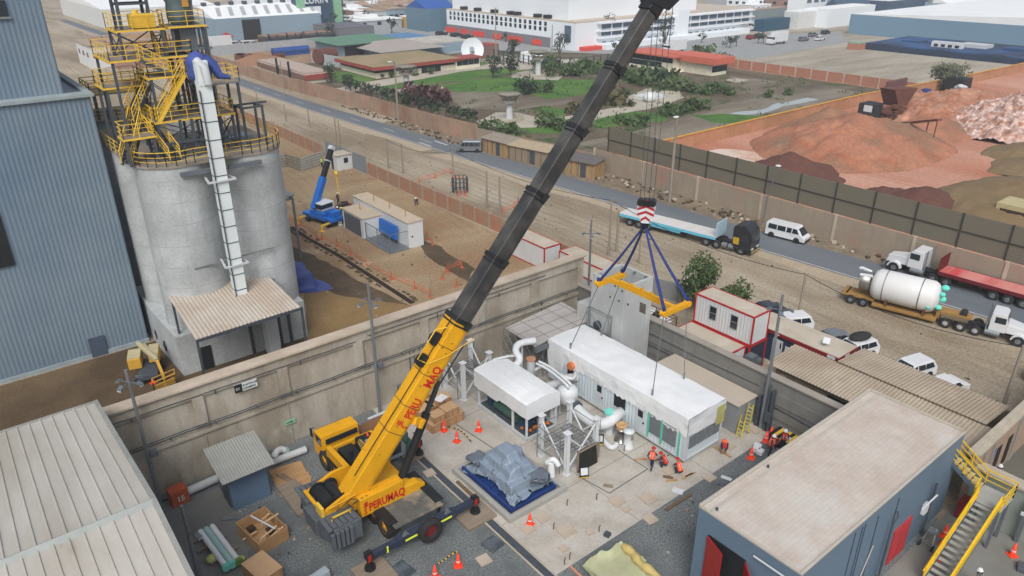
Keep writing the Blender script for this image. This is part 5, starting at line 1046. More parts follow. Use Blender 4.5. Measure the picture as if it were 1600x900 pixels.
b = MB(); q = G(352, 822, .05); b.cb(q + Vector((.6, .4, .03)), (.3, 1.3, .04), rz=1.0); b.cb(q + Vector((.9, .1, .05)), (.2, .8, .04), rz=.7); solo('scrap_metal', b, galv, 'grey metal scrap lying beyond the wrapped pipes', 'scrap')
b = MB(); b.cyl(G(293, 768, .35), G(345, 745, .35), .27, n=14); solo('long_pipe', b, whited, 'white pipe on the ground between the orange box and blue shed', 'pipe'); b = MB(); b.cyl(G(425, 722, .3), G(478, 702, .3), .25, n=14); solo('long_pipe', b, whited, 'white pipe on the ground between blue shed and crane cab', 'pipe')
T = thing('valve_assembly', 'white pipe bend and green valve lying by the wall above the plywood', 'pipe', G(440, 710))
b = MB(T); b.tube(smooth([G(428, 715, .6), G(432, 706, .8), G(440, 702, .7), G(450, 706, .4)]), .22, 10); b.build('pipe', whitep); b = MB(T); b.ell(G(447, 704, .5), (.3, .3, .25), 10, 6); b.build('valve', mat('pale_green', (150, 176, 160)))
T = thing('numbered_bin', 'rusty orange box with white number 15 standing by the wall', 'box', G(281, 784))
q = G(281, 784); b = MB(T); b.cb(q + Vector((0, 0, .55)), (1.05, .8, 1.1), rz=.1); b.build('box', mat('rust_orange', (190, 92, 52), var=.15, sc=1.5, rough=.8), bevel=.02)
text('15', T, q + Vector((-.2, -.44, .35)), (1, .1, 0), (0, 0, 1), .5, whitep)
b = MB(T); b.tube([q + Vector((-.45, .3, 1.1)), q + Vector((-.45, .3, 1.7)), q + Vector((.45, .35, 1.7)), q + Vector((.45, .35, 1.1))], .04, 5); b.build('handle', oldwood)
b = MB(); q = G(254, 776, .1); b.tube([q + Vector((.55 * math.cos(t), .55 * math.sin(t), .05 + .02 * math.sin(3 * t))) for t in np.linspace(0, 12.5, 40)], .04, 5); solo('coiled_hose', b, rubber, 'black hose coiled on the ground beside the orange box', 'hose')
b = MB(); q = G(492, 908, .35); b.cb(q, (1.7, .5, .7), rz=.15); solo('grey_cabinet', b, [mat('pale_grey', (176, 190, 196))], 'small grey cabinet lying at the bottom edge left of the crane jack', 'cabinet', bevel=.03)
for px, py, s_, lab in ((770, 850, 1.0, 'square dark rubber jack pad on the gravel right of the spare wheel'), (626, 893, 1.25, 'square dark rubber jack pad at the bottom edge beside a cone')):
    b = MB(); q = G(px, py, .06); b.cb(q, (s_, s_, .1), rz=.15); b.cb(q + Vector((0, 0, .08)), (s_ * .8, s_ * .8, .07), rz=.15); solo('jack_pad', b, mat('worn_pad', (104, 112, 120), var=.3, sc=3, c2=(74, 82, 90)), lab, 'jack pad', bevel=.02)
def plank(px0, py0, px1, py1, w, lab, m_=oldwood, h=.08):
    b = MB(); b.bar(G(px0, py0, h / 2 + .02), G(px1, py1, h / 2 + .02), w, h); solo('timber_plank', b, m_, lab, 'plank')
plank(1040, 797, 1080, 772, .2, 'long dark timber lying on the gravel between pad and long roof', mat('dark_timber', (120, 98, 78), var=.2, sc=3)); plank(714, 752, 738, 774, .22, 'dark timber beside the blue skid kerb', mat('dark_timber', (120, 98, 78)))
plank(1115, 698, 1142, 714, .16, 'pale plank leading away from the module corner', wood); plank(1036, 744, 1052, 747, .2, 'short dark plank at the feet of the crouching worker', mat('dark_timber', (120, 98, 78))); plank(1041, 751, 1058, 750, .14, 'short brown plank in front of the two crouching workers', wood)
plank(943, 758, 958, 760, .25, 'flat board lying inside the slab joint rectangle'); plank(891, 885, 912, 905, .14, 'thin reddish plank at the pad corner beside the yellow sheet', mat('pink_wood', (214, 150, 120)))
plank(992, 718, 1010, 717, .12, 'thin pale batten on the pad left of the standing worker', wood); plank(1066, 748, 1086, 738, .12, 'thin yellow batten under the module corner', wood)
b = MB(); q = G(1127, 744, .03); b.bar(q, G(1143, 750, .05), .3, .03); solo('plastic_scrap', b, whitep, 'bright white strip of plastic on the gravel beside the long roof', 'plastic'); b = MB(); b.cb(G(1059, 767, .04), (.5, .7, .04), rz=.4); solo('paper_sheet', b, whitep, 'white paper sheet lying on the pad edge', 'paper')
# yellow sheet at the bottom
ys_ = mat('yellow_sheet', (186, 186, 150), k=.75, var=.1, sc=1, rough=.4, bump=.5, bsc=3, c2=(190, 196, 156))
b = MB(); P0, P1, P2, P3 = G(908, 890), G(972, 850), G(1028, 905), G(960, 960); n = 22; q = []
for i in range(n + 1):
    for j in range(n + 1):
        u, v = i / n, j / n; p = P0.lerp(P1, u).lerp(P3.lerp(P2, u), v); e = min(u, 1 - u, v, 1 - v)
        rz_ = .32 * max(0, 1 - e * 7) * (1 + .6 * mnoise.noise(p * 3)); o_ = Vector(mnoise.noise_vector(p * .9)) * (.35 if e < .12 else .04); q.append((p.x + o_.x, p.y + o_.y, .04 + rz_ + .03 * mnoise.noise(p * 2)))
b.add(q, [(i * (n + 1) + j, (i + 1) * (n + 1) + j, (i + 1) * (n + 1) + j + 1, i * (n + 1) + j + 1)[::-1] for i in range(n) for j in range(n)], True)
solo('plastic_sheet', b, ys_, 'crumpled yellow plastic sheet spread on the gravel at the bottom edge', 'plastic sheet')
b = MB(); b.tube(smooth([G(974, 853, .25), G(990, 866, .3), G(1000, 880, .3), G(1018, 893, .3), G(1032, 906, .25)]), [.2, .24, .28, .3, .25, .22, .25, .28, .3, .24, .2, .22, .26, .3, .28, .24, .22, .2, .2, .2, .2], 8); solo('rolled_plastic', b, mat('yellow_roll', (196, 176, 112), k=.85, var=.15, sc=3, rough=.5, bump=.8, bsc=5), 'rolled up yellow plastic edge along the right of the sheet', 'plastic')
# cones
CN = thing('traffic_cone', 'x', 'traffic cone', (0, 0, 0)); b = MB(); b.box(-.24, -.24, 0, .24, .24, .05); b.build('base', orange, CN); b = MB(); b.lathe([(.19, .05), (.15, .25), (.05, .88), (.0, .9)], n=14); b.build('body', orange, CN)
b = MB(); b.lathe([(.137, .34), (.105, .52)], n=14); b.lathe([(.09, .62), (.073, .7)], n=14); b.build('reflective_band', whitep, CN)
first = [True]
def place(proto, loc, rz, lab, grp=None, sc=None):
    if first[0]:
        first[0] = False; o = proto; o.location = loc; o.rotation_euler.z = rz; o['label'] = lab
        if grp: o['group'] = grp
        if sc: o.scale = (sc,) * 3
        return o
    return dup(proto, loc, rz, lab, grp, sc=sc)
cg = 'orange cones about the yard'
for px, py, z_, lab in ((716, 884, .01, 'orange cone at the bottom with a striped chain attached'), (680, 902, .01, 'orange cone at the bottom edge below the crane deck'), (828, 820, SL, 'orange cone at the front corner of the blue skid kerb'), (694, 673, SL, 'orange cone right beside the stacked crates'), (748, 673, SL, 'orange cone on open pad farthest right of the crates'),
                        (714, 690, SL, 'orange cone in front of the crates, nearest the blue skid'), (1173, 716, .01, 'lone orange cone on gravel beside the long pale roof'), (1197, 690, .01, 'orange cone left in the cluster by the cabinet near the yard wall'), (1204, 683, .01, 'orange cone at the back of the cluster by the yard wall'), (1206, 696, .01, 'orange cone right in the cluster by the yard wall'),
                        (1581, 868, .02, 'orange cone on the paved yard right of the yellow stairs'), (1474, 852, .02, 'orange cone under the yellow stairs beside the trolley'), (1464, 872, .02, 'orange cone behind the lower stair rail'), (1475, 838, .02, 'orange cone deepest under the stairs by the blue wall'), (240, 598, .01, 'red cone on brown soil near the blue hall, beside the lift')):
    q = G(px, py); q.z = z_; place(CN, q, random.uniform(0, 1), lab, cg)
first[0] = False; q = G(563, 684, 1.6); dup(CN, (17.6, 37.6, 1.62), .2, 'orange cone standing on the black deck of the crane', cg)
def chain(pts, z_, lab, nm='barrier_chain', ct='chain', c1=black, c2=None):
    b = MB(); P = smooth([G(x, y, z_) for x, y in pts], 4); k = 0
    for a, c in zip(P, P[1:]):
        m_ = int((c - a).length / .3) + 1
        for i in range(m_): b.cm = k % 2; k += 1; b.bar(a.lerp(c, i / m_), a.lerp(c, (i + 1) / m_), .06)
    solo(nm, b, [c1, c2 or syel], lab, ct)
chain([(683, 882), (692, 876), (703, 868), (714, 862)], .6, 'black and yellow barrier chain between the two bottom cones'); chain([(700, 667), (720, 673), (736, 690)], .1, 'black and yellow chain lying between the cones by the crates')
for px, py in ((932, 781), (886, 790), (865, 827), (936, 831), (882, 882), (890, 874), (975, 705)):
    b = MB(); q = G(px, py, SL); b.tube([q, q + Vector((0, 0, .35)), q + Vector((.12, .05, .42))], .035, 6)
    solo('anchor_bar', b, mat('rusty', (110, 84, 66), var=.2), {932: 'bent anchor bar standing beyond the blue skid corner', 886: 'bent anchor bar nearest the blue skid kerb', 865: 'bent anchor bar left of the largest front slab', 936: 'bent anchor bar next to the dark square plate', 882: 'bent anchor bar lowest on the pad by the drain', 890: 'bent anchor bar just above the lowest one', 975: 'bent anchor bar near the grey spool'}[px], 'anchor bar', 'bent bars sticking up from the pad')
b = MB(); q = G(949, 835, .12); b.cb(q, (.35, .35, .2), rz=.3); solo('drain_box', b, dsteel, 'small dark square box on the pad near the gravel', 'box')
# storage by the yard wall
T = thing('tool_cabinet', 'low black cabinet with black and yellow striped edge by the yard wall', 'cabinet', (41.2, 20.6, .01))
b = MB(T); b.box(40.6, 19.9, .01, 41.8, 22.0, .8); b.build('body', black, bevel=.02); b = MB(T)
for k in range(8): b.cm = k % 2; b.box(40.55, 19.9 + k * .2625, .8, 41.85, 19.9 + (k + 1) * .2625, .84)
b.build('striped_top', [syel, black]); b = MB(T); b.box(40.7, 20.6, .845, 41.2, 21.2, .9); b.build('papers', whitep)
b = MB(); b.cb(G(1183, 700, .2), (.7, .5, .4), rz=.4); b.cb(G(1188, 706, .25), (.5, .4, .3), rz=.2); solo('white_boxes', b, whitep, 'small white boxes on the gravel beside the lone cone', 'boxes', bevel=.02)
def ladder(lab, px, py, h, m_, lean, w=.45, aframe=False):
    q = G(px, py, SL); T = thing('ladder', lab, 'ladder', q)
    for s_ in (-1, 1): b = MB(T); b.bar(q + Vector((0, s_ * w / 2, 0)), q + Vector((lean, s_ * w / 2 * .8, h)), .07, .04); b.build('stile', m_)
    if aframe:
        for s_ in (-1, 1): b = MB(T); b.bar(q + Vector((lean * 2.2, s_ * w / 2, 0)), q + Vector((lean, s_ * w / 2 * .8, h)), .06, .04); b.build('leg', m_)
    b = MB(T)
    for k in range(1, int(h / .3)): t = k * .3 / h; b.bar(q + Vector((lean * t, -w / 2 * (1 - .2 * t), h * t)), q + Vector((lean * t, w / 2 * (1 - .2 * t), h * t)), .05, .03)
    b.build('rungs', m_)
ly = mat('ladder_yellow', (214, 196, 50), k=.9)
ladder('taller yellow ladder leaning on the grey block', 1164, 677, 2.4, ly, .25); ladder('shorter yellow ladder leaning on the grey block', 1154, 683, 1.7, ly, .25); ladder('grey step ladder standing by the yard wall beside the cones', 1199, 672, 1.8, galv, .35, .5, True)
# electrical post gear and lamp posts
def lamp_post(lab, x, y, h, arms, zarm, gear=None, m_=galv):
    T = thing('lamp_post', lab, 'lamp post', (x, y, 0), 0, 'floodlight posts round the yard'); b = MB(T); b.cyl((x, y, 0), (x, y, h), .14, .09, n=10); b.cyl((x, y, h), (x, y, h + .05), .09, n=10); b.build('pole', m_)
    for a in arms:
        d_ = Vector((math.cos(a), math.sin(a), 0)); b = MB(T); b.bar((x, y, zarm), Vector((x, y, zarm)) + d_ * .55, .05); c = Vector((x, y, zarm)) + d_ * .7; b.cb(c, (.34, .28, .1), rz=a, ry=.4); o = b.build('floodlight', steel)
        b = MB(T); b.cb(c - Vector((0, 0, .07)) + d_ * .02, (.32, .26, .02), rz=a, ry=.4); b.build('lens', whitep, o)
    if gear: b = MB(T); b.box(x + .12, y - .2, gear, x + .55, y + .15, gear + .35); b.bar((x, y, gear + .1), (x + .5, y + .5, gear + .1), .06); b.build('junction_box', steel)
    return T
p = G(237, 757); lamp_post('grey floodlight post beside the lower left warehouse roof', 5.3, 42.4, HT(237, 760, 557), (.5, 2.2, 3.8, 5.4), 9.0, 3.6)
q = G(594, 645); lamp_post('grey floodlight post against the precast wall left of the boom', q.x, q.y, HT(594, 645, 442), (0, 1.6, 3.1, 4.7), 9.3, 3.9)
q = G(918, 485); lamp_post('grey floodlight post at the far corner of the precast wall', q.x, q.y, HT(918, 485, 344), (.9, 2.5, 4.0, 5.6), 7.9)
q = G(1196, 668); lamp_post('grey floodlight post on the yard wall in front of the office', 41.6, 23.3, HT(1190, 672, 463), (.5, 2.2, 3.8, 5.4), 9.7, 3.4)
q = G(312, 905); lamp_post('grey post with a dark floodlight beside the wrapped pipes', q.x, q.y, 5.2, (5.2,), 3.4)
b = MB(); 
for i in range(4): b.box(41.5, 22.6 + i * .32, .02, 41.75, 22.8 + i * .32, 3.6 - .3 * i)
b.box(41.3, 22.5, 1.0, 41.6, 23.0, 1.7); solo('conduit_bank', b, dsteel, 'bank of dark vertical conduits on the yard wall beside the floodlight post', 'conduits')
T = thing('electrical_box', 'grey electrical box on legs against the precast wall', 'electrical box', (23.3, 42.7, 0)); b = MB(T); b.box(22.9, 42.5, .5, 23.7, 42.9, 1.5); b.build('body', steel, bevel=.02)
for x in (22.95, 23.6): b = MB(T); b.box(x, 42.6, 0, x + .06, 42.8, .5); b.build('leg', steel)
b = MB(); b.cyl(G(575, 655, .3), G(640, 628, .3), .12, n=8); b.cyl(G(585, 662, .2), G(650, 640, .2), .1, n=8); solo('small_pipe', b, whited, 'thin white pipe lying along the precast wall behind the cab', 'pipe')
b = MB(); b.cb(G(585, 668, .4), (2.6, 1.1, .7), rz=.1); solo('brown_skip', b, mat('brown_skip', (140, 100, 70), var=.15), 'brown steel skip behind the crane by the wall', 'skip', bevel=.03)
# people
def hand(J, E, Rr, w, tip, thumb):
    pi_ = len(J); J.append(Vector(w).lerp(Vector(tip), .45)); Rr.append(.034); E.append((w_idx[0], pi_)); d_ = (Vector(tip) - Vector(w)); s_ = d_.orthogonal().normalized()
    for k in range(4):
        j = len(J); J.append(J[pi_] + d_ * (.42 + .05 * (k in (1, 2))) + s_ * (k - 1.5) * .022); Rr.append(.011); E.append((pi_, j)); J.append(J[j] + d_ * .28 + Vector((0, 0, -.015))); Rr.append(.009); E.append((j, j + 1))
    j = len(J); J.append(J[pi_] + s_ * thumb * .05 + d_ * .12); Rr.append(.012); E.append((pi_, j))
w_idx = [0]
def make_person(pose, vest, trouser, helmet, key, sleeve=None):
    P = {'stand': dict(pel=(0, 0, .95), ch=(0, .04, 1.32), nk=(0, .05, 1.48), hd=(0, .09, 1.62), kL=(-.11, .06, .5), aL=(-.12, 0, .09), kR=(.11, .02, .5), aR=(.13, -.06, .09), eL=(-.27, .02, 1.16), wL=(-.25, .2, .98), eR=(.27, 0, 1.15), wR=(.28, .16, .93)),
         'walk': dict(pel=(0, 0, .93), ch=(0, .07, 1.3), nk=(0, .1, 1.46), hd=(0, .15, 1.6), kL=(-.1, .24, .52), aL=(-.1, .26, .1), kR=(.1, -.04, .48), aR=(.1, -.34, .15), eL=(-.27, -.1, 1.15), wL=(-.26, .0, .92), eR=(.27, .16, 1.15), wR=(.24, .35, 1.03)),
         'crouch': dict(pel=(0, -.12, .38), ch=(0, .1, .74), nk=(0, .2, .88), hd=(0, .3, .98), kL=(-.2, .3, .46), aL=(-.17, .06, .09), kR=(.2, .32, .44), aR=(.18, .08, .09), eL=(-.26, .34, .6), wL=(-.14, .52, .42), eR=(.26, .34, .6), wR=(.14, .54, .4)),
         'bend': dict(pel=(0, -.1, .86), ch=(0, .3, 1.0), nk=(0, .43, .98), hd=(0, .56, .94), kL=(-.13, .06, .48), aL=(-.14, -.08, .09), kR=(.13, .18, .5), aR=(.14, .12, .09), eL=(-.22, .45, .72), wL=(-.14, .56, .48), eR=(.22, .45, .72), wR=(.16, .58, .46))}[pose]
    V_ = {k: Vector(v) for k, v in P.items()}; up = (V_['nk'] - V_['pel']).normalized()
    J = [V_['pel'], V_['pel'].lerp(V_['ch'], .5), V_['ch'], V_['nk'], V_['hd'], V_['hd'] + (V_['hd'] - V_['nk']).normalized() * .08]; Rr = [.15, .14, .17, .06, .095, .07]; E = [(0, 1), (1, 2), (2, 3), (3, 4), (4, 5)]
    J.append(V_['hd'] + Vector((0, .1, 0))); Rr.append(.02); E.append((4, 6))
    for s_, X in ((-1, 'L'), (1, 'R')):
        h_ = len(J); J.append(V_['pel'] + Vector((s_ * .1, 0, -.07))); Rr.append(.105); E.append((0, h_)); J.append(V_['k' + X]); Rr.append(.07); E.append((h_, h_ + 1)); J.append(V_['a' + X]); Rr.append(.05); E.append((h_ + 1, h_ + 2)); J.append(V_['a' + X] + Vector((0, .17, -.04))); Rr.append(.045); E.append((h_ + 2, h_ + 3))
        h_ = len(J); J.append(V_['ch'] + (V_['nk'] - V_['ch']) * .45 + Vector((s_ * .19, 0, 0))); Rr.append(.07); E.append((2, h_)); J.append(V_['e' + X]); Rr.append(.048); E.append((h_, h_ + 1)); J.append(V_['w' + X]); Rr.append(.034); E.append((h_ + 1, h_ + 2)); w_idx[0] = h_ + 2
        d_ = (V_['w' + X] - V_['e' + X]).normalized(); hand(J, E, Rr, V_['w' + X], V_['w' + X] + d_ * .17, -s_)
    me = bpy.data.meshes.new('p'); me.from_pydata(J, E, []); o = bpy.data.objects.new('p', me); COL.objects.link(o); md = o.modifiers.new('s', 'SKIN'); sv = me.skin_vertices[0].data if me.skin_vertices else None
    if sv is None:
        bm = bmesh.new(); bm.from_mesh(me); bm.verts.layers.skin.verify(); bm.to_mesh(me); bm.free(); sv = me.skin_vertices[0].data
    for i, r in enumerate(Rr): sv[i].radius = (r, r); sv[i].use_root = (i == 0)
    sb = o.modifiers.new('u', 'SUBSURF'); sb.levels = 1; sb.render_levels = 1
    dg = bpy.context.evaluated_depsgraph_get(); dg.update(); m2 = bpy.data.meshes.new_from_object(o.evaluated_get(dg)); bpy.data.objects.remove(o); m2.name = 'person_' + key
    m2.materials.clear()
    for m_ in (skin, trouser, sleeve or navy, black): m2.materials.append(m_)
    hp = V_['pel']
    for f in m2.polygons:
        c = f.center; f.use_smooth = True; k = 0
        dh = (c - V_['nk']).dot(up)
        if c.z < .12 and (c - V_['aL']).length < .3 or c.z < .12 and (c - V_['aR']).length < .3: k = 3
        elif min((c - V_['wL']).length, (c - V_['wR']).length) < .17 and min((c - V_['wL'] ).length, (c - V_['wR']).length) < min((c - V_['eL']).length, (c - V_['eR']).length): k = 0
        elif dh > 0.02 and min((c - V_['hd']).length, (c - V_['nk']).length) < .16: k = 0
        elif (c - hp).dot(up) < .04 or min((c - V_['kL']).length, (c - V_['kR']).length) < .12: k = 1
        else: k = 2
        f.material_index = k
    R_ = bpy.data.objects.new('person', m2); COL.objects.link(R_); R_['label'] = 'x'; R_['category'] = 'person'
    b = MB(); a, c = V_['pel'], V_['nk']; ax = (c - a).normalized(); L_ = (c - a).length; xx = Vector((1, 0, 0)); yy = ax.cross(xx); q = []; prf = [(-.02, .17, .14), (.25, .175, .15), (.6, .2, .16), (.85, .21, .14), (1.0, .12, .09)]
    for t, rx_, ry_ in prf:
        base = a.lerp(V_['ch'], min(1, t / .72)) if t < .72 else V_['ch'].lerp(c, (t - .72) / .28)
        for i in range(14): an = 2 * math.pi * i / 14; q.append(base + xx * math.cos(an) * rx_ * 1.04 + yy * math.sin(an) * ry_ * 1.12)
    b.add(q, [(k * 14 + i, k * 14 + (i + 1) % 14, (k + 1) * 14 + (i + 1) % 14, (k + 1) * 14 + i) for k in range(4) for i in range(14)], True); v_ = b.build('vest', vest, R_)
    b = MB()
    for sx in (-.09, .09): b.bar(a + xx * sx + ax * .12 - yy * .175, c + xx * sx - ax * .1 - yy * .16, .04, .02); b.bar(a + xx * sx + ax * .12 + yy * .18, c + xx * sx - ax * .1 + yy * .165, .04, .02)
    b.build('reflective_stripe', mat('silver_tape', (214, 216, 210)), v_)
    if helmet:
        b = MB(); hc = V_['hd'] + (V_['hd'] - V_['nk']).normalized() * .05; ha = (V_['hd'] - V_['nk']).normalized().lerp(Vector((0, 0, 1)), .6).normalized(); b.lathe([(.16, -.01), (.135, .0), (.13, .05), (.1, .1), (.05, .13), (.0, .135)], hc, ha, 14); b.build('helmet', helmet, R_)
    return R_
hr = mat('helmet_red', (206, 44, 40)); hw = mat('helmet_white', (236, 238, 240))
pp = {}
def person(pose, loc, rz, lab, vest=hiv, trouser=None, helmet=None, z=None, sc=1):
    trouser = trouser or navy; key = (pose, vest.name, trouser.name, helmet.name if helmet else '')
    loc = Vector(loc)
    if z is not None: loc.z = z
    if key not in pp: pp[key] = o = make_person(pose, vest, trouser, helmet, pose); o.location = loc; o.rotation_euler.z = rz; o['label'] = lab
    else: o = dup(pp[key], loc, rz, lab)
    return o
person('walk', G(1017, 734), -1.2, 'worker in orange vest and red helmet walking across the pad', hiv, navy, hr, SL)
person('crouch', G(1038, 730), .3, 'worker in dark clothes and orange vest crouching beside the module door end', mat('vest_red', (214, 62, 40)), navy, hr, SL); person('crouch', G(1061, 741), -.3, 'worker in orange vest crouching at the near corner of the module', hiv, navy, hr, SL)
person('bend', G(1130, 706), 2.2, 'worker in orange vest bending down at the right corner of the module', hiv, navy, hr, SL); person('stand', G(1202, 712), 3.6, 'worker with white helmet and orange vest standing by the cone cluster', hiv, navy, hw, .01)
person('stand', G(1222, 703), 2.2, 'worker with white helmet partly hidden behind the long pale roof edge', mat('vest_red', (214, 62, 40)), navy, hw, .01); person('crouch', G(1211, 699), 1.2, 'worker in red crouching between the cones and the striped cabinet', mat('vest_red', (214, 62, 40)), navy, hr, .01)
# ---------------- vehicles ----------------
def car(name, lab, cat, loc, rz, L, Wd, prof_, zb, ztop, side_wins, wind, rear, col, wr=.33, wx=(.2, .8), tumble=.2, group=None, extra=None):
    T = thing(name, lab, cat, loc, rz, group); hw = Wd / 2
    ins = lambda z: 0 if z <= zb else tumble * (z - zb) / (ztop - zb)
    P = [(x * L, z) for x, z in prof_]; n = len(P); vs = []
    for s_ in (-1, 1): vs += [(x, s_ * (hw - ins(z)), z) for x, z in P]
    b = MB(); b.add(vs, [tuple(range(n)), tuple(range(n, 2 * n))[::-1]] + [(i, n + i, n + (i + 1) % n, (i + 1) % n) for i in range(n)]); bod = b.build('body', col, T, .04)
    for s_ in (-1, 1):
        for wpoly in side_wins: b = MB(); q = [(x * L, s_ * (hw - ins(z) + .012), z) for x, z in wpoly]; b.add(q, [tuple(range(len(q))) if s_ > 0 else tuple(range(len(q)))[::-1]]); b.build('side_window', glass, bod)
    for nm, w_ in (('windscreen', wind), ('rear_window', rear)):
        if not w_: continue
        (xa, za), (xb, zb_) = w_; dx = .015 if xb * L < xa * L else -.015; b = MB(); b.add([(xa * L + dx, -(hw - ins(za) - .08), za + .01), (xa * L + dx, hw - ins(za) - .08, za + .01), (xb * L + dx, hw - ins(zb_) - .1, zb_ + .01), (xb * L + dx, -(hw - ins(zb_) - .1), zb_ + .01)], [(0, 1, 2, 3)]); b.build(nm, glass, bod)
    for x in wx:
        for s_ in (-1, 1): b = MB(); b.cyl((x * L, s_ * (hw - .01), wr), (x * L, s_ * (hw + .012), wr), wr * 1.16, n=18); b.build('wheel_arch', black, bod); wheel(T, (x * L, s_ * (hw - .07), wr), wr, .2, galv, 'y')
    for s_ in (-1, 1):
        b = MB(); b.cb((L - .05, s_ * (hw - .25), .68), (.1, .3, .16)); b.build('headlight', mat('lamp_lens', (210, 214, 216), rough=.15), T); b = MB(); b.cb((.03, s_ * (hw - .14), .8), (.08, .16, .25)); b.build('tail_light', redp, T)
    b = MB(); b.cb((L - .01, 0, .38), (.1, Wd * .92, .22)); b.build('bumper', black, T)
    if extra: extra(T)
    return T
def van(lab, loc, rz, col, L=4.9, group=None, name='van'):
    return car(name, lab, 'van', loc, rz, L, 1.75, [(0, .3), (1, .3), (1, .75), (.93, .98), (.79, 1.78), (.74, 1.92), (.03, 1.92), (0, 1.7)], 1.0, 1.92, [[(.06, 1.12), (.28, 1.12), (.28, 1.68), (.07, 1.68)], [(.3, 1.12), (.5, 1.12), (.5, 1.68), (.3, 1.68)], [(.53, 1.12), (.65, 1.12), (.65, 1.68), (.53, 1.68)], [(.67, 1.12), (.84, 1.12), (.77, 1.66), (.67, 1.68)]], ((.925, 1.02), (.8, 1.74)), ((0, 1.15), (0, 1.7)), col, .33, (.17, .8), .17, group)
def suv(lab, loc, rz, col, L=4.4, group=None, name='suv', extra=None, cat='car'):
    return car(name, lab, cat, loc, rz, L, 1.8, [(0, .32), (1, .32), (1, .78), (.97, .92), (.72, 1.05), (.58, 1.58), (.52, 1.66), (.08, 1.62), (.0, 1.0)], 1.02, 1.66, [[(.08, 1.1), (.3, 1.1), (.3, 1.5), (.12, 1.48)], [(.32, 1.1), (.5, 1.1), (.5, 1.52), (.32, 1.5)], [(.52, 1.1), (.68, 1.1), (.57, 1.52), (.52, 1.52)]], ((.71, 1.08), (.59, 1.56)), ((.005, 1.08), (.07, 1.56)), col, .36, (.19, .81), .22, group, extra)
def sedan(lab, loc, rz, col, L=4.3, group=None, name='parked_car'):
    return car(name, lab, 'car', loc, rz, L, 1.72, [(0, .3), (1, .3), (1, .7), (.96, .8), (.72, .95), (.58, 1.4), (.5, 1.45), (.28, 1.42), (.12, .98), (0, .92)], .95, 1.45, [[(.2, 1.02), (.38, 1.02), (.38, 1.33), (.28, 1.31)], [(.4, 1.02), (.66, 1.02), (.57, 1.34), (.4, 1.34)]], ((.71, .98), (.59, 1.38)), ((.13, 1.0), (.27, 1.38)), col, .31, (.19, .8), .22, group)
white = mat('car_white', (232, 234, 236), var=.02, rough=.25, spec=.6); silver = mat('car_silver', (150, 154, 158), var=.03, rough=.25, metal=.5); greyc = mat('car_grey', (110, 116, 124), var=.03, rough=.3, metal=.4); darkc_ = mat('car_dark', (48, 54, 62), var=.05, rough=.25, spec=.6); redc = mat('car_red', (160, 34, 36), var=.03, rough=.25)
def ang(a, c): d_ = c - a; return math.atan2(d_.y, d_.x)
a, c = G(1199, 365), G(1246, 377)
van('white passenger van parked on the far verge behind the black tractor', a, ang(a, c), white)
a, c = G(729, 233), G(753, 235); van('silver minivan parked beside the wooden roadside sheds', G(753, 237), ang(c, a) + .25, silver, 4.2)
# black tractor with blue flatbed
blk = mat('truck_black', (36, 40, 46), var=.1, rough=.25, spec=.6); lbl = mat('trailer_blue', (104, 190, 214), k=.85, var=.1, sc=1)
a = G(974, 345); c = G(1140, 388); rz = ang(a, c)
T = thing('flatbed_truck', 'black tractor pulling a light blue flatbed trailer with white deck on the road', 'truck', a, rz); LT = 13.2
b = MB(); b.box(0, -1.25, 1.25, LT, 1.25, 1.4); b.build('deck', mat('deck_white', (222, 218, 214), var=.06, sc=1, stretch=(1, .1, 1)), T); b = MB(); b.box(0, -1.27, 1.05, LT, -1.2, 1.38); b.box(0, 1.2, 1.05, LT, 1.27, 1.38); b.box(-.02, -1.2, .7, .1, 1.2, 1.38); b.box(3.9, -1.15, .7, 8.6, -1.05, 1.1); b.box(3.9, 1.05, .7, 8.6, 1.15, 1.1); b.build('side_rail', lbl, T)
b = MB(); b.box(.2, -.5, .75, LT, -.35, 1.05); b.box(.2, .35, .75, LT, .5, 1.05); b.box(8.8, -1, .4, 9, 1, 1.1); b.build('chassis', black, T); b = MB(); b.box(LT - .08, -1.25, 1.4, LT + .05, 1.25, 3.1); b.build('headboard', mat('headboard', (176, 206, 222), var=.05), T)
b = MB(); 
for k in range(9): b.cb((LT - .1, -.1 + .16 * math.cos(k * 1.3), 2.25 + .35 * math.sin(k * 1.9)), (.03, .14, .34), rx=k * .7)
b.build('headboard_emblem', mat('emblem_navy', (30, 40, 84)), T)
for x in (1.6, 2.9, 4.2):
    for y in (-1.02, 1.02): wheel(T, (x, y, .5), .5, .34, galv, 'y')
x0 = LT - 1.1
b = MB(); b.box(x0 - .8, -.45, .6, x0 + 5.2, .45, .95); b.cyl((x0 + .2, 0, 1.0), (x0 + .2, 0, 1.12), .5); b.build('tractor_chassis', black, T)
cab = MB(); cab.prof([(x0 + 3.1, .7), (x0 + 5.25, .55), (x0 + 5.35, 1.6), (x0 + 5.1, 2.9), (x0 + 4.4, 3.55), (x0 + 3.2, 3.3), (x0 + 3.1, 3.0)], (0, -1.22, 0), (1, 0, 0), (0, 0, 1), (0, 2.44, 0)); cabo = cab.build('cab', blk, T, .05)
b = MB(); b.add([(x0 + 5.36, -1.05, 1.75), (x0 + 5.36, 1.05, 1.75), (x0 + 5.14, 1.05, 2.75), (x0 + 5.14, -1.05, 2.75)], [(0, 1, 2, 3)]); b.build('windscreen', glass, cabo)
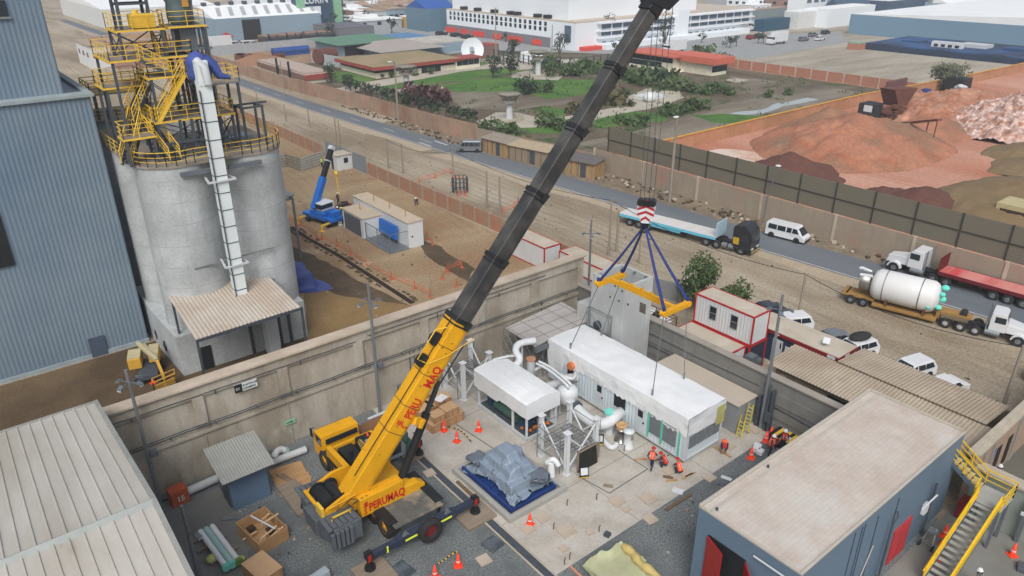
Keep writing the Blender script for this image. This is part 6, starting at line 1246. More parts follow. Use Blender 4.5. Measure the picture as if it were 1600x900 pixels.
for s_ in (-1, 1): b = MB(); b.box(x0 + 4.1, s_ * 1.225, 1.7, x0 + 5.0, s_ * 1.24, 2.5); b.build('side_window', glass, cabo); b = MB(); b.box(x0 + 3.2, s_ * 1.225, 1.2, x0 + 3.9, s_ * 1.235, 2.0); b.build('yellow_decal', mat('decal_yellow', (196, 160, 50)), cabo); b = MB(); b.box(x0 + 5.3, s_ * .7 - .25, .75, x0 + 5.4, s_ * .7 + .25, .95); b.build('headlight', mat('lamp_lens', (210, 214, 216)), T)
b = MB(); b.box(x0 + 5.2, -1.22, .4, x0 + 5.45, 1.22, .7); b.cm = 1; b.box(x0 + 5.45, -1.1, .5, x0 + 5.47, 1.1, .58); b.build('bumper', [blk, syel], T)
for i in range(2): b = MB(); b.cyl((x0 + 1.9 + .8 * i, -1.0, .7), (x0 + 2.5 + .8 * i, -1.0, .7), .3); b.build('fuel_tank', galv, T)
for x in (x0 - .1, x0 + 1.2, x0 + 4.2):
    for y in (-1.02, 1.02): wheel(T, (x, y, .5), .5, .36 if x < x0 + 3 else .3, galv, 'y')
def bonnet_truck(T, x0, col, bx=True, flip=1):
    """conventional long nose tractor, nose towards +x"""
    b = MB(); b.box(x0 - .2, -.45, .6, x0 + 6.6, .45, .92); b.build('tractor_chassis', black, T)
    b = MB(); b.prof([(x0 + 2.8, 1.0), (x0 + 4.3, 1.0), (x0 + 4.3, 2.0), (x0 + 4.15, 2.75), (x0 + 3.9, 2.95), (x0 + 2.85, 2.95)], (0, -1.15, 0), (1, 0, 0), (0, 0, 1), (0, 2.3, 0)); cb_ = b.build('cab', col, T, .06)
    vs = [(x0 + 4.3, -.95, 1.0), (x0 + 4.3, .95, 1.0), (x0 + 4.3, .95, 2.0), (x0 + 4.3, -.95, 2.0), (x0 + 6.5, -.7, .9), (x0 + 6.5, .7, .9), (x0 + 6.45, .68, 1.65), (x0 + 6.45, -.68, 1.65)]; b = MB(); b.add(vs, [(0, 3, 2, 1), (4, 5, 6, 7), (0, 1, 5, 4), (1, 2, 6, 5), (2, 3, 7, 6), (3, 0, 4, 7)]); b.build('bonnet', col, T, .06)
    for s_ in (-1, 1):
        b = MB(); P = [(x0 + 5.55 + .72 * math.cos(t), .52 + .72 * math.sin(t)) for t in np.linspace(.1, math.pi - .1, 9)]; P2 = [(x0 + 5.55 + .58 * math.cos(t), .52 + .58 * math.sin(t)) for t in np.linspace(math.pi - .1, .1, 9)]; b.prof(P + P2, (0, s_ * 1.0 - .22, 0), (1, 0, 0), (0, 0, 1), (0, .44, 0)); b.build('wing', col, T)
        b = MB(); b.box(x0 + 3.2, s_ * 1.16, 1.95, x0 + 4.15, s_ * 1.17, 2.6); b.build('side_window', glass, cb_); b = MB(); b.cyl((x0 + 2.6, s_ * 1.0, 1.0), (x0 + 2.6, s_ * 1.0, 3.2), .08); b.build('exhaust', galv, T)
        b = MB(); b.cyl((x0 + 2.6, s_ * 1.0, .75), (x0 + 3.9, s_ * 1.0, .75), .3); b.build('fuel_tank', galv, T); b = MB(); b.box(x0 + 6.3, s_ * .85 - .15, 1.0, x0 + 6.45, s_ * .85 + .15, 1.2); b.build('headlight', mat('lamp_lens', (210, 214, 216)), T)
        wheel(T, (x0 + 5.55, s_ * 1.0, .52), .52, .32, galv, 'y')
    b = MB(); b.add([(x0 + 4.33, -.95, 2.0), (x0 + 4.33, .95, 2.0), (x0 + 4.19, .95, 2.7), (x0 + 4.19, -.95, 2.7)], [(0, 1, 2, 3)]); b.build('windscreen', glass, cb_); b = MB(); b.box(x0 + 6.52, -1.1, .45, x0 + 6.7, 1.1, .8); b.build('bumper', galv, T)
# tank on low loader
a = G(1322, 466); c = G(1592, 535); rz = ang(a, c); gold = mat('loader_yellow', (156, 120, 66), k=.9, var=.15, sc=1)
T = thing('low_loader', 'white long nosed tractor with yellow low loader trailer standing on the sand', 'truck', a, rz)
b = MB(); b.box(2.9, -1.3, .5, 9.2, 1.3, .72); b.box(0, -1.0, .85, 3.0, 1.0, 1.1); b.box(9.0, -.6, .6, 9.4, .6, 1.5); b.box(9.3, -.6, 1.3, 12.2, .6, 1.55); b.box(-.4, -1.2, .95, .2, 1.2, 1.1)
for y in (-1.25, 1.15): b.box(2.9, y, .4, 9.2, y + .1, .85)
b.build('trailer_bed', gold, T, .02)
for x in (.7, 2.0):
    for y in (-1.05, 1.05): wheel(T, (x, y, .5), .5, .4, galv, 'y')
for x in (4.2, 7.9): b = MB(); b.box(x - .12, -1.1, .72, x + .12, 1.1, 1.15); b.box(x - .12, -1.3, .72, x + .12, -.9, 1.7); b.box(x - .12, .9, .72, x + .12, 1.3, 1.7); b.build('saddle', mat('saddle_brown', (112, 74, 50)), T)
tx = 9.8
for x in (tx + .3, tx + 1.65, tx + 3.0):
    for y in (-1.0, 1.0): wheel(T, (x, y, .52), .52, .42, mat('wheel_white', (206, 206, 204)), 'y')
b = MB(); b.box(tx - .2, -1.15, 1.1, tx + 2.2, 1.15, 1.3); b.build('fifth_wheel_deck', mat('deck_brown', (120, 104, 84), var=.2), T); b = MB(); b.cyl((tx + 1.6, -.5, 1.6), (tx + 1.6, .6, 1.6), .34, n=14); b.build('spare_wheel', rubber, T)
bonnet_truck(T, tx + 1.2, white)
Mx = Matrix.Translation(a) @ Matrix.Rotation(rz, 4, 'Z')
tk = thing('process_tank', 'big white cylindrical tank with turquoise fittings strapped on the low loader', 'tank', Mx @ (Vector((5.6, 0, .8)) * .88), rz); T.scale = (.88,) * 3
b = MB(); n = 32; b.lathe([(0.0, -3.0), (.7, -2.95), (1.25, -2.7), (1.5, -2.3), (1.5, 2.3), (1.3, 2.65), (.8, 2.9), (0.0, 3.0)], (0, 0, 1.6), (1, 0, 0), 32); b.build('shell', mat('tank_white', (236, 236, 234), var=.02, rough=.4), tk)
for x in (-1.7, 1.4): b = MB(); b.lathe([(1.51, -.05), (1.53, -.04), (1.53, .04), (1.51, .05)], (x, 0, 1.6), (1, 0, 0), 32); b.build('strap', galv, tk)
b = MB(); b.lathe([(.95, 0), (1.0, .9), (.9, .95), (.85, .9), (.8, 0)], (-3.9, 0, 1.6), (1, 0, 0), 24); b.cyl((-3.0, 0, 1.6), (-3.7, 0, 1.6), .7, n=20); b.build('skirt', mat('stainless', (160, 158, 154)), tk)
b = MB(); b.tube([(-3.2, .3, 2.5), (-4.1, .3, 2.7), (-4.3, .3, 2.6)], .16, 10); b.build('nozzle', whitep, tk); b = MB(); b.tube([(-2.9, -.5, 2.4), (-4.0, -.5, 2.3)], .16, 10); b.build('nozzle', whitep, tk)
tq = mat('turquoise_cover', (104, 214, 196), k=.9, var=.1)
for p_, r_ in (((3.15, .3, 2.6), .36), ((3.1, -.4, 2.2), .28), ((3.1, .2, 1.5), .38), ((3.05, -.5, .9), .3), ((2.9, .1, .5), .28), ((2.3, -1.2, 1.0), .25)): b = MB(); b.ell(p_, (r_, r_, r_ * .8), 10, 7); b.build('nozzle_cover', tq, tk)
b = MB(); b.tube([(1.0, -1.35, .5), (2.2, -1.35, 1.8), (2.25, -1.3, .5)], .03, 5); b.build('brace_rod', gold, tk)
# red flatbed with white tractor, facing the other way
a = G(1377, 413); c = G(1605, 478); rz = ang(a, c) + math.pi; Lr = (c - a).length + 4
T = thing('flatbed_truck', 'white long nosed tractor with a worn red flatbed trailer parked along the far wall', 'truck', c + (c - a).normalized() * 4, rz); xt = Lr - 7.2
b = MB(); b.box(0, -1.25, 1.3, xt + 1.2, 1.25, 1.45); b.build('deck', mat('trailer_red', (190, 70, 72), k=.9, var=.25, sc=.8, c2=(206, 136, 128), stretch=(1, .2, 1), rough=.7), T); b = MB(); b.box(0, -1.28, 1.1, xt + 1.2, -1.22, 1.48); b.box(0, 1.22, 1.1, xt + 1.2, 1.28, 1.48); b.box(3, -1.1, .7, 9, -1.0, 1.2); b.build('side_rail', mat('rail_darkred', (110, 30, 36)), T)
b = MB(); b.box(xt + 1.15, -1.25, 1.45, xt + 1.25, 1.25, 2.9); b.build('headboard', mat('rail_darkred', (110, 30, 36)), T); b = MB(); b.box(.2, -.5, .75, xt + 1.1, .5, 1.1); b.build('chassis', black, T)
for x in (4.2, 5.5, 6.8):
    for y in (-1.02, 1.02): wheel(T, (x, y, .5), .5, .36, galv, 'y')
for x in (xt + .3, xt + 1.6):
    for y in (-1.02, 1.02): wheel(T, (x, y, .5), .5, .4, galv, 'y')
bonnet_truck(T, xt, white)
# parked cars
def p2(px, py): return G(px, py)
def cat_(px, py, rz, L=4.4, zt=1.5): q = G(px, py, zt); return Vector((q.x - math.cos(rz) * L / 2, q.y - math.sin(rz) * L / 2, 0))
suv('white car half hidden behind the long red trimmed office roof', cat_(1232, 494, 2.7), 2.7, white); sedan('silver hatchback parked beyond the office, nearest the white car with roof box', cat_(1298, 518, 2.8), 2.8, silver)
def rb(T): b = MB(); b.ell((1.6, 0, 1.9), (1.15, .62, .28), 16, 8); b.build('roof_box', rubber, T)
suv('white car with a large dark grey roof box behind the office', cat_(1336, 529, 2.9, zt=1.8), 2.9, white, extra=rb)
suv('small white car with dark rear window behind the corrugated roof, left of two', cat_(1423, 566, 2.9), 2.9, white); sedan('white car mostly hidden behind the corrugated roof, right of two', cat_(1474, 592, 2.9), 2.9, white)
sedan('dark grey car just visible behind the two storey office', cat_(1194, 474, 2.8), 2.8, darkc_); suv('dark vehicle at the right edge beside the utility pole', G(1604, 590), -1.5, darkc_)
car('pickup_truck', 'white pickup with open barred bed behind the concrete tower', 'pickup', Vector((46.2, 41.8, 0)), -1.25, 4.9, 1.75, [(0, .4), (1, .4), (1, .85), (.95, 1.0), (.8, 1.15), (.68, 1.72), (.48, 1.75), (.46, 1.1), (0, 1.1)], 1.1, 1.75, [[(.5, 1.18), (.66, 1.18), (.66, 1.6), (.5, 1.6)], [(.68, 1.18), (.77, 1.18), (.69, 1.58)]], ((.79, 1.2), (.69, 1.68)), None, white, .36, (.2, .82), .2, None,
    lambda T: [MB().box(.1, -.8, 1.1, 2.2, -.76, 1.5).build('bed_side', white, T), MB().box(.1, .76, 1.1, 2.2, .8, 1.5).build('bed_side', white, T)])
# ---------------- offices and roofs right of the yard ----------------
cwht = mat('cabin_white', (222, 224, 224), var=.05, sc=.6, rough=.5, stain=.15); cred = mat('cabin_red', (172, 36, 40), k=.9, var=.1); croof = mat('cabin_roof', (196, 186, 170), k=.85, var=.08, sc=.8, c2=(180, 168, 150))
def cabin(name, lab, x0, x1, y0, y1, z0, z1, wall=cwht, trim=cred, wins=(), roof=croof, cat='cabin', group=None):
    T = thing(name, lab, cat, ((x0 + x1) / 2, (y0 + y1) / 2, z0), 0, group); t = .12
    b = MB(T); b.box(x0 + .1, y0 + .05, z0 + .02, x1 - .05, y1 - .05, z1 - .05); b.corr((x0 + .05, y1 - .12, z0 + .1), (x0 + .05, y0 + .12, z0 + .1), (x0 + .05, y0 + .12, z1 - .12), (x0 + .05, y1 - .12, z1 - .12), .28, .02, .01, True); b.build('wall', wall)
    b = MB(T)
    for x in (x0, x1 - t):
        for y in (y0, y1 - t): b.box(x, y, z0, x + t, y + t, z1)
    for z in (z0 + .003, z1 - t):
        for x in (x0 + .003, x1 - t + .003): b.box(x, y0 + t, z, x + t - .006, y1 - t, z + t - .006)
        for y in (y0 + .003, y1 - t + .003): b.box(x0 + t, y, z, x1 - t, y + t - .006, z + t - .006)
    b.build('frame', trim); b = MB(T); b.box(x0 + t, y0 + t, z1 - .06, x1 - t, y1 - t, z1 - .01); b.build('roof', roof)
    for (y, za, w, h_) in wins:
        b = MB(T); b.box(x0 - .02, y, z0 + za, x0 + .04, y + w, z0 + za + h_); wn = b.build('window', glass); b = MB(T); b.box(x0 - .05, y - .04, z0 + za + h_ * .47, x0 - .02, y + w + .04, z0 + za + h_ * .53); b.box(x0 - .05, y - .05, z0 + za - .05, x0 - .02, y + w + .05, z0 + za); b.box(x0 - .05, y - .05, z0 + za + h_, x0 - .02, y + w + .05, z0 + za + h_ + .05); b.build('window_frame', galv)
    return T
cabin('upper_cabin', 'white cabin with red frame standing on top of the lower cabins', 47.1, 49.3, 28.4, 34.2, 2.62, 5.25, wins=((29.9, .95, .6, 1.1), (32.0, .95, .6, 1.1)))
cabin('lower_cabin', 'ground level cabin with red roof frame directly above the yard wall', 44.6, 47.0, 28.7, 34.3, 0, 2.6, roof=croof)
T = cabin('lower_cabin', 'dark ground level cabin carrying the upper white cabin', 47.05, 49.4, 28.4, 34.3, 0, 2.6, wall=mat('cabin_dark', (46, 54, 70)))
b = MB(); b.box(44.7, 27.9, 1.5, 45.3, 28.6, 2.1); b.cm = 1; b.cyl((44.68, 28.25, 1.8), (44.72, 28.25, 1.8), .22, n=14); solo('air_conditioner', b, [whitep, black], 'white air conditioner box on the end of the lower cabin', 'air conditioner')
b = MB(); b.box(46.3, 27.6, 0, 47.1, 28.3, 2.2); b.cyl((47.5, 27.9, 0), (47.5, 27.9, 1.6), .4); solo('stacked_tanks', b, steel, 'grey blue drums and tank stacked at the end of the cabins', 'tanks')
T = thing('site_office', 'long single storey dark blue office with red fascia and pale roof', 'office', (51.8, 26.4, 0)); ob = mat('office_navy', (44, 56, 78), k=1, var=.08); X0, X1, Y0, Y1 = 50.6, 53.2, 22.9, 30.6
b = MB(T); b.box(X0, Y0, 0, X1, Y1, 2.6); b.build('wall', ob); b = MB(T); b.box(X0 - .25, Y0 - .2, 2.6, X1 + .1, Y1, 2.9); b.build('fascia', mat('fascia_red', (140, 28, 36))); b = MB(T); b.box(X0 - .2, Y0 - .15, 2.9, X1 + .05, Y1 - .05, 2.95); b.build('roof', croof)
b = MB(T); b.box(X0 - .05, 27.6, .1, X0 + .02, 28.5, 2.2); d_ = b.build('door', cwht); b = MB(T); b.box(X0 - .08, 27.7, 1.5, X0 - .05, 27.8, 2.0); b.build('door_handle', black)
for y in (29.2, 25.9, 24.0): b = MB(T); b.box(X0 - .04, y, 1.0, X0 + .02, y + .9, 2.1); wn = b.build('window', glass); b = MB(T); b.box(X0 - .08, y - .06, .94, X0 - .04, y + .96, 1.0); b.box(X0 - .08, y + .42, 1.0, X0 - .04, y + .48, 2.1); b.box(X0 - .08, y - .06, 2.1, X0 - .04, y + .96, 2.16); b.build('window_frame', cwht)
b = MB(T); b.box(X0 - .04, 26.95, 1.3, X0 + .02, 27.35, 1.9); b.build('notice', whitep); b = MB(T); b.box(X0 - .4, 25.05, 1.3, X0 - .04, 25.7, 1.75); b.build('air_conditioner', whitep)
b = MB(T); b.box(X0 - .28, Y0 + .1, 2.63, X0 - .25, Y0 + .75, 2.87); b.box(X0 + .7, Y0 - .23, 2.63, X0 + 1.3, Y0 - .2, 2.87); b.build('company_plate', whitep); b = MB(T); b.box(X0 - .28, 27.9, 2.7, X0 - .26, 28.2, 2.8); b.build('lamp', whitep)
q = G(1290, 541, 2.95); b = MB(T); b.bar(q, q + Vector((0, 0, .35)), .06); b.cb(q + Vector((0, 0, .5)), (.6, .5, .05), ry=-.5, rz=.4); b.build('dish', whitep)
corr = mat('fibre_roof', (184, 170, 150), k=.78, var=.1, sc=.6, c2=(166, 150, 130), c3=(150, 138, 120), sc3=.7, fac3=(.6, .75), rough=.85)
T = thing('canteen_shed', 'long shed with beige corrugated fibre cement roofs behind the yard wall', 'shed', (49.4, 18, 0))
b = MB(T); b.corr((45.4, 11.2, 2.95), (45.4, 25.8, 2.95), (49.2, 25.8, 3.25), (49.2, 11.2, 3.25), .26, .05, .02); b.build('roof', corr); b = MB(T); b.corr((53.2, 22.2, 3.05), (53.2, 11.8, 3.05), (49.1, 11.8, 3.4), (49.1, 22.2, 3.4), .26, .05, .02); b.build('roof', corr)
b = MB(T); b.bar((49.12, 11.8, 3.33), (49.12, 22.2, 3.33), .03, .1); b.build('ridge_gap', mat('dark_tan', (110, 100, 86)))
b = MB(T); b.box(46.0, 11.0, 0, 46.15, 25.3, 2.85); b.box(46.15, 25.15, 0, 49, 25.3, 2.85); b.box(49, 21.6, 0, 53, 21.75, 2.9); b.box(52.8, 11, 0, 52.95, 21.6, 2.9); b.build('wall', mat('olive_wall', (150, 142, 120), k=.85, var=.06, stain=.2)); b = MB(T); b.box(45.95, 18.5, 1.6, 46.0, 21.0, 2.3); b.build('window', black)
b = MB(T); b.box(45.93, 24.4, 1.5, 45.99, 24.9, 2.2); b.build('sign', mat('sign_pink', (216, 190, 176))); b = MB(T); b.box(45.9, 24.55, 1.7, 45.92, 24.75, 2.0); b.build('sign_symbol', redp)
T = thing('side_building', 'beige block walls with door openings and a blue mark at the right edge', 'building', (50, 10.8, 0))
bw = mat('block_wall', (172, 146, 124), k=.85, var=.08, sc=1, brick=(.4, .2, .01, .85, (R(90), 0, 0))); ccp = mat('coping', (190, 180, 162))
b = MB(T); b.box(44.3, 10.65, 0, 62, 10.9, 3.9); b.build('wall', bw); b = MB(T); b.box(44.2, 10.45, 3.9, 62, 11.1, 4.05); b.box(44.2, 10.75, 4.05, 62, 11.1, 4.15); b.build('coping', ccp)
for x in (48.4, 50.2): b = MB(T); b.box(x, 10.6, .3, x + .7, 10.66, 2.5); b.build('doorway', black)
for x in (45.9, 47.3, 51.6): b = MB(T); b.box(x, 10.55, 0, x + .3, 10.64, 3.8); b.build('pilaster', mat('col_grey', (160, 158, 150)))
b = MB(T); b.tube([(47.6, 10.6, 2.1), (47.75, 10.6, 2.6), (47.9, 10.6, 2.75), (47.8, 10.6, 2.3), (47.7, 10.6, 2.0)], .04, 5); b.build('painted_mark', mat('blue_mark', (84, 74, 170)))
T = thing('block_wall', 'pale green block wall behind the yellow stairs running off the right edge', 'wall', (44, 2, 0)); b = MB(T); b.box(44.0, -10, 0, 44.25, 10.4, 3.3); b.build('wall', mat('pale_green_block', (156, 166, 156), k=.85, var=.06, brick=(.4, .2, .01, .85, (R(90), 0, R(90))))); b = MB(T); b.box(43.85, -10, 3.3, 44.4, 10.4, 3.45); b.box(44.5, -10, 2.9, 45.4, 10.4, 3.05); b.build('coping', ccp)
for y in (7.2, 4): b = MB(T); b.box(43.6, y, 0, 43.8, y + .2, 3.0); b.build('post', steel); b = MB(T); b.box(43.5, y, 2.0, 43.6, y + .3, 2.2); b.build('lamp', whitep)
b = MB(T); b.box(43.85, 5.6, 1.3, 43.99, 6.6, 1.75); b.build('timber_board', wood)
sheet('paved_court', [(44.3, 11.0 - .4), (44.3, -12), (90, -12), (90, 10.6)], .018, mat('court', (110, 106, 96), var=.1, sc=.5, rough=.9))
ST = thing('steel_stairs', 'external steel stairs with bright yellow handrails at the end of the blue building', 'stairs', (41, 9, 0)); grs = mat('stair_grey', (96, 112, 126), var=.08)
sy_ = mat('rail_yellow', (226, 184, 24), k=.9, var=.06, rough=.5)
stair(ST, (36.2, 8.75, .05), (41.5, 8.75, 2.9), 1.15, grs, mat('tread', (176, 178, 172)), sy_, n=15)
b = MB(ST)
for s_ in (-1, 1): b.bar((36.2, 8.75 + s_ * .62, .75), (41.5, 8.75 + s_ * .62, 3.6), .06, .55)
b.build('guard_plate', sy_)
b = MB(ST); b.box(41.5, 8.05, 2.82, 43.4, 9.6, 2.9); b.build('landing', mat('tread', (176, 178, 172))); b = MB(ST); rail(b, [(41.5, 8.08, 2.9), (43.4, 8.08, 2.9), (43.4, 9.6, 2.9)], step=1.2, r=.03, toe=False); b.build('handrail', sy_)
b = MB(ST); rail(b, [(41.55, 9.55, 2.9), (42.3, 9.6, 2.9)], step=.8, r=.03, toe=False); b.build('handrail', sy_)
stair(ST, (42.85, 9.6, 2.9), (42.85, 12.4, 4.7), 1.05, grs, mat('tread_beige', (200, 184, 140)), sy_, n=10)
for x, y in ((43.2, 8.2), (41.8, 8.2), (43.2, 9.5)): b = MB(ST); b.bar((x, y, 0), (x, y, 2.8), .16); b.build('leg', steel)
T = thing('fire_cart', 'red machine with green parts parked in the shade under the stairs', 'machine', (43.3, 11.4, 0)); b = MB(T); b.box(42.9, 10.0, .2, 43.9, 10.5, 1.3); b.build('body', mat('dull_red', (140, 40, 40))); b = MB(T); b.ell((43.2, 9.9, 1.0), (.3, .25, .3), 10, 6); b.build('green_drum', mat('dk_green', (60, 96, 50)))
q = G(1450, 852); T = thing('hand_trolley', 'small trolley with wheels by the blue wall under the stairs', 'trolley', q); b = MB(T); b.bar(q + Vector((-.3, -.3, .3)), q + Vector((.3, -.1, 1.1)), .05); b.bar(q + Vector((-.3, .3, .3)), q + Vector((.3, .2, 1.1)), .05); b.bar(q + Vector((-.3, -.3, .3)), q + Vector((-.3, .3, .3)), .05); b.cb(q + Vector((.2, 0, 1.0)), (.5, .5, .05)); b.build('frame', galv)
wheel(T, (-.35, -.35, .2), .2, .08, dsteel, 'y'); wheel(T, (-.35, .35, .2), .2, .08, dsteel, 'y')
b = MB(); b.cb(G(1596, 886, .15), (.7, .4, .3), rz=.3); solo('grey_case', b, greyc, 'small grey case on the paved yard at the right edge beside a cone', 'case', bevel=.03)
person('stand', G(1522, 928), .3, 'worker with white helmet at the bottom right foot of the stairs', mat('vest_grey', (120, 120, 124)), navy, hw, .02); person('stand', G(1554, 760), 1.2, 'worker with white helmet behind the pale green wall', mat('vest_grey', (120, 120, 124)), navy, hw, .02)
person('stand', G(504, 262), 2.0, 'guard in lime vest at the door of the white hut', lime, navy, None, .01)
person('crouch', G(651, 320), 2.4, 'worker with white helmet crouching alone near the brick wall', mat('vest_dark', (50, 54, 60)), navy, hw, .01)
person('stand', G(529, 320), 3.4, 'worker with white helmet standing farthest back beside the blue crane load', mat('vest_dark', (50, 54, 60)), navy, hw, .01); person('stand', G(528, 343), 3.4, 'worker in red standing beside the small blue crane', mat('vest_red', (214, 62, 40)), navy, hw, .01)
person('bend', G(536, 336), 2.0, 'worker in lime vest bending over parts near the blue crane', lime, navy, None, .01); person('crouch', G(551, 328), 1.0, 'worker in dark clothes crouching beyond the lime vested worker', mat('vest_red', (214, 62, 40)), navy, None, .01)
# ---------------- field behind the wall ----------------
brickm = mat('field_brick', (176, 124, 98), k=.85, var=.12, sc=1, c2=(164, 136, 112), stain=.3, rough=.9, brick=(.6, .3, .015, .85, (0, R(90), R(0))))
def postwall(name, lab, P, h, m_, pm=mat('wall_post', (172, 154, 134), var=.1), step=3.2, cat='wall', t=.14, cap=None):
    T = thing(name, lab, cat, (P[0][0], P[0][1], 0)); b = MB(T); pb = MB(T); cbm = MB(T)
    for a, c in zip(P, P[1:]):
        a, c = Vector((a[0], a[1], 0)), Vector((c[0], c[1], 0)); b.bar(a + Vector((0, 0, h / 2)), c + Vector((0, 0, h / 2)), t, h); n = max(1, round((c - a).length / step))
        for i in range(n): p = a.lerp(c, i / n); pb.box(p.x - .17, p.y - .17, 0, p.x + .17, p.y + .17, h + .08)
        if cap: cbm.bar(a + Vector((0, 0, h + .06)), c + Vector((0, 0, h + .06)), t + .25, .14)
    b.build('panel', m_); pb.build('post', pm)
    if cap: cbm.build('coping', cap)
    return T
postwall('boundary_wall', 'long reddish brick panel wall with concrete posts along the sandy field', [(51.2, 99.5), (51.3, 84), (51.6, 60), (51.6, 44.5)], 1.95, brickm)
postwall('boundary_wall', 'reddish brick panel wall beyond the grey gate, running towards the silos', [(50.6, 114), (50.5, 200)], 1.95, brickm)
postwall('boundary_wall', 'low grey and brick wall behind the cabins near the tree', [(52.3, 44.5), (53.5, 40.5), (54.5, 37)], 1.9, mat('grey_sheet', (140, 142, 142), var=.08))
T = thing('sheet_gate', 'grey sheet metal double gate in the brick boundary wall', 'gate', (50.9, 106, 0))
for i in range(3): b = MB(T); b.corr((50.9 + .12 * i, 113.5 - i * 4.6, .1), (50.9 + .12 * i, 109 - i * 4.6, .1), (50.9 + .12 * i, 109 - i * 4.6, 2.7), (50.9 + .12 * i, 113.5 - i * 4.6, 2.7), .4, .05, .02, True); b.build('gate_leaf', mat('gate_grey', (132, 140, 146), var=.08))
T = thing('sheet_fence', 'zigzag fence of pale horizontal sheets left of the white hut', 'fence', (46, 114, 0)); P = [G(425, 268), G(448, 260), G(472, 268), G(488, 262), G(506, 256)]
for i, (a, c) in enumerate(zip(P, P[1:])): b = MB(T); b.corr(c + Vector((0, 0, 0)), c + Vector((0, 0, 2.1)), a + Vector((0, 0, 2.1)), a, .35, .05, .02, True); b.bar(a, a + Vector((0, 0, 2.3)), .1); b.build('sheet', mat('fence_sheet', (176, 174, 164), var=.08, sc=1) if i != 1 else mat('fence_brown', (146, 138, 122)))
T = thing('guard_hut', 'small white guard hut beside the sheet gate', 'hut', (49, 110, 0)); q = G(516, 262); b = MB(T); b.box(q.x, q.y - 2.6, 0, q.x + 2.6, q.y, 2.35); b.build('wall', cwht); b = MB(T); b.box(q.x - .15, q.y - 2.75, 2.35, q.x + 2.75, q.y + .15, 2.45); b.build('roof', croof)
b = MB(T); b.box(q.x + 1.2, q.y - 2.64, 1.1, q.x + 1.9, q.y - 2.6, 1.9); b.build('window', glass); b = MB(T); b.box(q.x - .03, q.y - 1.4, 0, q.x, q.y - .6, 1.9); b.build('door', glass)
# small blue crane
T = thing('small_crane', 'small blue truck crane with black and blue telescopic boom in the field', 'crane', G(505, 350)); q = G(507, 347); cblu = mat('crane_blue', (32, 104, 190), k=.9, var=.08, rough=.4)
b = MB(T); b.cb(q + Vector((0, 0, .95)), (2.3, 5.6, .5), rz=.25); b.cb(q + Vector((0, 0, 1.4)), (2.2, 2.6, .5), rz=.25); b.cb(q + Vector((.55, -1.9, 1.5)), (1.3, 1.3, .9), rz=.25); b.build('body', cblu, bevel=.08)
b = MB(T); b.cb(q + Vector((.2, .2, 2.2)), (2.0, 1.8, 1.0), rz=.25); ca = b.build('cab', whitep, bevel=.08); b = MB(T); b.cb(q + Vector((-.0, .1, 2.3)), (1.85, 1.84, .5), rz=.25); b.cb(q + Vector((.2, .15, 2.3)), (2.04, 1.5, .5), rz=.25); b.build('cab_window', glass, ca)
for dy in (-1.9, 1.9):
    for dx in (-1.0, 1.0): v = Matrix.Rotation(.25, 3, 'Z') @ Vector((dx, dy, 0)); wheel(T, q - T.location + v + Vector((0, 0, .55)), .55, .4, cblu)
f0 = q + Vector((-1.0, .4, 1.9)); f1 = OY(519, 228, q.y + 2.2)
b = MB(T); b.bar(f0, f0.lerp(f1, .5), .7, .75); b.build('boom_base_section', cblu, bevel=.04); b = MB(T); b.bar(f0.lerp(f1, .48), f0.lerp(f1, .96), .52, .58); b.build('boom_section', black, bevel=.03); b = MB(T); b.bar(f0.lerp(f1, .75), f0.lerp(f1, .77), .62, .68); b.bar(f0.lerp(f1, .94), f1, .6, .7); b.build('boom_head', whited, bevel=.03)
b = MB(T); hp = f1 + (f1 - f0).normalized() * .1; b.tube([f0 + Vector((.4, 0, -.2)), f0.lerp(f1, .3) + Vector((.1, 0, -.3))], .16, 8); b.build('lift_cylinder', galv)
for dy in (-2.4, 2.2):
    b = MB(T); v = Matrix.Rotation(.25, 3, 'Z') @ Vector((0, dy, 0)); r_ = Matrix.Rotation(.25, 3, 'Z') @ Vector((2.4, 0, 0)); b.bar(q + v - r_ + Vector((0, 0, .7)), q + v + r_ + Vector((0, 0, .7)), .2, .2)
    for s_ in (-1, 1): b.bar(q + v + r_ * s_, q + v + r_ * s_ + Vector((0, 0, .8)), .16); b.cb(q + v + r_ * s_ + Vector((0, 0, .05)), (.5, .5, .08))
    b.build('outrigger', syel)
b = MB(); p0 = OY(525, 271, q.y); p1 = OY(530, 305, q.y); b.cyl(p0, p1, .07, n=6); b.ell(p0, (.25, .25, .35), 8, 6); solo('hook_line', b, syel, 'yellow hook and line hanging beside the small blue crane', 'hook')
# white equipment house with cage
T = thing('equipment_house', 'long white flat roofed equipment house with a caged blue unit in the field', 'equipment house', (40.8, 76, 0)); wh_ = mat('house_white', (226, 230, 232), var=.03, sc=.6)
b = MB(T); b.box(40.1, 69.4, .0, 42.1, 82.6, 3.1); b.box(37.5, 75.3, 0, 40.1, 80.6, 2.55); b.build('wall', wh_); b = MB(T); b.box(40.0, 69.3, 3.1, 42.2, 82.7, 3.18); b.box(37.4, 75.2, 2.55, 40.0, 80.7, 2.63); b.build('roof', mat('house_roof', (206, 188, 164), var=.06))
b = MB(T); b.box(37.46, 76.0, .1, 37.5, 80.2, 2.3); b.build('louvre_door', mat('louvre_grey', (100, 104, 112)))
b = MB(T); b.box(40.5, 69.38, 1.3, 40.7, 69.4, 1.5); b.build('vent', black)
for y in (71.5, 75.2, 79, 78.4): b = MB(T); x_ = 41.1 if y != 78.4 else 38.8; b.cyl((x_, y, 2.6 if y == 78.4 else 3.1), (x_, y, 4.0 if y != 78.4 else 3.5), .06, n=6); b.build('roof_stub', mat('stub', (190, 150, 90)))
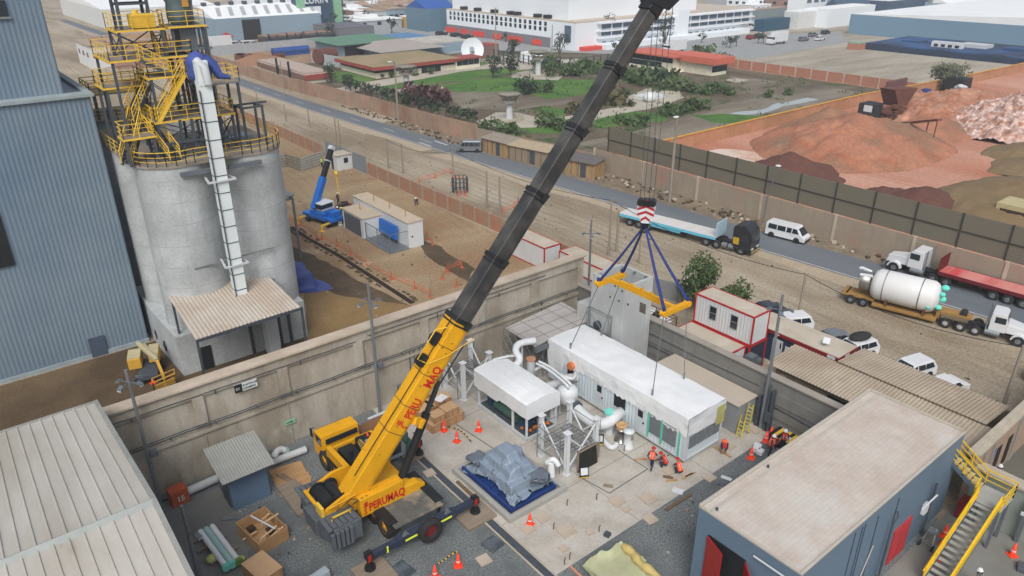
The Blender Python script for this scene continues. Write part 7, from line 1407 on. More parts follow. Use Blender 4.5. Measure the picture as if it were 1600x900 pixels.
b = MB(T); b.cb((39.5, 73.0, 1.6), (.35, 3.8, 1.6), ry=.1); b.build('cooling_unit', cblu)
b = MB(T)
for y in (69.5, 72.4, 75.2): b.bar((37.7, y, 0), (37.7, y, 2.2), .08)
b.bar((37.7, 69.5, 2.2), (37.7, 75.2, 2.2), .06); b.bar((37.7, 69.5, .5), (37.7, 75.2, .5), .05); b.bar((37.7, 69.5, 2.2), (40.1, 69.5, 2.2), .06); b.bar((37.7, 69.5, .5), (40.1, 69.5, .5), .05); b.bar((38.8, 69.5, 0), (38.8, 69.5, 2.2), .06)
for y in np.arange(69.6, 75.2, .25): b.bar((37.7, y, 0.1), (37.7, y, 2.2), .012)
b.box(37.5, 69.3, 0, 40.1, 75.3, .15); b.build('cage', galv)
# clutter by blue crane
random.seed(11)
for i, (px, py, lab) in enumerate(((545, 350, 'white wrapped parts piled beside the equipment house'), (540, 325, 'dark parts laid out beyond the workers by the blue crane'))):
    b = MB(); q = G(px, py)
    for k in range(10): b.cb(q + Vector((random.uniform(-1.2, 1.2), random.uniform(-1.5, 1.5), random.uniform(.1, .5))), (random.uniform(.3, 1), random.uniform(.3, 1), random.uniform(.15, .5)), rz=random.uniform(0, 3))
    solo('parts_pile', b, whited if i == 0 else mat('dark_brown', (70, 52, 42)), lab, 'materials')
b = MB(); b.cb(G(572, 412, .05), (1.2, .9, .08), rz=.4); solo('pale_board', b, mat('pale_tan', (200, 180, 140)), 'pale board lying on the soil beside the orange mesh', 'board')
# orange barrier mesh
mesh_o = bpy.data.materials.new('orange_mesh'); mesh_o.use_nodes = True; t_ = mesh_o.node_tree; bs = t_.nodes['Principled BSDF']; bs.inputs['Base Color'].default_value = (.75, .16, .06, 1); bs.inputs['Alpha'].default_value = .26; bs.inputs['Roughness'].default_value = .8
def meshfence(pts, lab, h=.9):
    T = thing('safety_netting', lab, 'netting', G(*pts[0]), 0, 'orange safety netting'); P = smooth([G(*p) for p in pts], 3); b = MB(T)
    for i, (a, c) in enumerate(zip(P, P[1:])):
        h1 = h * (1 - .25 * abs(math.sin(i * 1.9))); h2 = h * (1 - .25 * abs(math.sin((i + 1) * 1.9))); b.quad(a + Vector((0, 0, .15)), c + Vector((0, 0, .15)), c + Vector((0, 0, h2)), a + Vector((0, 0, h1)))
    b.build('net', mesh_o); 
    for px, py in pts: b = MB(T); p = G(px, py); b.cyl(p, p + Vector((0, 0, 1.0)), .035, n=6); b.ell(p, (.22, .22, .16), 8, 5); b.build('post', mat('stake', (206, 92, 60)))
meshfence([(503, 374), (527, 385), (548, 398), (572, 415), (612, 437), (648, 451), (672, 464)], 'long run of orange netting along the trench'); meshfence([(440, 340), (468, 352), (495, 372)], 'orange netting beside the silo end of the trench'); meshfence([(691, 436), (700, 425), (722, 418), (713, 448)], 'orange netting near the boom by the dug soil'); meshfence([(668, 375), (676, 383)], 'short piece of orange netting right of the white house')
meshfence([(655, 285), (680, 278), (704, 271), (706, 290)], 'orange netting round the hole beyond the brick wall'); meshfence([(716, 306), (728, 306), (730, 288), (712, 278)], 'orange netting round the rebar frame beyond the wall'); meshfence([(785, 333), (804, 325), (810, 315)], 'orange netting beyond the brick wall left of the boom')
T = thing('rebar_cage', 'dark round rebar frame standing beside a utility pole', 'frame', G(719, 300)); q = G(719, 300); b = MB(T)
for k in range(12): a = k * math.pi / 6; b.bar(q + Vector((1.1 * math.cos(a), 1.1 * math.sin(a), 0)), q + Vector((1.1 * math.cos(a), 1.1 * math.sin(a), 2.2)), .09)
for z in (.3, 1.0, 1.7, 2.2): b.tube([q + Vector((1.1 * math.cos(t), 1.1 * math.sin(t), z)) for t in np.linspace(0, 6.29, 14)], .04, 4)
b.build('bars', dsteel)
# blue tarp heap, steel lean-to beside silo
b = drape_sheet(26.2, 69.5, 2.7, 4.8, [(24.6, 66.8, 27.0, 72.5, 1.5), (24.6, 68.5, 26.0, 71.5, 2.4)], .02, 44, 60, 1.03, -.05, 5, 300); solo('blue_tarpaulin', b, tarp_blue, 'dark blue tarpaulin draped over a heap at the foot of the silos', 'tarpaulin')
T = thing('steel_canopy', 'tall thin steel canopy frame at the right side of the silos', 'canopy', (23.8, 66, 0)); b = MB(T); q = G(470, 405); b.bar((q.x, q.y, 0), (q.x, q.y, HT(470, 405, 310)), .2); b.bar((q.x, q.y, HT(470, 405, 310)), (21.2, q.y, HT(470, 405, 310)), .2); b.bar((q.x, q.y, HT(470, 405, 310)), (q.x, q.y + 7, HT(470, 405, 310)), .2); b.bar((q.x, q.y + 7, 0), (q.x, q.y + 7, HT(470, 405, 310)), .2); b.build('frame', steel)
b = MB(T); z_ = HT(470, 405, 308); b.box(21.3, q.y, z_ + .1, q.x + .3, q.y + 7, z_ + .2); b.build('roof', galv)
# boom lift
T = thing('boom_lift', 'folded yellow boom lift parked between the blue hall and the silos', 'boom lift', G(236, 588)); q = G(236, 588)
by = mat('lift_yellow', (206, 160, 60), k=.85, var=.1, sc=2); bc = mat('lift_cream', (196, 186, 150))
b = MB(T); b.cb(q + Vector((0, 0, .75)), (1.5, 3.0, .45), rz=-.3); b.build('chassis', dsteel, bevel=.05); b = MB(T); b.cb(q + Vector((-.7, .8, 1.5)), (1.0, 1.7, 1.0), rz=-.3); b.cb(q + Vector((.8, .9, 1.5)), (.8, 1.8, .8), rz=-.3); b.build('housing', by, bevel=.1); b = MB(T); b.cb(q + Vector((-.7, .8, 2.02)), (.95, 1.6, .06), rz=-.3); b.cb(q + Vector((.8, .9, 1.92)), (.75, 1.7, .06), rz=-.3); b.build('cover', bc)
b = MB(T); b.bar(q + Vector((-.1, 1.9, 2.3)), q + Vector((.5, -1.2, 1.9)), .28, .34); b.bar(q + Vector((.3, 1.9, 2.0)), q + Vector((.7, -.4, 1.7)), .24, .3); b.build('boom', bc, bevel=.03); b = MB(T); b.bar(q + Vector((.5, -1.2, 1.9)), q + Vector((.55, -2.3, .6)), .2, .2); b.build('jib', by); b = MB(T); rail(b, [q + Vector((-.4, -2.6, .15)), q + Vector((1.4, -2.2, .15)), q + Vector((1.2, -3.0, .15)), q + Vector((-.5, -3.3, .15))], closed=True, step=.9); b.build('basket', by)
for dx in (-.85, .85):
    for dy in (-1.1, 1.1): v = Matrix.Rotation(-.3, 3, 'Z') @ Vector((dx, dy, .45)); wheel(T, q - T.location + v, .45, .35, dsteel)
# white containers behind the wall
text_b = mat('logo_black', (40, 40, 44))
cabin('white_container', 'white container cabin with red edges by the brick wall, partly behind the boom', 48.1, 50.5, 54.8, 60.5, 0, 2.6, group='white containers behind the precast wall'); T = cabin('white_container', 'white container with red edges right behind the precast wall end, with black lettering', 46.2, 48.8, 44.5, 50.4, 0, 2.6, group='white containers behind the precast wall')
text('PE\nENERGY', T, (46.12, 46.6, 1.55), (0, -1, 0), (0, 0, 1), .5, text_b, squeeze=.8)
cabin('white_container', 'white container with red edges against the brick wall behind the concrete tower', 48.9, 51.3, 45.6, 53.4, 0, 2.6, group='white containers behind the precast wall')
# roadside wooden sheds
def shack(lab, P0, P1, dep, h, wm, rm):
    a, c = G(*P0), G(*P1); L_ = (c - a).length; T = thing('roadside_shed', lab, 'shed', a, ang(a, c), 'wooden sheds along the road'); b = MB(); b.box(0, 0, 0, L_, dep, h); b.build('wall', wm, T)
    b = MB(); b.add([(-.2, -.3, h), (L_ + .2, -.3, h), (L_ + .2, dep + .2, h + .35), (-.2, dep + .2, h + .35), (-.2, -.3, h + .08), (L_ + .2, -.3, h + .08), (L_ + .2, dep + .2, h + .43), (-.2, dep + .2, h + .43)], [(0, 3, 2, 1), (4, 5, 6, 7), (0, 1, 5, 4), (1, 2, 6, 5), (2, 3, 7, 6), (3, 0, 4, 7)]); b.build('roof', rm, T)
    b = MB()
    for k in range(int(L_ / 1.3)): b.box(k * 1.3 + .1, -.05, .05, k * 1.3 + .18, -.001, h - .05)
    b.box(L_ * .55, -.03, .0, L_ * .55 + .9, -.001, h - .3); b.build('plank_joints', dsteel, T)
plk = mat('shed_plank', (176, 142, 92), k=.85, var=.2, sc=2, stretch=(4, 4, .3), c2=(140, 122, 98)); pl2 = mat('shed_plank_grey', (146, 130, 108), k=.85, var=.2, sc=2, stretch=(4, 4, .3))
rf1 = mat('shed_roof_grey', (158, 146, 130), var=.12, sc=1.2); rf2 = mat('shed_roof_tan', (186, 168, 140), var=.1, sc=1.2); rf3 = mat('shed_roof_dark', (112, 106, 104), var=.15, sc=1.2)
shack('roadside shed with grey roof and yellow boards beside the silver minivan', (753, 237), (794, 248), 3, 2.4, plk, rf1); shack('longest roadside shed with tan roof and grey boards', (795, 249), (855, 262), 3, 2.4, pl2, rf2); shack('yellow plank shed with dark roof right of the boom', (880, 271), (928, 281), 3, 2.3, plk, rf3)
b = MB(); b.cyl(G(733, 222), G(733, 222) + Vector((0, 0, 1.2)), .5); T = thing('motorcycle', 'dark motorcycle parked on the verge by the long wall', 'motorcycle', G(691, 206)); b = MB(); b.cb((0, 0, .7), (.3, 1.1, .35)); b.cb((0, .1, .95), (.25, .7, .12)); b.bar((-.3, -.6, 1.1), (.3, -.6, 1.1), .05); b.bar((0, -.6, 1.1), (0, -.8, .35), .06); b.build('body', black, T); wheel(T, (0, -.8, .32), .32, .1, dsteel); wheel(T, (0, .7, .32), .32, .1, dsteel)
# far side walls
fw = mat('far_wall', (172, 140, 118), k=.85, var=.1, sc=.6, c2=(158, 136, 116), c3=(150, 118, 98), sc3=.2, rough=.9, stain=.3); fw2 = mat('far_wall_grey', (156, 144, 126), k=.88, var=.1, sc=.6, c2=(150, 138, 122), c3=(166, 130, 114), sc3=.25, fac3=(.55, .65), stain=.3, rough=.9)
postwall('road_wall', 'long pinkish brown wall along the far side of the road beside the park', [(70.5, 330), (70.7, 225), (71.5, 176), (74.8, 140), (75.2, 116), (76.6, 106)], 3.1, fw, fw2, 8)
postwall('road_wall', 'grey brown wall along the road below the olive screen', [(80.3, 80), (80.4, 40), (80.4, -60)], 3.2, fw2, capm, 9.5); postwall('road_wall', 'short grey wall behind the wooden roadside sheds', [(76.6, 106), (78.4, 95), (79.5, 88), (80.3, 80)], 2.4, fw2, fw2, 8)
T = thing('olive_screen', 'tall olive panel screen mounted above the roadside wall', 'screen fence', (80.6, 30, 3.2)); olv = mat('olive_panel', (112, 106, 92), k=.9, var=.05, sc=.3); ydir = list(np.arange(77.5, -60, -4.6))
b = MB(T); b.box(80.65, -60, 3.25, 80.75, 77.5, 6.9); b.build('panel', olv); b = MB(T)
for i, y in enumerate(ydir): b.box(80.52, y - .06, 3.2, 80.64, y + .06, 7.0)
b.box(80.55, -60, 5.0, 80.62, 77.5, 5.1); b.build('post', mat('screen_frame', (66, 64, 58)))
ywm = mat('ochre_wall', (190, 140, 106), k=.85, var=.1, sc=.6, c2=(176, 130, 96), stain=.2); yc = mat('ochre_cap', (214, 160, 64), k=.85, var=.1)
T = postwall('ochre_wall', 'brown wall with yellow coping along the back of the clay yard', [(83, 79.0), (160, 79.2), (200, 76), (290, 73)], 2.3, ywm, ywm, 5, cap=yc); postwall('back_wall', 'distant reddish brick wall along the far side of the weedy ground', [(183, 132), (183, 78)], 2.4, mat('back_brick', (176, 122, 100), k=.85, var=.1), capm, 4.5)
b = MB(); b.box(172, 79.6, 0, 181, 80.2, 3.6) ; solo('sheet_fence', b, mat('maroon_sheet', (110, 78, 76), k=.9, var=.08), 'dark maroon sheet panels at the corner behind the ochre wall', 'panel fence')
# utility poles
up_ = mat('pole_concrete', (156, 146, 132), var=.1); gpole = 'utility poles along the road'
def upole(px, py, yt, lab, head=False, r=.16, m_=up_):
    q = G(px, py); h_ = HT(px, py, yt); T = thing('utility_pole', lab, 'pole', q, 0, gpole); b = MB(T); b.cyl(q, q + Vector((0, 0, h_)), r, r * .6, n=8); b.build('pole', m_)
    if head == 'lamp': b = MB(T); t = q + Vector((0, 0, h_)); b.tube([t, t + Vector((-.9, -.6, .4)), t + Vector((-1.3, -.9, .45))], .06, 6); b.build('arm', galv); b = MB(T); b.ell(t + Vector((-1.6, -1.1, .42)), (.5, .35, .12), 10, 6); b.build('lamp_head', whitep)
    if head == 'x': b = MB(T); b.bar(q + Vector((-.6, 0, h_ - .4)), q + Vector((.6, 0, h_ - .4)), .1); b.build('crossarm', up_)
upole(623, 196, 98, 'tall concrete pole beside the long wall near the palm garden', 'lamp', .22); upole(1046, 316, 183, 'tall concrete pole standing before the olive screen', 'lamp', .24); upole(951, 399, 311, 'timber pole on the sand between boom and hook block', 'x'); upole(963, 394, 328, 'thin pole just right of the timber pole'); upole(998, 412, 365, 'short thin pole behind the concrete tower', r=.1)
upole(1245, 507, 427, 'thin pole behind the site office'); upole(607, 263, 216, 'thin pole left of two above the brick wall'); upole(630, 271, 225, 'thin pole right of two above the brick wall'); upole(709, 300, 233, 'timber pole beside the rebar frame', 'x'); upole(761, 326, 267, 'thin pole left of two near the dark boom'); upole(781, 333, 276, 'thin pole right of two near the dark boom')
upole(528, 238, 180, 'pole behind the guard hut'); upole(533, 236, 188, 'short pole beside the pole behind the hut'); upole(484, 200, 170, 'small pole on the dirt strip above the brick wall'); upole(447, 190, 162, 'small pole on the dirt strip nearer the silos'); upole(403, 165, 138, 'small pole by the road near the silos'); upole(1566, 640, 540, 'grey pole at the right edge beyond the shed roof', r=.16)
upole(445, 150, 95, 'pole on the wall side left of the park', r=.14); upole(675, 480, 432, 'short white stake pole just behind the precast wall', r=.06)
q = G(1194, 352); T = thing('street_lamp', 'curved street lamp rising in front of the olive screen', 'lamp', (79, 46, 0)); p_ = OX(1198, 312, 79.3); t_ = OX(1216, 259, 78.6); b = MB(T); b.tube([(79.3, p_.y, 0), (79.3, p_.y, p_.z), t_.lerp(p_, .3), t_], .07, 6); b.build('pole', galv); b = MB(T); b.ell(t_, (.35, .35, .12), 10, 6); b.build('lamp_head', whitep)
# ---------------- trees, heaps and the far side ----------------
def tree(name, lab, q, h_, r, nl, m_, group=None, trunk=.35, cat='tree', flat=.8, ls=.3):
    random.seed(int(abs(q.x * 13 + q.y * 7)) + nl); T = thing(name, lab, cat, q, 0, group); tb = MB(); zc = h_ * trunk; tb.tube([(0, 0, 0), (r * .05, 0, zc * .6), (0, r * .05, h_ * .7)], [r * .09, r * .07, r * .03], 6); cl = []
    k = max(3, min(16, int(nl / 45)))
    for i in range(k):
        a = random.uniform(0, 6.28); d_ = random.uniform(.25, .72) * r; z = random.uniform(zc, h_ * .85); cl.append((math.cos(a) * d_, math.sin(a) * d_, z, random.uniform(.3, .5) * r)); tb.tube([(0, 0, zc * .8), (math.cos(a) * d_ * .5, math.sin(a) * d_ * .5, (z + zc) * .5), (math.cos(a) * d_, math.sin(a) * d_, z)], [r * .05, r * .035, r * .015], 5)
    cl.append((0, 0, h_ - .45 * r * flat, r * .5)); tb.build('trunk', bark, T); b = MB()
    for i in range(nl):
        c = cl[i % len(cl)]; v = Vector((random.gauss(0, 1), random.gauss(0, 1), random.gauss(0, 1))).normalized() * c[3] * random.uniform(.55, 1.1); p = Vector((c[0], c[1], c[2])) + Vector((v.x, v.y, v.z * flat)); p.z = max(p.z, .08)
        n1 = Vector((random.uniform(-1, 1), random.uniform(-1, 1), random.uniform(-.6, 1))).normalized(); a = n1.orthogonal().normalized() * ls * r * random.uniform(.3, .6); c_ = n1.cross(a) * .6; b.add([p - a, p - c_, p + a, p + c_], [(0, 1, 2, 3)])
    b.build('crown', m_, T); return T
def bush(lab, q, h_, r, nl=160, m_=None, group=None): return tree('shrub', lab, q, h_, r, nl, m_ or leaf, group, .12, 'shrub', .75, .3)
tree('broadleaf_tree', 'leafy green tree behind the yard between tower and upper cabin', G(1090, 490), 6.4, 2.2, 2200, leaf, ls=.16, trunk=.3); tree('broadleaf_tree', 'low green bush tree behind the upper white cabin', G(1142, 487), 2.9, 2.2, 900, leaf, ls=.17, trunk=.25)
tree('broadleaf_tree', 'big dusty grey green tree standing alone behind the ochre wall', G(1476, 140), 6, 4.6, 1600, mat('dusty_leaf', (104, 112, 88), k=.8, var=.35, sc=1.5), ls=.14, trunk=.15)
gh = 'row of clipped small trees inside the park wall'; A, C = G(540, 140), G(742, 196)
for i in range(22):
    q = A.lerp(C, i / 21); q.x = max(q.x, xr(q.y, FAR) + 7.5) ; tree('clipped_tree', 'small round dark green tree in the row inside the long wall', q, 3.0, 1.5, 130, dleaf, gh, .3, ls=.32)
for i, (px, py, h_, r_, lab) in enumerate(((408 + 110, 130, 5, 2.4, 'round dark tree beside the small red roofed building'), (545, 138, 3.5, 2.0, 'small dark tree at the corner of the first lawn'), (770, 122, 6, 3, 'left tree of the dark pair on the lawn path'), (797, 118, 6.5, 3.2, 'right tree of the dark pair on the lawn path'),
    (874, 92, 8, 2.8, 'slim conifer beside the small white kiosk, left of boom'), (953, 72, 11, 3, 'tall pointed conifer in front of the white building'), (1038, 78, 12, 3, 'tall thin conifer beside the hoist ropes'), (802, 85, 4.5, 3, 'round tree near the fence by the kiosk'), (860, 118, 4, 5, 'broad leafy clump in the middle of the lawns'), (825, 145, 4, 4, 'palm like clump on the lower lawn'), (855, 146, 3.5, 2.2, 'small palm like clump at the edge of the lower lawn'))):
    tree('park_tree', lab, G(px, py), h_, r_, 420, dleaf if i not in (8,) else leaf, 'trees in the park', .2, ls=.2, flat=1.3 if 'conifer' in lab else .8)
bush('reddish brown bush mass beside the front antenna', G(672, 158), 3, 6, 500, mat('red_bush', (92, 66, 64), k=.9, var=.3, sc=1))
bgp = 'bushes scattered over the park'
for px, py, r_, rr in ((760, 205, 2.5, 0), (790, 208, 3.5, 0), (900, 175, 3.5, 1), (965, 162, 6, 1), (900, 118, 5, 0), (930, 115, 6, 0), (1000, 130, 7, 0), (1030, 135, 6, 0), (985, 128, 6, 0), (1045, 140, 5, 0), (948, 112, 4, 0), (843, 102, 3, 0), (860, 105, 5, 0), (895, 108, 3, 0), (1080, 143, 3.5, 0), (1105, 146, 3.5, 0), (1135, 147, 3, 0), (850, 195, 4, 0), (900, 205, 4, 0), (985, 195, 4, 0), (1050, 180, 4, 0), (1200, 152, 2, 0), (1235, 148, 2, 0), (1085, 172, 4, 0), (595, 122, 1.5, 0), (612, 121, 1.5, 0), (650, 118, 1.5, 0), (672, 116, 1.5, 0), (1130, 95, 3, 0), (1100, 60 + 22, 4, 0)):
    w_ = 'behind the roadside sheds' if py > 190 else 'along the gate fence' if py < 112 and px > 780 else 'against the park building' if px < 700 else 'near the red roofed house' if px > 1070 else 'on the middle lawn' if px < 940 else 'right behind the boom'
    bush(('low green bush ' if r_ > 3 else 'small green bush ') + w_ if not rr else 'olive brown bush beside the pale paths ' + w_, G(px, py), 1.2 + r_ * .22, r_, 200, leaf if not rr else mat('olive_bush', (92, 88, 60), k=.85, var=.3, sc=1), bgp)
# clay heaps
def heap(lab, px, py, rx_, ry_, h_, m_, seed=0, rough_=.12, n=34):
    q = G(px, py); b = MB(); vs = []
    for i in range(n + 1):
        for j in range(n + 1):
            u, v = i / n * 2 - 1, j / n * 2 - 1; r = math.hypot(u, v) * (1 + .25 * mnoise.noise(Vector((u * 1.5 + seed, v * 1.5, seed)))); z = max(0, 1 - r) ** .95 * h_; z += (abs(mnoise.noise(Vector((u * 4, v * 4, seed)))) * 1.2 + abs(mnoise.noise(Vector((u * 9, v * 9, seed)))) * .7 + mnoise.noise(Vector((u * 26, v * 26, seed))) * .35) * h_ * rough_ * min(1, max(0, 1.02 - r) * 5)
            vs.append((q.x + u * rx_, q.y + v * ry_, z if r < 1 else -.2))
    b.add(vs, [(i * (n + 1) + j, (i + 1) * (n + 1) + j, (i + 1) * (n + 1) + j + 1, i * (n + 1) + j + 1) for i in range(n) for j in range(n) if max(vs[k][2] for k in (i * (n + 1) + j, (i + 1) * (n + 1) + j, (i + 1) * (n + 1) + j + 1, i * (n + 1) + j + 1)) > -.1], True); solo('clay_heap', b, m_, lab, 'heap')
clm = mat('heap_orange', (184, 128, 100), k=.78, var=.16, sc=.3, c2=(168, 104, 76), c3=(150, 118, 94), sc3=.12, bump=.8, bsc=2, rough=.95, grain=(2, .18)); dkm = mat('heap_maroon', (98, 64, 54), k=.9, var=.15, sc=.6, bump=.8, bsc=3, rough=.95); tan = mat('heap_tan', (150, 112, 86), k=.85, var=.12, sc=.4, bump=.6, bsc=2, rough=.95); pal = mat('heap_pale', (216, 192, 184), k=.85, var=.35, sc=1.6, detail=8, grain=(1.2, .4), c2=(176, 130, 108), bump=1, bsc=1.5, rough=.95); ol = mat('heap_olive', (128, 108, 78), k=.85, var=.15, sc=.6, bump=.6, bsc=2, rough=.95)
heap('largest orange clay heap in the middle of the clay yard', 1330, 228, 20, 15, 5.4, clm, 1, .14, 64); heap('grey brown heap beside the largest orange heap', 1290, 212, 12, 9, 5, tan, 2); heap('dark maroon heap just behind the olive screen, left of two', 1232, 275, 8, 7, 3.6, dkm, 3); heap('long low dark heap trailing right of the first dark heap', 1268, 288, 6, 4, 1.5, dkm, 4); heap('dark maroon heap behind the screen, right of two', 1440, 318, 6.5, 5, 2.4, dkm, 5); heap('small dark heap touching the right dark heap', 1378, 308, 5, 3.5, 1.5, dkm, 6)
heap('brown heap under the end of the conveyor', 1455, 206, 13, 8, 2.6, clm, 7); heap('jagged pale pink rubble heap at the upper right', 1592, 200, 17, 13, 6.4, pal, 8, .22, 120); heap('lower brown and pink rubble heap beyond the conveyor', 1490, 175, 26, 13, 3.8, mat('heap_mixed', (186, 140, 116), k=.85, var=.3, sc=.7, c2=(160, 104, 74), bump=1, bsc=1.5), 9, .3, 80)
heap('olive brown heap at the right edge above the yellow container', 1608, 320, 14, 12, 3.6, ol, 10); heap('low olive heap at the right edge, upper of two', 1608, 242, 9, 6, 2, ol, 11); heap('low olive heap at the right edge, lower of two', 1606, 262, 8, 5, 1.6, ol, 12)
q = G(1385, 192); T = thing('clay_crusher', 'rusty crusher machine with hopper and dark cab in the clay yard', 'machine', q); rst = mat('rust_machine', (104, 66, 54), k=.9, var=.3, sc=1)
b = MB(T); b.cb(q + Vector((-3.5, 2, 2.4)), (3.6, 3, 3.2)); cb_ = b.build('cab', mat('machine_dark', (50, 52, 56))); b = MB(T); b.cb(q + Vector((-5.35, 1.6, 3.2)), (.1, 1.6, 1.2)); b.build('cab_window', whitep, cb_)
b = MB(T); b.prof([(-1.2, 0), (1.2, 0), (3.4, 3.2), (-3.2, 3.4)], q + Vector((3.2, -1, 3)), (1, -.2, 0), (0, 0, 1), (0, 3, 0)); b.build('hopper', rst); b = MB(T)
for k in range(16): b.cb(q + Vector((random.uniform(-2, 4.5), random.uniform(-2, 1), random.uniform(.5, 3.2))), (random.uniform(.4, 1.6), random.uniform(.4, 1.4), random.uniform(.3, 1.2)), rz=random.uniform(0, 1))
b.build('machinery', rst)
b = MB(); q0, q1 = G(1383, 196, .8), G(1468, 187, 5); b.bar(q0, q1, .9, .35); 
for f in (.3, .82, .97): p = q0.lerp(q1, f); b.bar(p, (p.x, p.y, 0), .15)
solo('conveyor', b, rst, 'long thin belt conveyor reaching out from the crusher', 'conveyor')
q = G(1596, 350); T = thing('yellow_container', 'pale yellow open container with a mossy top at the right edge', 'container', q); b = MB(T); b.box(q.x - 1, q.y - 3, 0, q.x + 3, q.y + 3, 2.3); b.build('body', mat('faded_yellow', (196, 184, 140), var=.1)); b = MB(T); b.box(q.x - 1.02, q.y - 2.5, .3, q.x - .99, q.y + 2.5, 1.7); b.build('opening', mat('dark_brown', (70, 52, 42)))
b = MB(); q = G(1492, 145); b.box(q.x - 1.5, q.y - 2, 0, q.x + 3, q.y + 2, 3.4); solo('storage_hut', b, black, 'small dark hut holding white sacks against the ochre wall', 'hut'); b = MB()
for k in range(14): b.ell((q.x - 2 + random.uniform(-.5, .5), q.y - 2.2 + random.uniform(-1, 1.5), random.uniform(.3, 2.2)), (.9, .9, .5), 7, 5)
solo('white_sacks', b, whited, 'heap of white sacks in front of the dark hut', 'sacks'); b = MB(); q = G(1446, 150); b.ell(q + Vector((0, 0, .8)), (1.6, 1.6, .9), 10, 6); solo('blue_tub', b, mat('tub_blue', (40, 56, 120)), 'dark blue tub by the ochre wall above the crusher', 'tub'); b = MB(); q = G(1543, 158); b.ell(q, (3, 3, 1.6), 12, 6); solo('green_net_heap', b, mat('net_green', (90, 160, 120)), 'heap under green netting beside the pale rubble', 'heap')
# generic far buildings
def box_bld(name, lab, nc, left, right, ytop, wall, roofm_, cat='building', group=None, ov=0, ridge=0, h=None):
    if isinstance(nc, Vector): q, lx, ly = nc, right, left
    else: q = G(*nc); lx = max(3, G(*right).x - q.x); ly = max(3, G(*left).y - q.y)
    h_ = h or HT(nc[0], nc[1], ytop); T = thing(name, lab, cat, q, 0, group); b = MB(); b.box(0, 0, 0, lx, ly, h_); b.build('wall', wall, T); b = MB(); o = ov
    if ridge:
        b.add([(-o, -o, h_), (lx + o, -o, h_), (lx + o, ly + o, h_), (-o, ly + o, h_), (lx * .3, ly / 2, h_ + ridge), (lx * .7, ly / 2, h_ + ridge)] if ridge < 5 else [(-o, -o, h_), (lx + o, -o, h_), (lx + o, ly + o, h_), (-o, ly + o, h_), (-o, ly / 2, h_ + ridge - 5), (lx + o, ly / 2, h_ + ridge - 5)], [(0, 1, 5, 4), (1, 2, 5), (2, 3, 4, 5), (3, 0, 4), (0, 3, 2, 1)])
    else: b.box(-o, -o, h_, lx + o, ly + o, h_ + .4)
    b.build('roof', roofm_, T); T['_s'] = (lx, ly, h_); return T
def wins(T, face, n, z, w, h_, a0=.03, a1=.97, m_=None, nm='window', pane=False):
    lx, ly, hh = T['_s']; L = ly if face == 'x' else lx
    b = MB(); (b.box(-.08, -w / 2, 0, .02, w / 2, h_) if face == 'x' else b.box(-w / 2, -.08, 0, w / 2, .02, h_)); o = b.build(nm, m_ or glass, T)
    for i in range(n):
        a = L * (a0 + (a1 - a0) * (i + .5) / n); c = o if i == 0 else o.copy()
        if i: COL.objects.link(c); c.parent = T
        c.location = (0, a, z) if face == 'x' else (a, 0, z)
def slab(T, nm, m_, *bx):
    b = MB(); b.box(*bx); return b.build(nm, m_, T)
fwh = mat('far_white', (224, 230, 234), k=.95, var=.03, sc=.05, rough=.6); fro = mat('far_roof', (232, 234, 234), k=.9, var=.04, sc=.1); fgr = mat('far_blue_grey', (128, 148, 162), k=1, var=.05, sc=.05); gband = mat('grey_band', (126, 122, 128), k=.9)
# long white block
T = box_bld('white_block', 'huge long white multi storey building with rows of windows across the top', (898, 80), (706, 50), (1150, 46), 37, fwh, mat('terrace', (206, 192, 176)))
lx, ly, hh = T['_s']; slab(T, 'upper_hall', fwh, 3, 7, hh + .4, lx * .72, ly * 1.0, hh + 7.5); slab(T, 'upper_roof', fro, 2.5, 6.5, hh + 7.5, lx * .72 + .5, ly + .5, hh + 8.1); slab(T, 'base_band', gband, -.3, 12, 0, -.02, ly, hh * .38)
wins(T, 'x', 22, hh * .8, 1.2, 1.3, .18, .98); wins(T, 'x', 22, hh * .6, 1.2, 1.3, .18, .98)
for i, f in enumerate((.22, .36, .52, .66, .8, .9)): slab(T, 'red_panel', mat('panel_red', (214, 76, 62), k=.9), -.45, ly * f, .3, -.31, ly * f + (8 if i % 2 else 5), hh * .25)
for f in (.2, .27, .42, .47, .6, .74, .86): slab(T, 'roof_vent', black, 1, ly * f, hh + .4, 3, ly * f + 2.4, hh + 1.6)
wins(T, 'y', 16, hh * .72, 4.4, 2.0, .12, .98, mat('far_glass', (96, 112, 128), rough=.3)); wins(T, 'y', 16, hh * .46, 4.4, 2.0, .12, .98, mat('far_glass', (96, 112, 128)))
for z in (.68, .42, .97): slab(T, 'balcony_band', mat('band_white', (216, 218, 222), k=.95), lx * .1, -1.2, hh * z - .5, lx, -.01, hh * z)
slab(T, 'lower_wing', fwh, lx * .1, -5, 0, lx * .92, -.02, hh * .2); wins(T, 'y', 20, hh * .12, 1.6, 1.0, .12, .9); slab(T, 'red_base', mat('panel_red', (214, 76, 62)), lx * .02, -3, 0, lx * .26, -.1, hh * .14); slab(T, 'stair_tower', fwh, lx * .5, -2.5, 0, lx * .56, 0, hh + 2); slab(T, 'blue_glass', mat('far_glass', (96, 112, 128)), -.2, 2, hh * .3, -.02, 5, hh * .9)
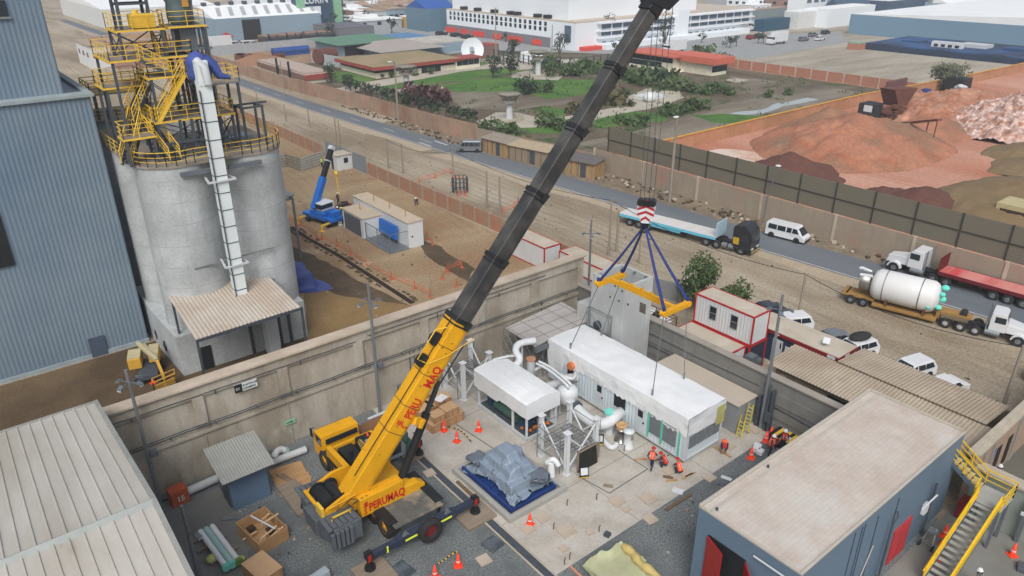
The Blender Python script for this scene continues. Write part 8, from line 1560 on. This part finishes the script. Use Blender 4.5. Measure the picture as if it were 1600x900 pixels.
# warehouses far left, behind the silos
T = box_bld('blue_warehouse', 'blue grey warehouse with a long pale roof behind the silo tower', (340, 66), (210, 60), (466, 46), 30, fgr, fro, ridge=8.5); lx, ly, hh = T['_s']; slab(T, 'dark_gate', black, lx * .24, -.4, 0, lx * .4, -.05, hh * .9)
for k in range(9): b = MB(); x = lx * (k + .5) / 9; b.quad((x, ly * .08, hh + .62), (x + 1.6, ly * .08, hh + .62), (x + 4.6, ly * .4, hh + 2.88), (x + 3, ly * .4, hh + 2.88)); b.build('skylight', mat('h_grey', (180, 184, 188)), T)
for k in range(8): slab(T, 'ridge_vent', dsteel, lx * (k + .3) / 8, ly * .5 - .8, hh + 3.3, lx * (k + .3) / 8 + 1.6, ly * .5 + .8, hh + 4.6)
T = box_bld('white_warehouse', 'white warehouse with pale roof at the far upper left', (165, 45), (105, 22), (330, 32), 15, mat('cream_wall', (204, 206, 204), k=.95), fro, ridge=8)
T = box_bld('tall_white_hall', 'tall white hall with small dark windows beside the green framed building', (410, 40), (330, 34), (480, 34), -18, fwh, fro); wins(T, 'y', 3, 14, 4, 1.6)
grn = mat('frame_green', (128, 176, 140), k=.95)
T = box_bld('green_portal', 'blue grey building with pale green vertical frames and white lettering', (470, 52), (462, 50), (512, 44), -14, mat('portal_navy', (64, 88, 112)), fro); lx, ly, hh = T['_s']
for x in (-.6, lx - 2): slab(T, 'frame_leg', grn, x, -1.2, 0, x + 3.2, -.05, hh)
slab(T, 'white_panel', fwh, 3, -.6, hh * .42, lx * .55, -.05, hh * .62); q = G(470, 52); text('LURIN', T, q + Vector((lx * .14, -1.3, hh * .7)), (1, 0, 0), (0, 0, 1), 3.6, whitep, th=.02)
T = box_bld('processing_plant', 'jumble of rusty tanks, pipes and scaffolding before the blue warehouse', (420, 76), (405, 72), (500, 62), 60, mat('plant_brown', (92, 70, 66), var=.4, sc=.4), mat('plant_roof', (150, 120, 100), var=.4, sc=.3)); lx, ly, hh = T['_s']; b = MB()
for k in range(46): x = random.uniform(-3, lx); b.bar((x, -1, 0), (x, -1, random.uniform(hh * .6, hh * 1.5)), .35); 
for k in range(8): b.bar((-3, -1, k * hh / 6), (lx, -1, k * hh / 6), .25)
for k in range(6): x = random.uniform(0, lx); b.cyl((x, -2.5, 0), (x, -2.5, hh * .8), 1.6, n=10)
b.build('pipe_frames', dsteel, T)
T = box_bld('green_roofed_shed', 'open shed with a wide green hipped roof in the back yard', (535, 88), (500, 78), (610, 76), 70, fgr, mat('roof_green', (92, 128, 108), k=.9, var=.08), ov=2, ridge=1.6); lx, ly, hh = T['_s']; slab(T, 'open_front', black, 1, -.3, 0, lx, -.05, hh * .8)
T = box_bld('blue_roofed_shed', 'low shed with bright blue roof behind the green roofed shed', (600, 78), (590, 68), (655, 66), 66, fgr, mat('roof_blue', (88, 126, 160), k=.9), ov=2, ridge=1.5)
T = box_bld('grey_roofed_shed', 'shed with grey brown sloping roof just behind the mossy roofed building', (602, 92), (590, 78), (668, 82), 80, fgr, mat('roof_greybrown', (160, 152, 146), k=.9, var=.1), ov=3, ridge=2)
T = box_bld('blue_block', 'long low blue grey block with rubble on its roof near the dish', (670, 84), (645, 74), (726, 76), 70, fgr, mat('rubble_roof', (196, 190, 180), var=.25, sc=.5)); T = box_bld('grey_shed', 'plain grey shed left of the small white houses', (530, 62), (518, 52), (578, 56), 46, mat('shed_grey2', (120, 122, 130)), mat('shed_grey3', (110, 112, 120)))
T = box_bld('blue_glass_hall', 'blue glass fronted hall with bright blue roof beside the white block', (668, 50), (650, 44), (712, 46), 14, mat('blue_glass', (104, 134, 152), rough=.3), mat('deep_blue_roof', (44, 86, 156), k=.95), ridge=8); lx, ly, hh = T['_s']
T = box_bld('blue_hall', 'deep blue hall among the white houses at the top', (600, 22), (590, 14), (668, 14), 6, mat('deep_blue', (44, 76, 136), k=.95), mat('deep_blue_roof', (44, 86, 156)), ridge=7)
T = box_bld('yellow_house', 'ochre yellow two storey house with blue lower floor', (636, 44), (632, 42), (664, 40), 27, mat('ochre_house', (206, 170, 96)), fro); wins(T, 'y', 5, 5, 1.6, 1.8)
moss = mat('mossy_roof', (140, 130, 92), k=.85, var=.12, sc=.3, c2=(156, 136, 108)); rtr = mat('roof_red_trim', (150, 72, 62), k=.95); crm = mat('cream_wall', (204, 206, 204))
T = box_bld('park_building', 'low white building with mossy hipped roof and red brown eaves', (588, 123), (541, 108), (712, 108), 104, mat('ivory', (222, 216, 196), k=.95), moss, ov=1.2, ridge=1.3); lx, ly, hh = T['_s']; slab(T, 'eaves', rtr, -1.25, -1.25, hh - .9, lx + 1.25, ly + 1.25, hh - .02); slab(T, 'clerestory', black, -.1, -.1, hh - 1.7, lx + .1, ly, hh - .92); wins(T, 'y', 3, 0, 2.0, 2.2, .55, .8, nm='door'); wins(T, 'y', 12, hh - 1.75, .5, .85, .0, 1, crm, 'pier')
T = box_bld('park_annexe', 'flat roofed annexe with red fascia joined to the mossy roofed building', (713, 109), (708, 105), (742, 103), 94, mat('ivory', (222, 216, 196)), rtr, ov=.8); wins(T, 'y', 4, 1, 1.8, 1.5)
T = box_bld('pump_house', 'low white building with brown red lean-to roof next to the long wall', (478, 131), (425, 106), (514, 126), 117, mat('ivory', (222, 216, 196)), mat('leanto_roof', (190, 172, 158))); lx, ly, hh = T['_s']; slab(T, 'fascia', rtr, -.3, -.4, hh - 1.4, lx + .4, -.02, hh - .1); slab(T, 'side_fascia', mat('brown_side', (140, 108, 96)), -.35, 0, hh * .4, -.02, ly, hh - .1); wins(T, 'y', 3, 1.2, 2.4, .7)
for f in (.25, .5): slab(T, 'flue_pipe', black, -.9, ly * f, 0, -.5, ly * f + .5, hh + 2.5)
ter = mat('terracotta', (196, 104, 84), k=.9, var=.06)
T = box_bld('red_roof_house', 'two storey cream house with terracotta flat roof behind the boom', (1050, 113), (1002, 100), (1080, 108), 90, mat('ivory', (222, 216, 196)), ter, ov=1.4); lx, ly, hh = T['_s']; wins(T, 'x', 4, hh * .6, 5, 1.8, .05, .95); wins(T, 'x', 3, .8, 5, 1.4, .3, .95); b = MB(); b.prof([(0, 0), (1.6, 0), (6, hh * .5), (4.4, hh * .5)], (lx * .2, -1.5, 0), (1, 0, 0), (0, 0, 1), (0, 1.3, 0)); b.build('outside_stairs', mat('ivory', (222, 216, 196)), T)
T = box_bld('red_roof_wing', 'single storey wing with terracotta roof at the right of the two storey house', (1112, 119), (1070, 108), (1132, 115), 106, mat('ivory', (222, 216, 196)), ter, ov=1.4, h=4.2); lx, ly, hh = T['_s']; slab(T, 'fascia', ter, -1.4, -1.4, hh - 1.2, lx + 1.4, ly + 1.4, hh); wins(T, 'y', 2, .9, 3.4, 1.6)
T = box_bld('kiosk', 'small white gate kiosk by the park fence', (832, 98), (820, 94), (852, 96), 86, fwh, fro); T = box_bld('gate_arch', 'brown entrance gate block right of the big dish', (764, 86), (755, 82), (772, 83), 72, mat('gate_brown', (140, 116, 104)), rtr)
# far right
T = box_bld('grey_warehouse', 'very long blue grey warehouse with white roof at the upper right', Vector((290, -60, 0)), 214, 130, 45, mat('wh_blue', (108, 136, 156), k=1, var=.04, sc=.03), fro, ridge=9.5, h=7.2)
T = box_bld('container_yard', 'dark fenced strip of blue tarpaulins below the long warehouse', Vector((250, 30, 0)), 96, 30, 90, mat('dark_blue_mass', (44, 58, 84), var=.3, sc=.15), mat('blue_sheets', (52, 96, 150), var=.4, sc=.12, c2=(48, 56, 70)), 'storage yard', h=1.7)
random.seed(9)
for k in range(9): y = 34 + k * 10; b = MB(); b.box(262, y, 0, 268, y + random.uniform(5, 9), random.uniform(2.4, 4)); solo('blue_container', b, mat('blue_sheets', (52, 96, 150)) if k % 3 else whited, ('blue' if k % 3 else 'white') + ' container in the fenced strip below the long warehouse', 'container', 'containers below the long warehouse')
b = MB(); q = G(1497, 82); b.box(q.x - 9, q.y - 4, 1.2, q.x - 7, q.y + 5, 3.8); b.cm = 1; 
for k in range(4): b.box(q.x - 9.1, q.y - 3.4 + k * 2.1, 2.3, q.x - 9, q.y - 2.2 + k * 2.1, 3.1)
solo('bus', b, [whitep, glass], 'white bus parked in the fenced strip below the warehouse', 'bus')
T = box_bld('brick_shed', 'small brick shed with green top at the corner of the dry lot', (1340, 79), (1330, 76), (1352, 77), 69, mat('back_brick', (176, 122, 100)), mat('pale_green2', (150, 176, 150)))
for lab, nc, lf, rt, yt, w_, r_, rg in (('green grey warehouse right of the white block', (1145, 48), (1143, 46), (1212, 38), 19, mat('sage', (140, 152, 152)), mat('sage_roof', (180, 160, 140)), 0), ('dark blue green container hall beside the parked trucks', (1192, 50), (1190, 47), (1242, 46), 33, mat('petrol', (48, 88, 112)), mat('petrol', (48, 88, 112)), 0), ('cream industrial hall at the end of the back road', (1244, 46), (1240, 42), (1310, 36), 20, mat('cream_wall', (204, 206, 204)), fro, 0),
    ('white office with blue windows on the skyline', (1255, 22), (1250, 18), (1282, 18), 2, fwh, fro, 0), ('arched dark blue roofed hall near the skyline', (1310, 24), (1305, 20), (1350, 18), 12, mat('slate_blue', (70, 92, 116)), mat('slate_blue', (70, 92, 116)), 9), ('white building with blue sign beside the long warehouse', (1290, 44), (1262, 40), (1325, 32), 16, fwh, fro, 0), ('long grey blue hall beyond the warehouse roof', (1386, 20), (1380, 14), (1452, 12), 2, mat('slate_blue', (70, 92, 116)), fro, 0), ('white roofed hall beyond the warehouse roof', (1480, 18), (1476, 12), (1550, 12), 6, fgr, fro, 7), ('grey slate hall at the top right corner', (1560, 24), (1556, 16), (1640, 16), 10, mat('slate_blue', (70, 92, 116)), mat('teal_roof', (84, 120, 136)), 7)):
    T = box_bld('industrial_hall', lab, nc, lf, rt, yt, w_, r_, 'hall', 'halls along the skyline', ridge=rg)
    if 'blue windows' in lab: wins(T, 'y', 3, 5, 4, 4, m_=mat('far_glass', (96, 112, 128))); wins(T, 'y', 3, 1, 4, 2, m_=mat('far_glass', (96, 112, 128)))
random.seed(5)
cols = [('pale white', fwh), ('cream', crm), ('light grey', mat('h_grey', (180, 184, 188))), ('brick coloured', mat('h_brick', (170, 136, 120))), ('blue grey', fgr)]
def houses(n, x0, x1, y0, y1, grp, h0=3, h1=9):
    for i in range(n):
        px, py = random.uniform(x0, x1), random.uniform(y0, y1); q = G(px, py); nm, m_ = random.choice(cols); w_, d_, h_ = random.uniform(8, 22), random.uniform(8, 22), random.uniform(h0, h1); T = thing('house', (('tall ' if h_ > (h0 + h1) / 2 else 'low ') + ('wide ' if w_ > 15 else 'narrow ') + f'{nm} house {grp}'), 'house', q, 0, grp); b = MB(); b.box(0, 0, 0, w_, d_, h_); b.build('wall', m_, T); b = MB(); b.box(-.3, -.3, h_, w_ + .3, d_ + .3, h_ + .4); b.box(w_ * .3, d_ * .4, h_ + .4, w_ * .6, d_ * .7, h_ + 2); b.build('roof', random.choice([fro, mat('h_roof', (186, 160, 140)), mat('sage_roof', (180, 160, 140))]), T); T['_s'] = (w_, d_, h_); wins(T, 'y', 3, h_ * .5, 1.8, 1.3); wins(T, 'x', 3, h_ * .5, 1.8, 1.3)
houses(26, 520, 660, 16, 50, 'in the crowded quarter left of the white block', 3, 7); houses(16, 1150, 1330, 2, 26, 'on the skyline right of the white block'); houses(10, 512, 700, -14, 8, 'on the skyline at top centre'); houses(16, 1100, 1700, -30, 2, 'far away at the top right'); houses(7, 118, 215, 104, 112, 'behind the big blue hall', 4, 8)
# park fence, antennas, dish
T = thing('park_fence', 'dark railing fence between park and back road', 'fence', G(772, 92)); b = MB(T); F_ = [G(772, 90), G(860, 108), G(905, 104), G(960, 97)]
for a, c in zip(F_, F_[1:]):
    n = int((c - a).length / 2.5)
    for i in range(n): p = a.lerp(c, i / n); b.bar(p, p + Vector((0, 0, 2.6)), .3)
    for z in (.4, 1.3, 2.4): b.bar(a + Vector((0, 0, z)), c + Vector((0, 0, z)), .1)
b.build('railing', dsteel)
T = thing('perimeter_wall', 'low grey wall closing the back yard with the blue tank', 'wall', G(345, 90)); b = MB(T)
for a, c in ((G(330, 88), G(505, 72)), (G(488, 98), G(545, 108))): b.bar(a + Vector((0, 0, 1.5)), c + Vector((0, 0, 1.5)), .3, 3)
b.build('panel', mat('h_grey', (180, 184, 188)))
def antenna(lab, px, py, s=1.0):
    q = G(px, py); T = thing('antenna_mast', lab, 'antenna', q); b = MB(); b.box(-3 * s, -2 * s, 0, 3 * s, 2 * s, .5); b.box(1.2 * s, -1.5 * s, .5, 2.4 * s, 0, 1.8 * s); b.build('base', plaza, T); b = MB(); b.cyl((0, 0, .5), (0, 0, 4.6 * s), .9 * s, .7 * s, n=12); b.build('pedestal', whited, T); am = mat('antenna_grey', (150, 144, 132)); b = MB(); b.cyl((0, 0, 4.6 * s), (0, 0, 5.2 * s), 1.8 * s, n=12)
    for k in range(8): a = k * .785; b.bar((math.cos(a) * .8 * s, math.sin(a) * .8 * s, 4.8 * s), (math.cos(a) * 3 * s, math.sin(a) * 3 * s, 6.6 * s), .14); b.bar((math.cos(a) * 1.8 * s, math.sin(a) * 1.8 * s, 5.2 * s), (math.cos(a) * 1.8 * s, math.sin(a) * 1.8 * s, 6 * s), .08)
    b.build('support_frame', am, T); b = MB(); b.lathe([(.5 * s, 5.9 * s), (2 * s, 6.3 * s), (2.8 * s, 6.8 * s), (2.82 * s, 6.7 * s), (2 * s, 6.1 * s), (.5 * s, 5.7 * s)], n=20); b.build('reflector', am, T)
antenna('dish mast on the left lawn before the white park building', 636, 144, .9); antenna('dish mast at the centre of the round pale paving', 841, 119, .95); antenna('dish mast on the lower curved path', 796, 189, .8)
q = G(738, 96); T = thing('satellite_dish', 'huge white satellite dish standing beside the park annexe', 'satellite dish', q); dz = HT(738, 96, 78); cdir = (Vector((0, 0, H)) - (q + Vector((0, 0, dz)))).normalized(); dr = 3.4
b = MB(); c = Vector((0, 0, dz)); b.lathe([(dr, 1.0), (dr * .7, .45), (dr * .35, .1), (0.01, -.1), (dr * .35, .0), (dr * .7, .35), (dr, .9)], c, (cdir + Vector((.15, 0, .1))).normalized(), 32); b.build('reflector', fwh, T); b = MB(); b.cyl(c + cdir * .7, c + cdir * 1.3, .5, n=12); b.build('feed', mat('h_grey', (180, 184, 188)), T); b = MB(); b.cyl((0, 0, 0), c, 1.2, .7, n=10); b.build('pedestal', mat('h_grey', (180, 184, 188)), T)
b = MB(); q = G(716, 150); b.ell(G(1015, 152, 1), (1.5, 1.5, 1.2), 10, 6); b.box(G(1015, 153).x - 3, G(1015, 153).y - 2, 0, G(1015, 153).x + 3, G(1015, 153).y + 2, .7); solo('small_dome', b, whitep, 'small white dome on the pale paving right of the boom', 'dome')
# back yard bits, vehicles far away
b = MB(); q = G(496, 89, 2.2); b.cyl(q, q + Vector((6, 2, 0)), 2.2, n=16); solo('rusty_drum', b, rst, 'large rusty drum lying in front of the green roofed shed', 'drum'); b = MB(); q = G(455, 86); b.cyl(q + Vector((-6, 0, 1.4)), q + Vector((6, 0, 1.4)), 1.2, n=12); b.box(q.x - 6, q.y - 1, 0, q.x + 6, q.y + 1, 1); solo('blue_tank', b, mat('tub_blue2', (50, 84, 150)), 'long blue tank in the back yard', 'tank')
heap('brown spoil heap in the back yard behind the long wall', 405, 97, 9, 7, 2.6, tan, 20); b = MB()
for k in range(18): b.cb(G(random.uniform(370, 440), random.uniform(86, 92), .6), (random.uniform(1, 3), random.uniform(1, 3), 1.2), rz=random.uniform(0, 3))
solo('scrap_pile', b, rst, 'scattered scrap along the grey back yard wall', 'scrap'); pr = 'cars parked along the back road'
for px, py, c_, lab in ((682, 56, darkc_, 'dark car left of two by the glass hall'), (705, 58, darkc_, 'dark car in the middle by the glass hall'), (722, 61, darkc_, 'dark car nearest the big dish'), (1168, 62, redc, 'red car on the back road'), (1180, 60, darkc_, 'dark car right beside the red one'), (1276, 64, white, 'white van with red rear on the back road'), (1250, 65, silver, 'silver car behind the white box truck'), (1285, 54, darkc_, 'dark car at the end of the back road'), (1265, 58, silver, 'silver car at the end of the back road')):
    suv(lab, G(px, py), .1, c_, 5, pr)
for px, py, lab in ((1207, 70, 'white box truck at the edge of the dry lot'), (1045, 84, 'white box truck behind the red roofed house'), (1175, 48, 'white box truck before the green grey warehouse'), (330, 78, 'white truck in the yard behind the silo tower')):
    q = G(px, py); T = thing('box_truck', lab, 'truck', q, 0, 'box trucks far away'); b = MB(); b.box(0, -1.3, 1, 7, 1.3, 4.2); b.build('cargo_box', white, T, .05); b = MB(); b.prof([(-2.2, .6), (-.2, .6), (-.2, 3), (-1.8, 3), (-2.2, 1.8)], (0, -1.2, 0), (1, 0, 0), (0, 0, 1), (0, 2.4, 0)); b.build('cab', white, T); b = MB(); b.box(-2.1, -1.22, 1.9, -1, 1.22, 2.7); b.build('cab_window', glass, T)
    for x in (-1.2, 5): wheel(T, (x, -1.1, .5), .5, .3, galv, 'y')
for i, (px, py) in enumerate(((985, 60), (1000, 65), (1135, 74), (1140, 75), (1150, 73), (1096, 67), (1184, 68), (1192, 68), (790, 66), (960, 84))): tree('street_tree', 'small round tree on the back road verge', G(px, py), 3.6, 1.8, 90, dleaf, 'small trees along the back road', .4, ls=.35)
tree('street_tree', 'dark araucaria like tree before the crowded white houses', G(533, 42), 12, 4, 300, dleaf, None, .2, ls=.2, flat=1.2)
for px, yt in ((775, 12), (862, 38), (1000, 50), (938, 62)): upole(px, 92 if px < 900 else 70, yt, {775: 'slim pole just right of the big dish', 862: 'slim pole before the white block, beside the conifer', 938: 'slim pole on the back road left of the boom', 1000: 'slim pole rising before the boom head'}[px], r=.2)
# air
b = MB(); b.box(-500, -700, -1.2, 1500, 1500, 46); o = b.build('haze', [], None); hz_ = bpy.data.materials.new('haze_air'); hz_.use_nodes = True; t_ = hz_.node_tree; t_.nodes.remove(t_.nodes['Principled BSDF']); pv = t_.nodes.new('ShaderNodeVolumePrincipled'); pv.inputs['Color'].default_value = (.86, .92, 1, 1); pv.inputs['Density'].default_value = .0004; t_.links.new(pv.outputs[0], t_.nodes['Material Output'].inputs['Volume']); o.data.materials.append(hz_); o['kind'] = 'stuff'
# ---------------- small finishing things ----------------
random.seed(21)
def scatter(name, n, areas, s0, s1, m_, lab):
    b = MB()
    for i in range(n):
        x0, y0, x1, y1 = random.choice(areas); x, y = random.uniform(x0, x1), random.uniform(y0, y1); s_ = random.uniform(s0, s1); b.cm = random.randrange(len(m_)); b.cb((x, y, s_ * .3 + .015), (s_, s_ * random.uniform(.5, 1.2), s_ * .6), rz=random.uniform(0, 3), rx=random.uniform(-.3, .3))
    o = b.build(name, m_, None); o['kind'] = 'stuff'; o['label'] = lab; o['category'] = 'stones'
scatter('scattered_stones', 650, [(54, 10, 71, 110), (52.5, 45, 64, 150), (23, 45, 51, 110), (81, 20, 83, 78)], .05, .2, [capm, mud, oldwood], 'loose stones and litter on the sand lots')
scatter('verge_rubble', 500, [(76.5, 50, 80, 100), (78.5, -20, 80, 50), (71.8, 100, 74.5, 150)], .1, .45, [mud, capm, mat('verge_dark', (90, 80, 68))], 'rubble along the foot of the road wall')
scatter('yard_litter', 90, [(21.5, 23, 41, 43), (8, 30, 20, 43), (27, 18, 42, 22)], .05, .16, [dsteel, wood, capm], 'small offcuts and litter on the yard')
b = MB()
for i in range(520):
    x, y = random.uniform(83, 182), random.uniform(80, 150); 
    if mnoise.noise(Vector((x * .06, y * .06, 2))) < 0: continue
    for k in range(5):
        a = random.uniform(0, 6.28); l_ = random.uniform(.3, .8); p = Vector((x + random.uniform(-.5, .5), y + random.uniform(-.5, .5), .02)); b.add([p, p + Vector((math.cos(a) * .25, math.sin(a) * .25, 0)), p + Vector((math.cos(a) * .4, math.sin(a) * .4, l_))], [(0, 1, 2)])
o = b.build('weeds', leaf, None); o['kind'] = 'stuff'; o['label'] = 'low weeds on the waste ground'; o['category'] = 'weeds'
def wire(a, c, lab, sag=1.0, r=.03, n=14):
    b = MB(); a, c = Vector(a), Vector(c); b.tube([a.lerp(c, i / n) - Vector((0, 0, sag * 4 * (i / n) * (1 - i / n))) for i in range(n + 1)], r, 4); solo('overhead_wire', b, black, lab, 'wire', 'overhead wires')
for a, c, ya, yc, lab in (((951, 399), (1245, 507), 313, 429, 'long wire from the timber pole across the sand lot to the pole behind the office'), ((709, 300), (951, 399), 235, 313, 'wire passing behind the boom between the two timber poles'), ((607, 263), (709, 300), 218, 235, 'wire above the brick wall left of the rebar frame'), ((1245, 507), (1566, 640), 429, 542, 'wire over the corrugated roofs to the pole at the right edge')):
    p, q = G(*a), G(*c); wire((p.x, p.y, HT(a[0], a[1], ya)), (q.x, q.y, HT(c[0], c[1], yc)), lab)
# skirting pipes, roof vents and window rows on the far warehouses
for i, (x, y) in enumerate(((300, 130), (300, 60), (310, 0))): b = MB(); b.cyl((x, y, 12), (x, y, 17.5), .9, n=10); solo('roof_ventilator', b, galv, ('farthest', 'middle', 'nearest')[i] + ' metal ventilator on the long warehouse roof', 'ventilator')
# low wall between lot and canteen, gas bottles, barrels
T = thing('side_ledge', 'rusty steel walkway frame hanging behind the spreader beam end', 'walkway', (44.5, 37.5, 0)); b = MB(T); b.box(43.2, 35.2, 1.9, 46.2, 41.0, 2.0); rail(b, [(43.2, 35.2, 2.0), (46.2, 35.2, 2.0), (46.2, 41, 2.0)], h=.9, step=1.2, toe=False); b.build('deck', mat('rusty_brown', (126, 98, 70), var=.2))
for x in (43.3, 46.1):
    for y in (35.3, 40.9): b = MB(T); b.bar((x, y, 0), (x, y, 1.9), .12); b.build('leg', dsteel)

yv = 'vehicles parked in the yard before the blue warehouse'
for i, (px, py) in enumerate(((345, 72), (356, 74), (366, 71), (378, 73), (389, 72))): (van if i % 2 else suv)(('white van in the yard before the blue warehouse, ' if i % 2 else 'white car in the yard before the blue warehouse, ') + ('nearest the silo tower', 'second from the silo tower', 'in the middle of the row', 'second from the rusty plant', 'nearest the rusty plant')[i], G(px, py), .2, white if i != 2 else silver, group=yv)
T = thing('red_tent', 'small red and white canopy in the yard before the blue warehouse', 'canopy', G(356, 70)); b = MB(); b.lathe([(2.6, 2.6), (.05, 4.2)], n=8, sm=False); b.build('roof', redp, T)
for x in (-1.8, 1.8): b = MB(); b.cyl((x, 0, 0), (x, 0, 2.7), .08); b.build('leg', galv, T)
for i, (px, py, h_) in enumerate(((515, 60, 7), (522, 52, 8), (548, 48, 6), (575, 44, 7), (612, 52, 6), (628, 36, 8), (585, 30, 8), (560, 20, 9))): tree('street_tree', 'dark tree among the crowded white houses ' + ('by the green portal', 'beside the grey shed', 'behind the grey shed', 'in the middle of the quarter', 'near the blue block', 'behind the ochre house', 'left of the deep blue hall', 'far up near the skyline')[i], G(px, py), h_, 3, 110, dleaf, 'trees among the crowded houses', .3, ls=.3)
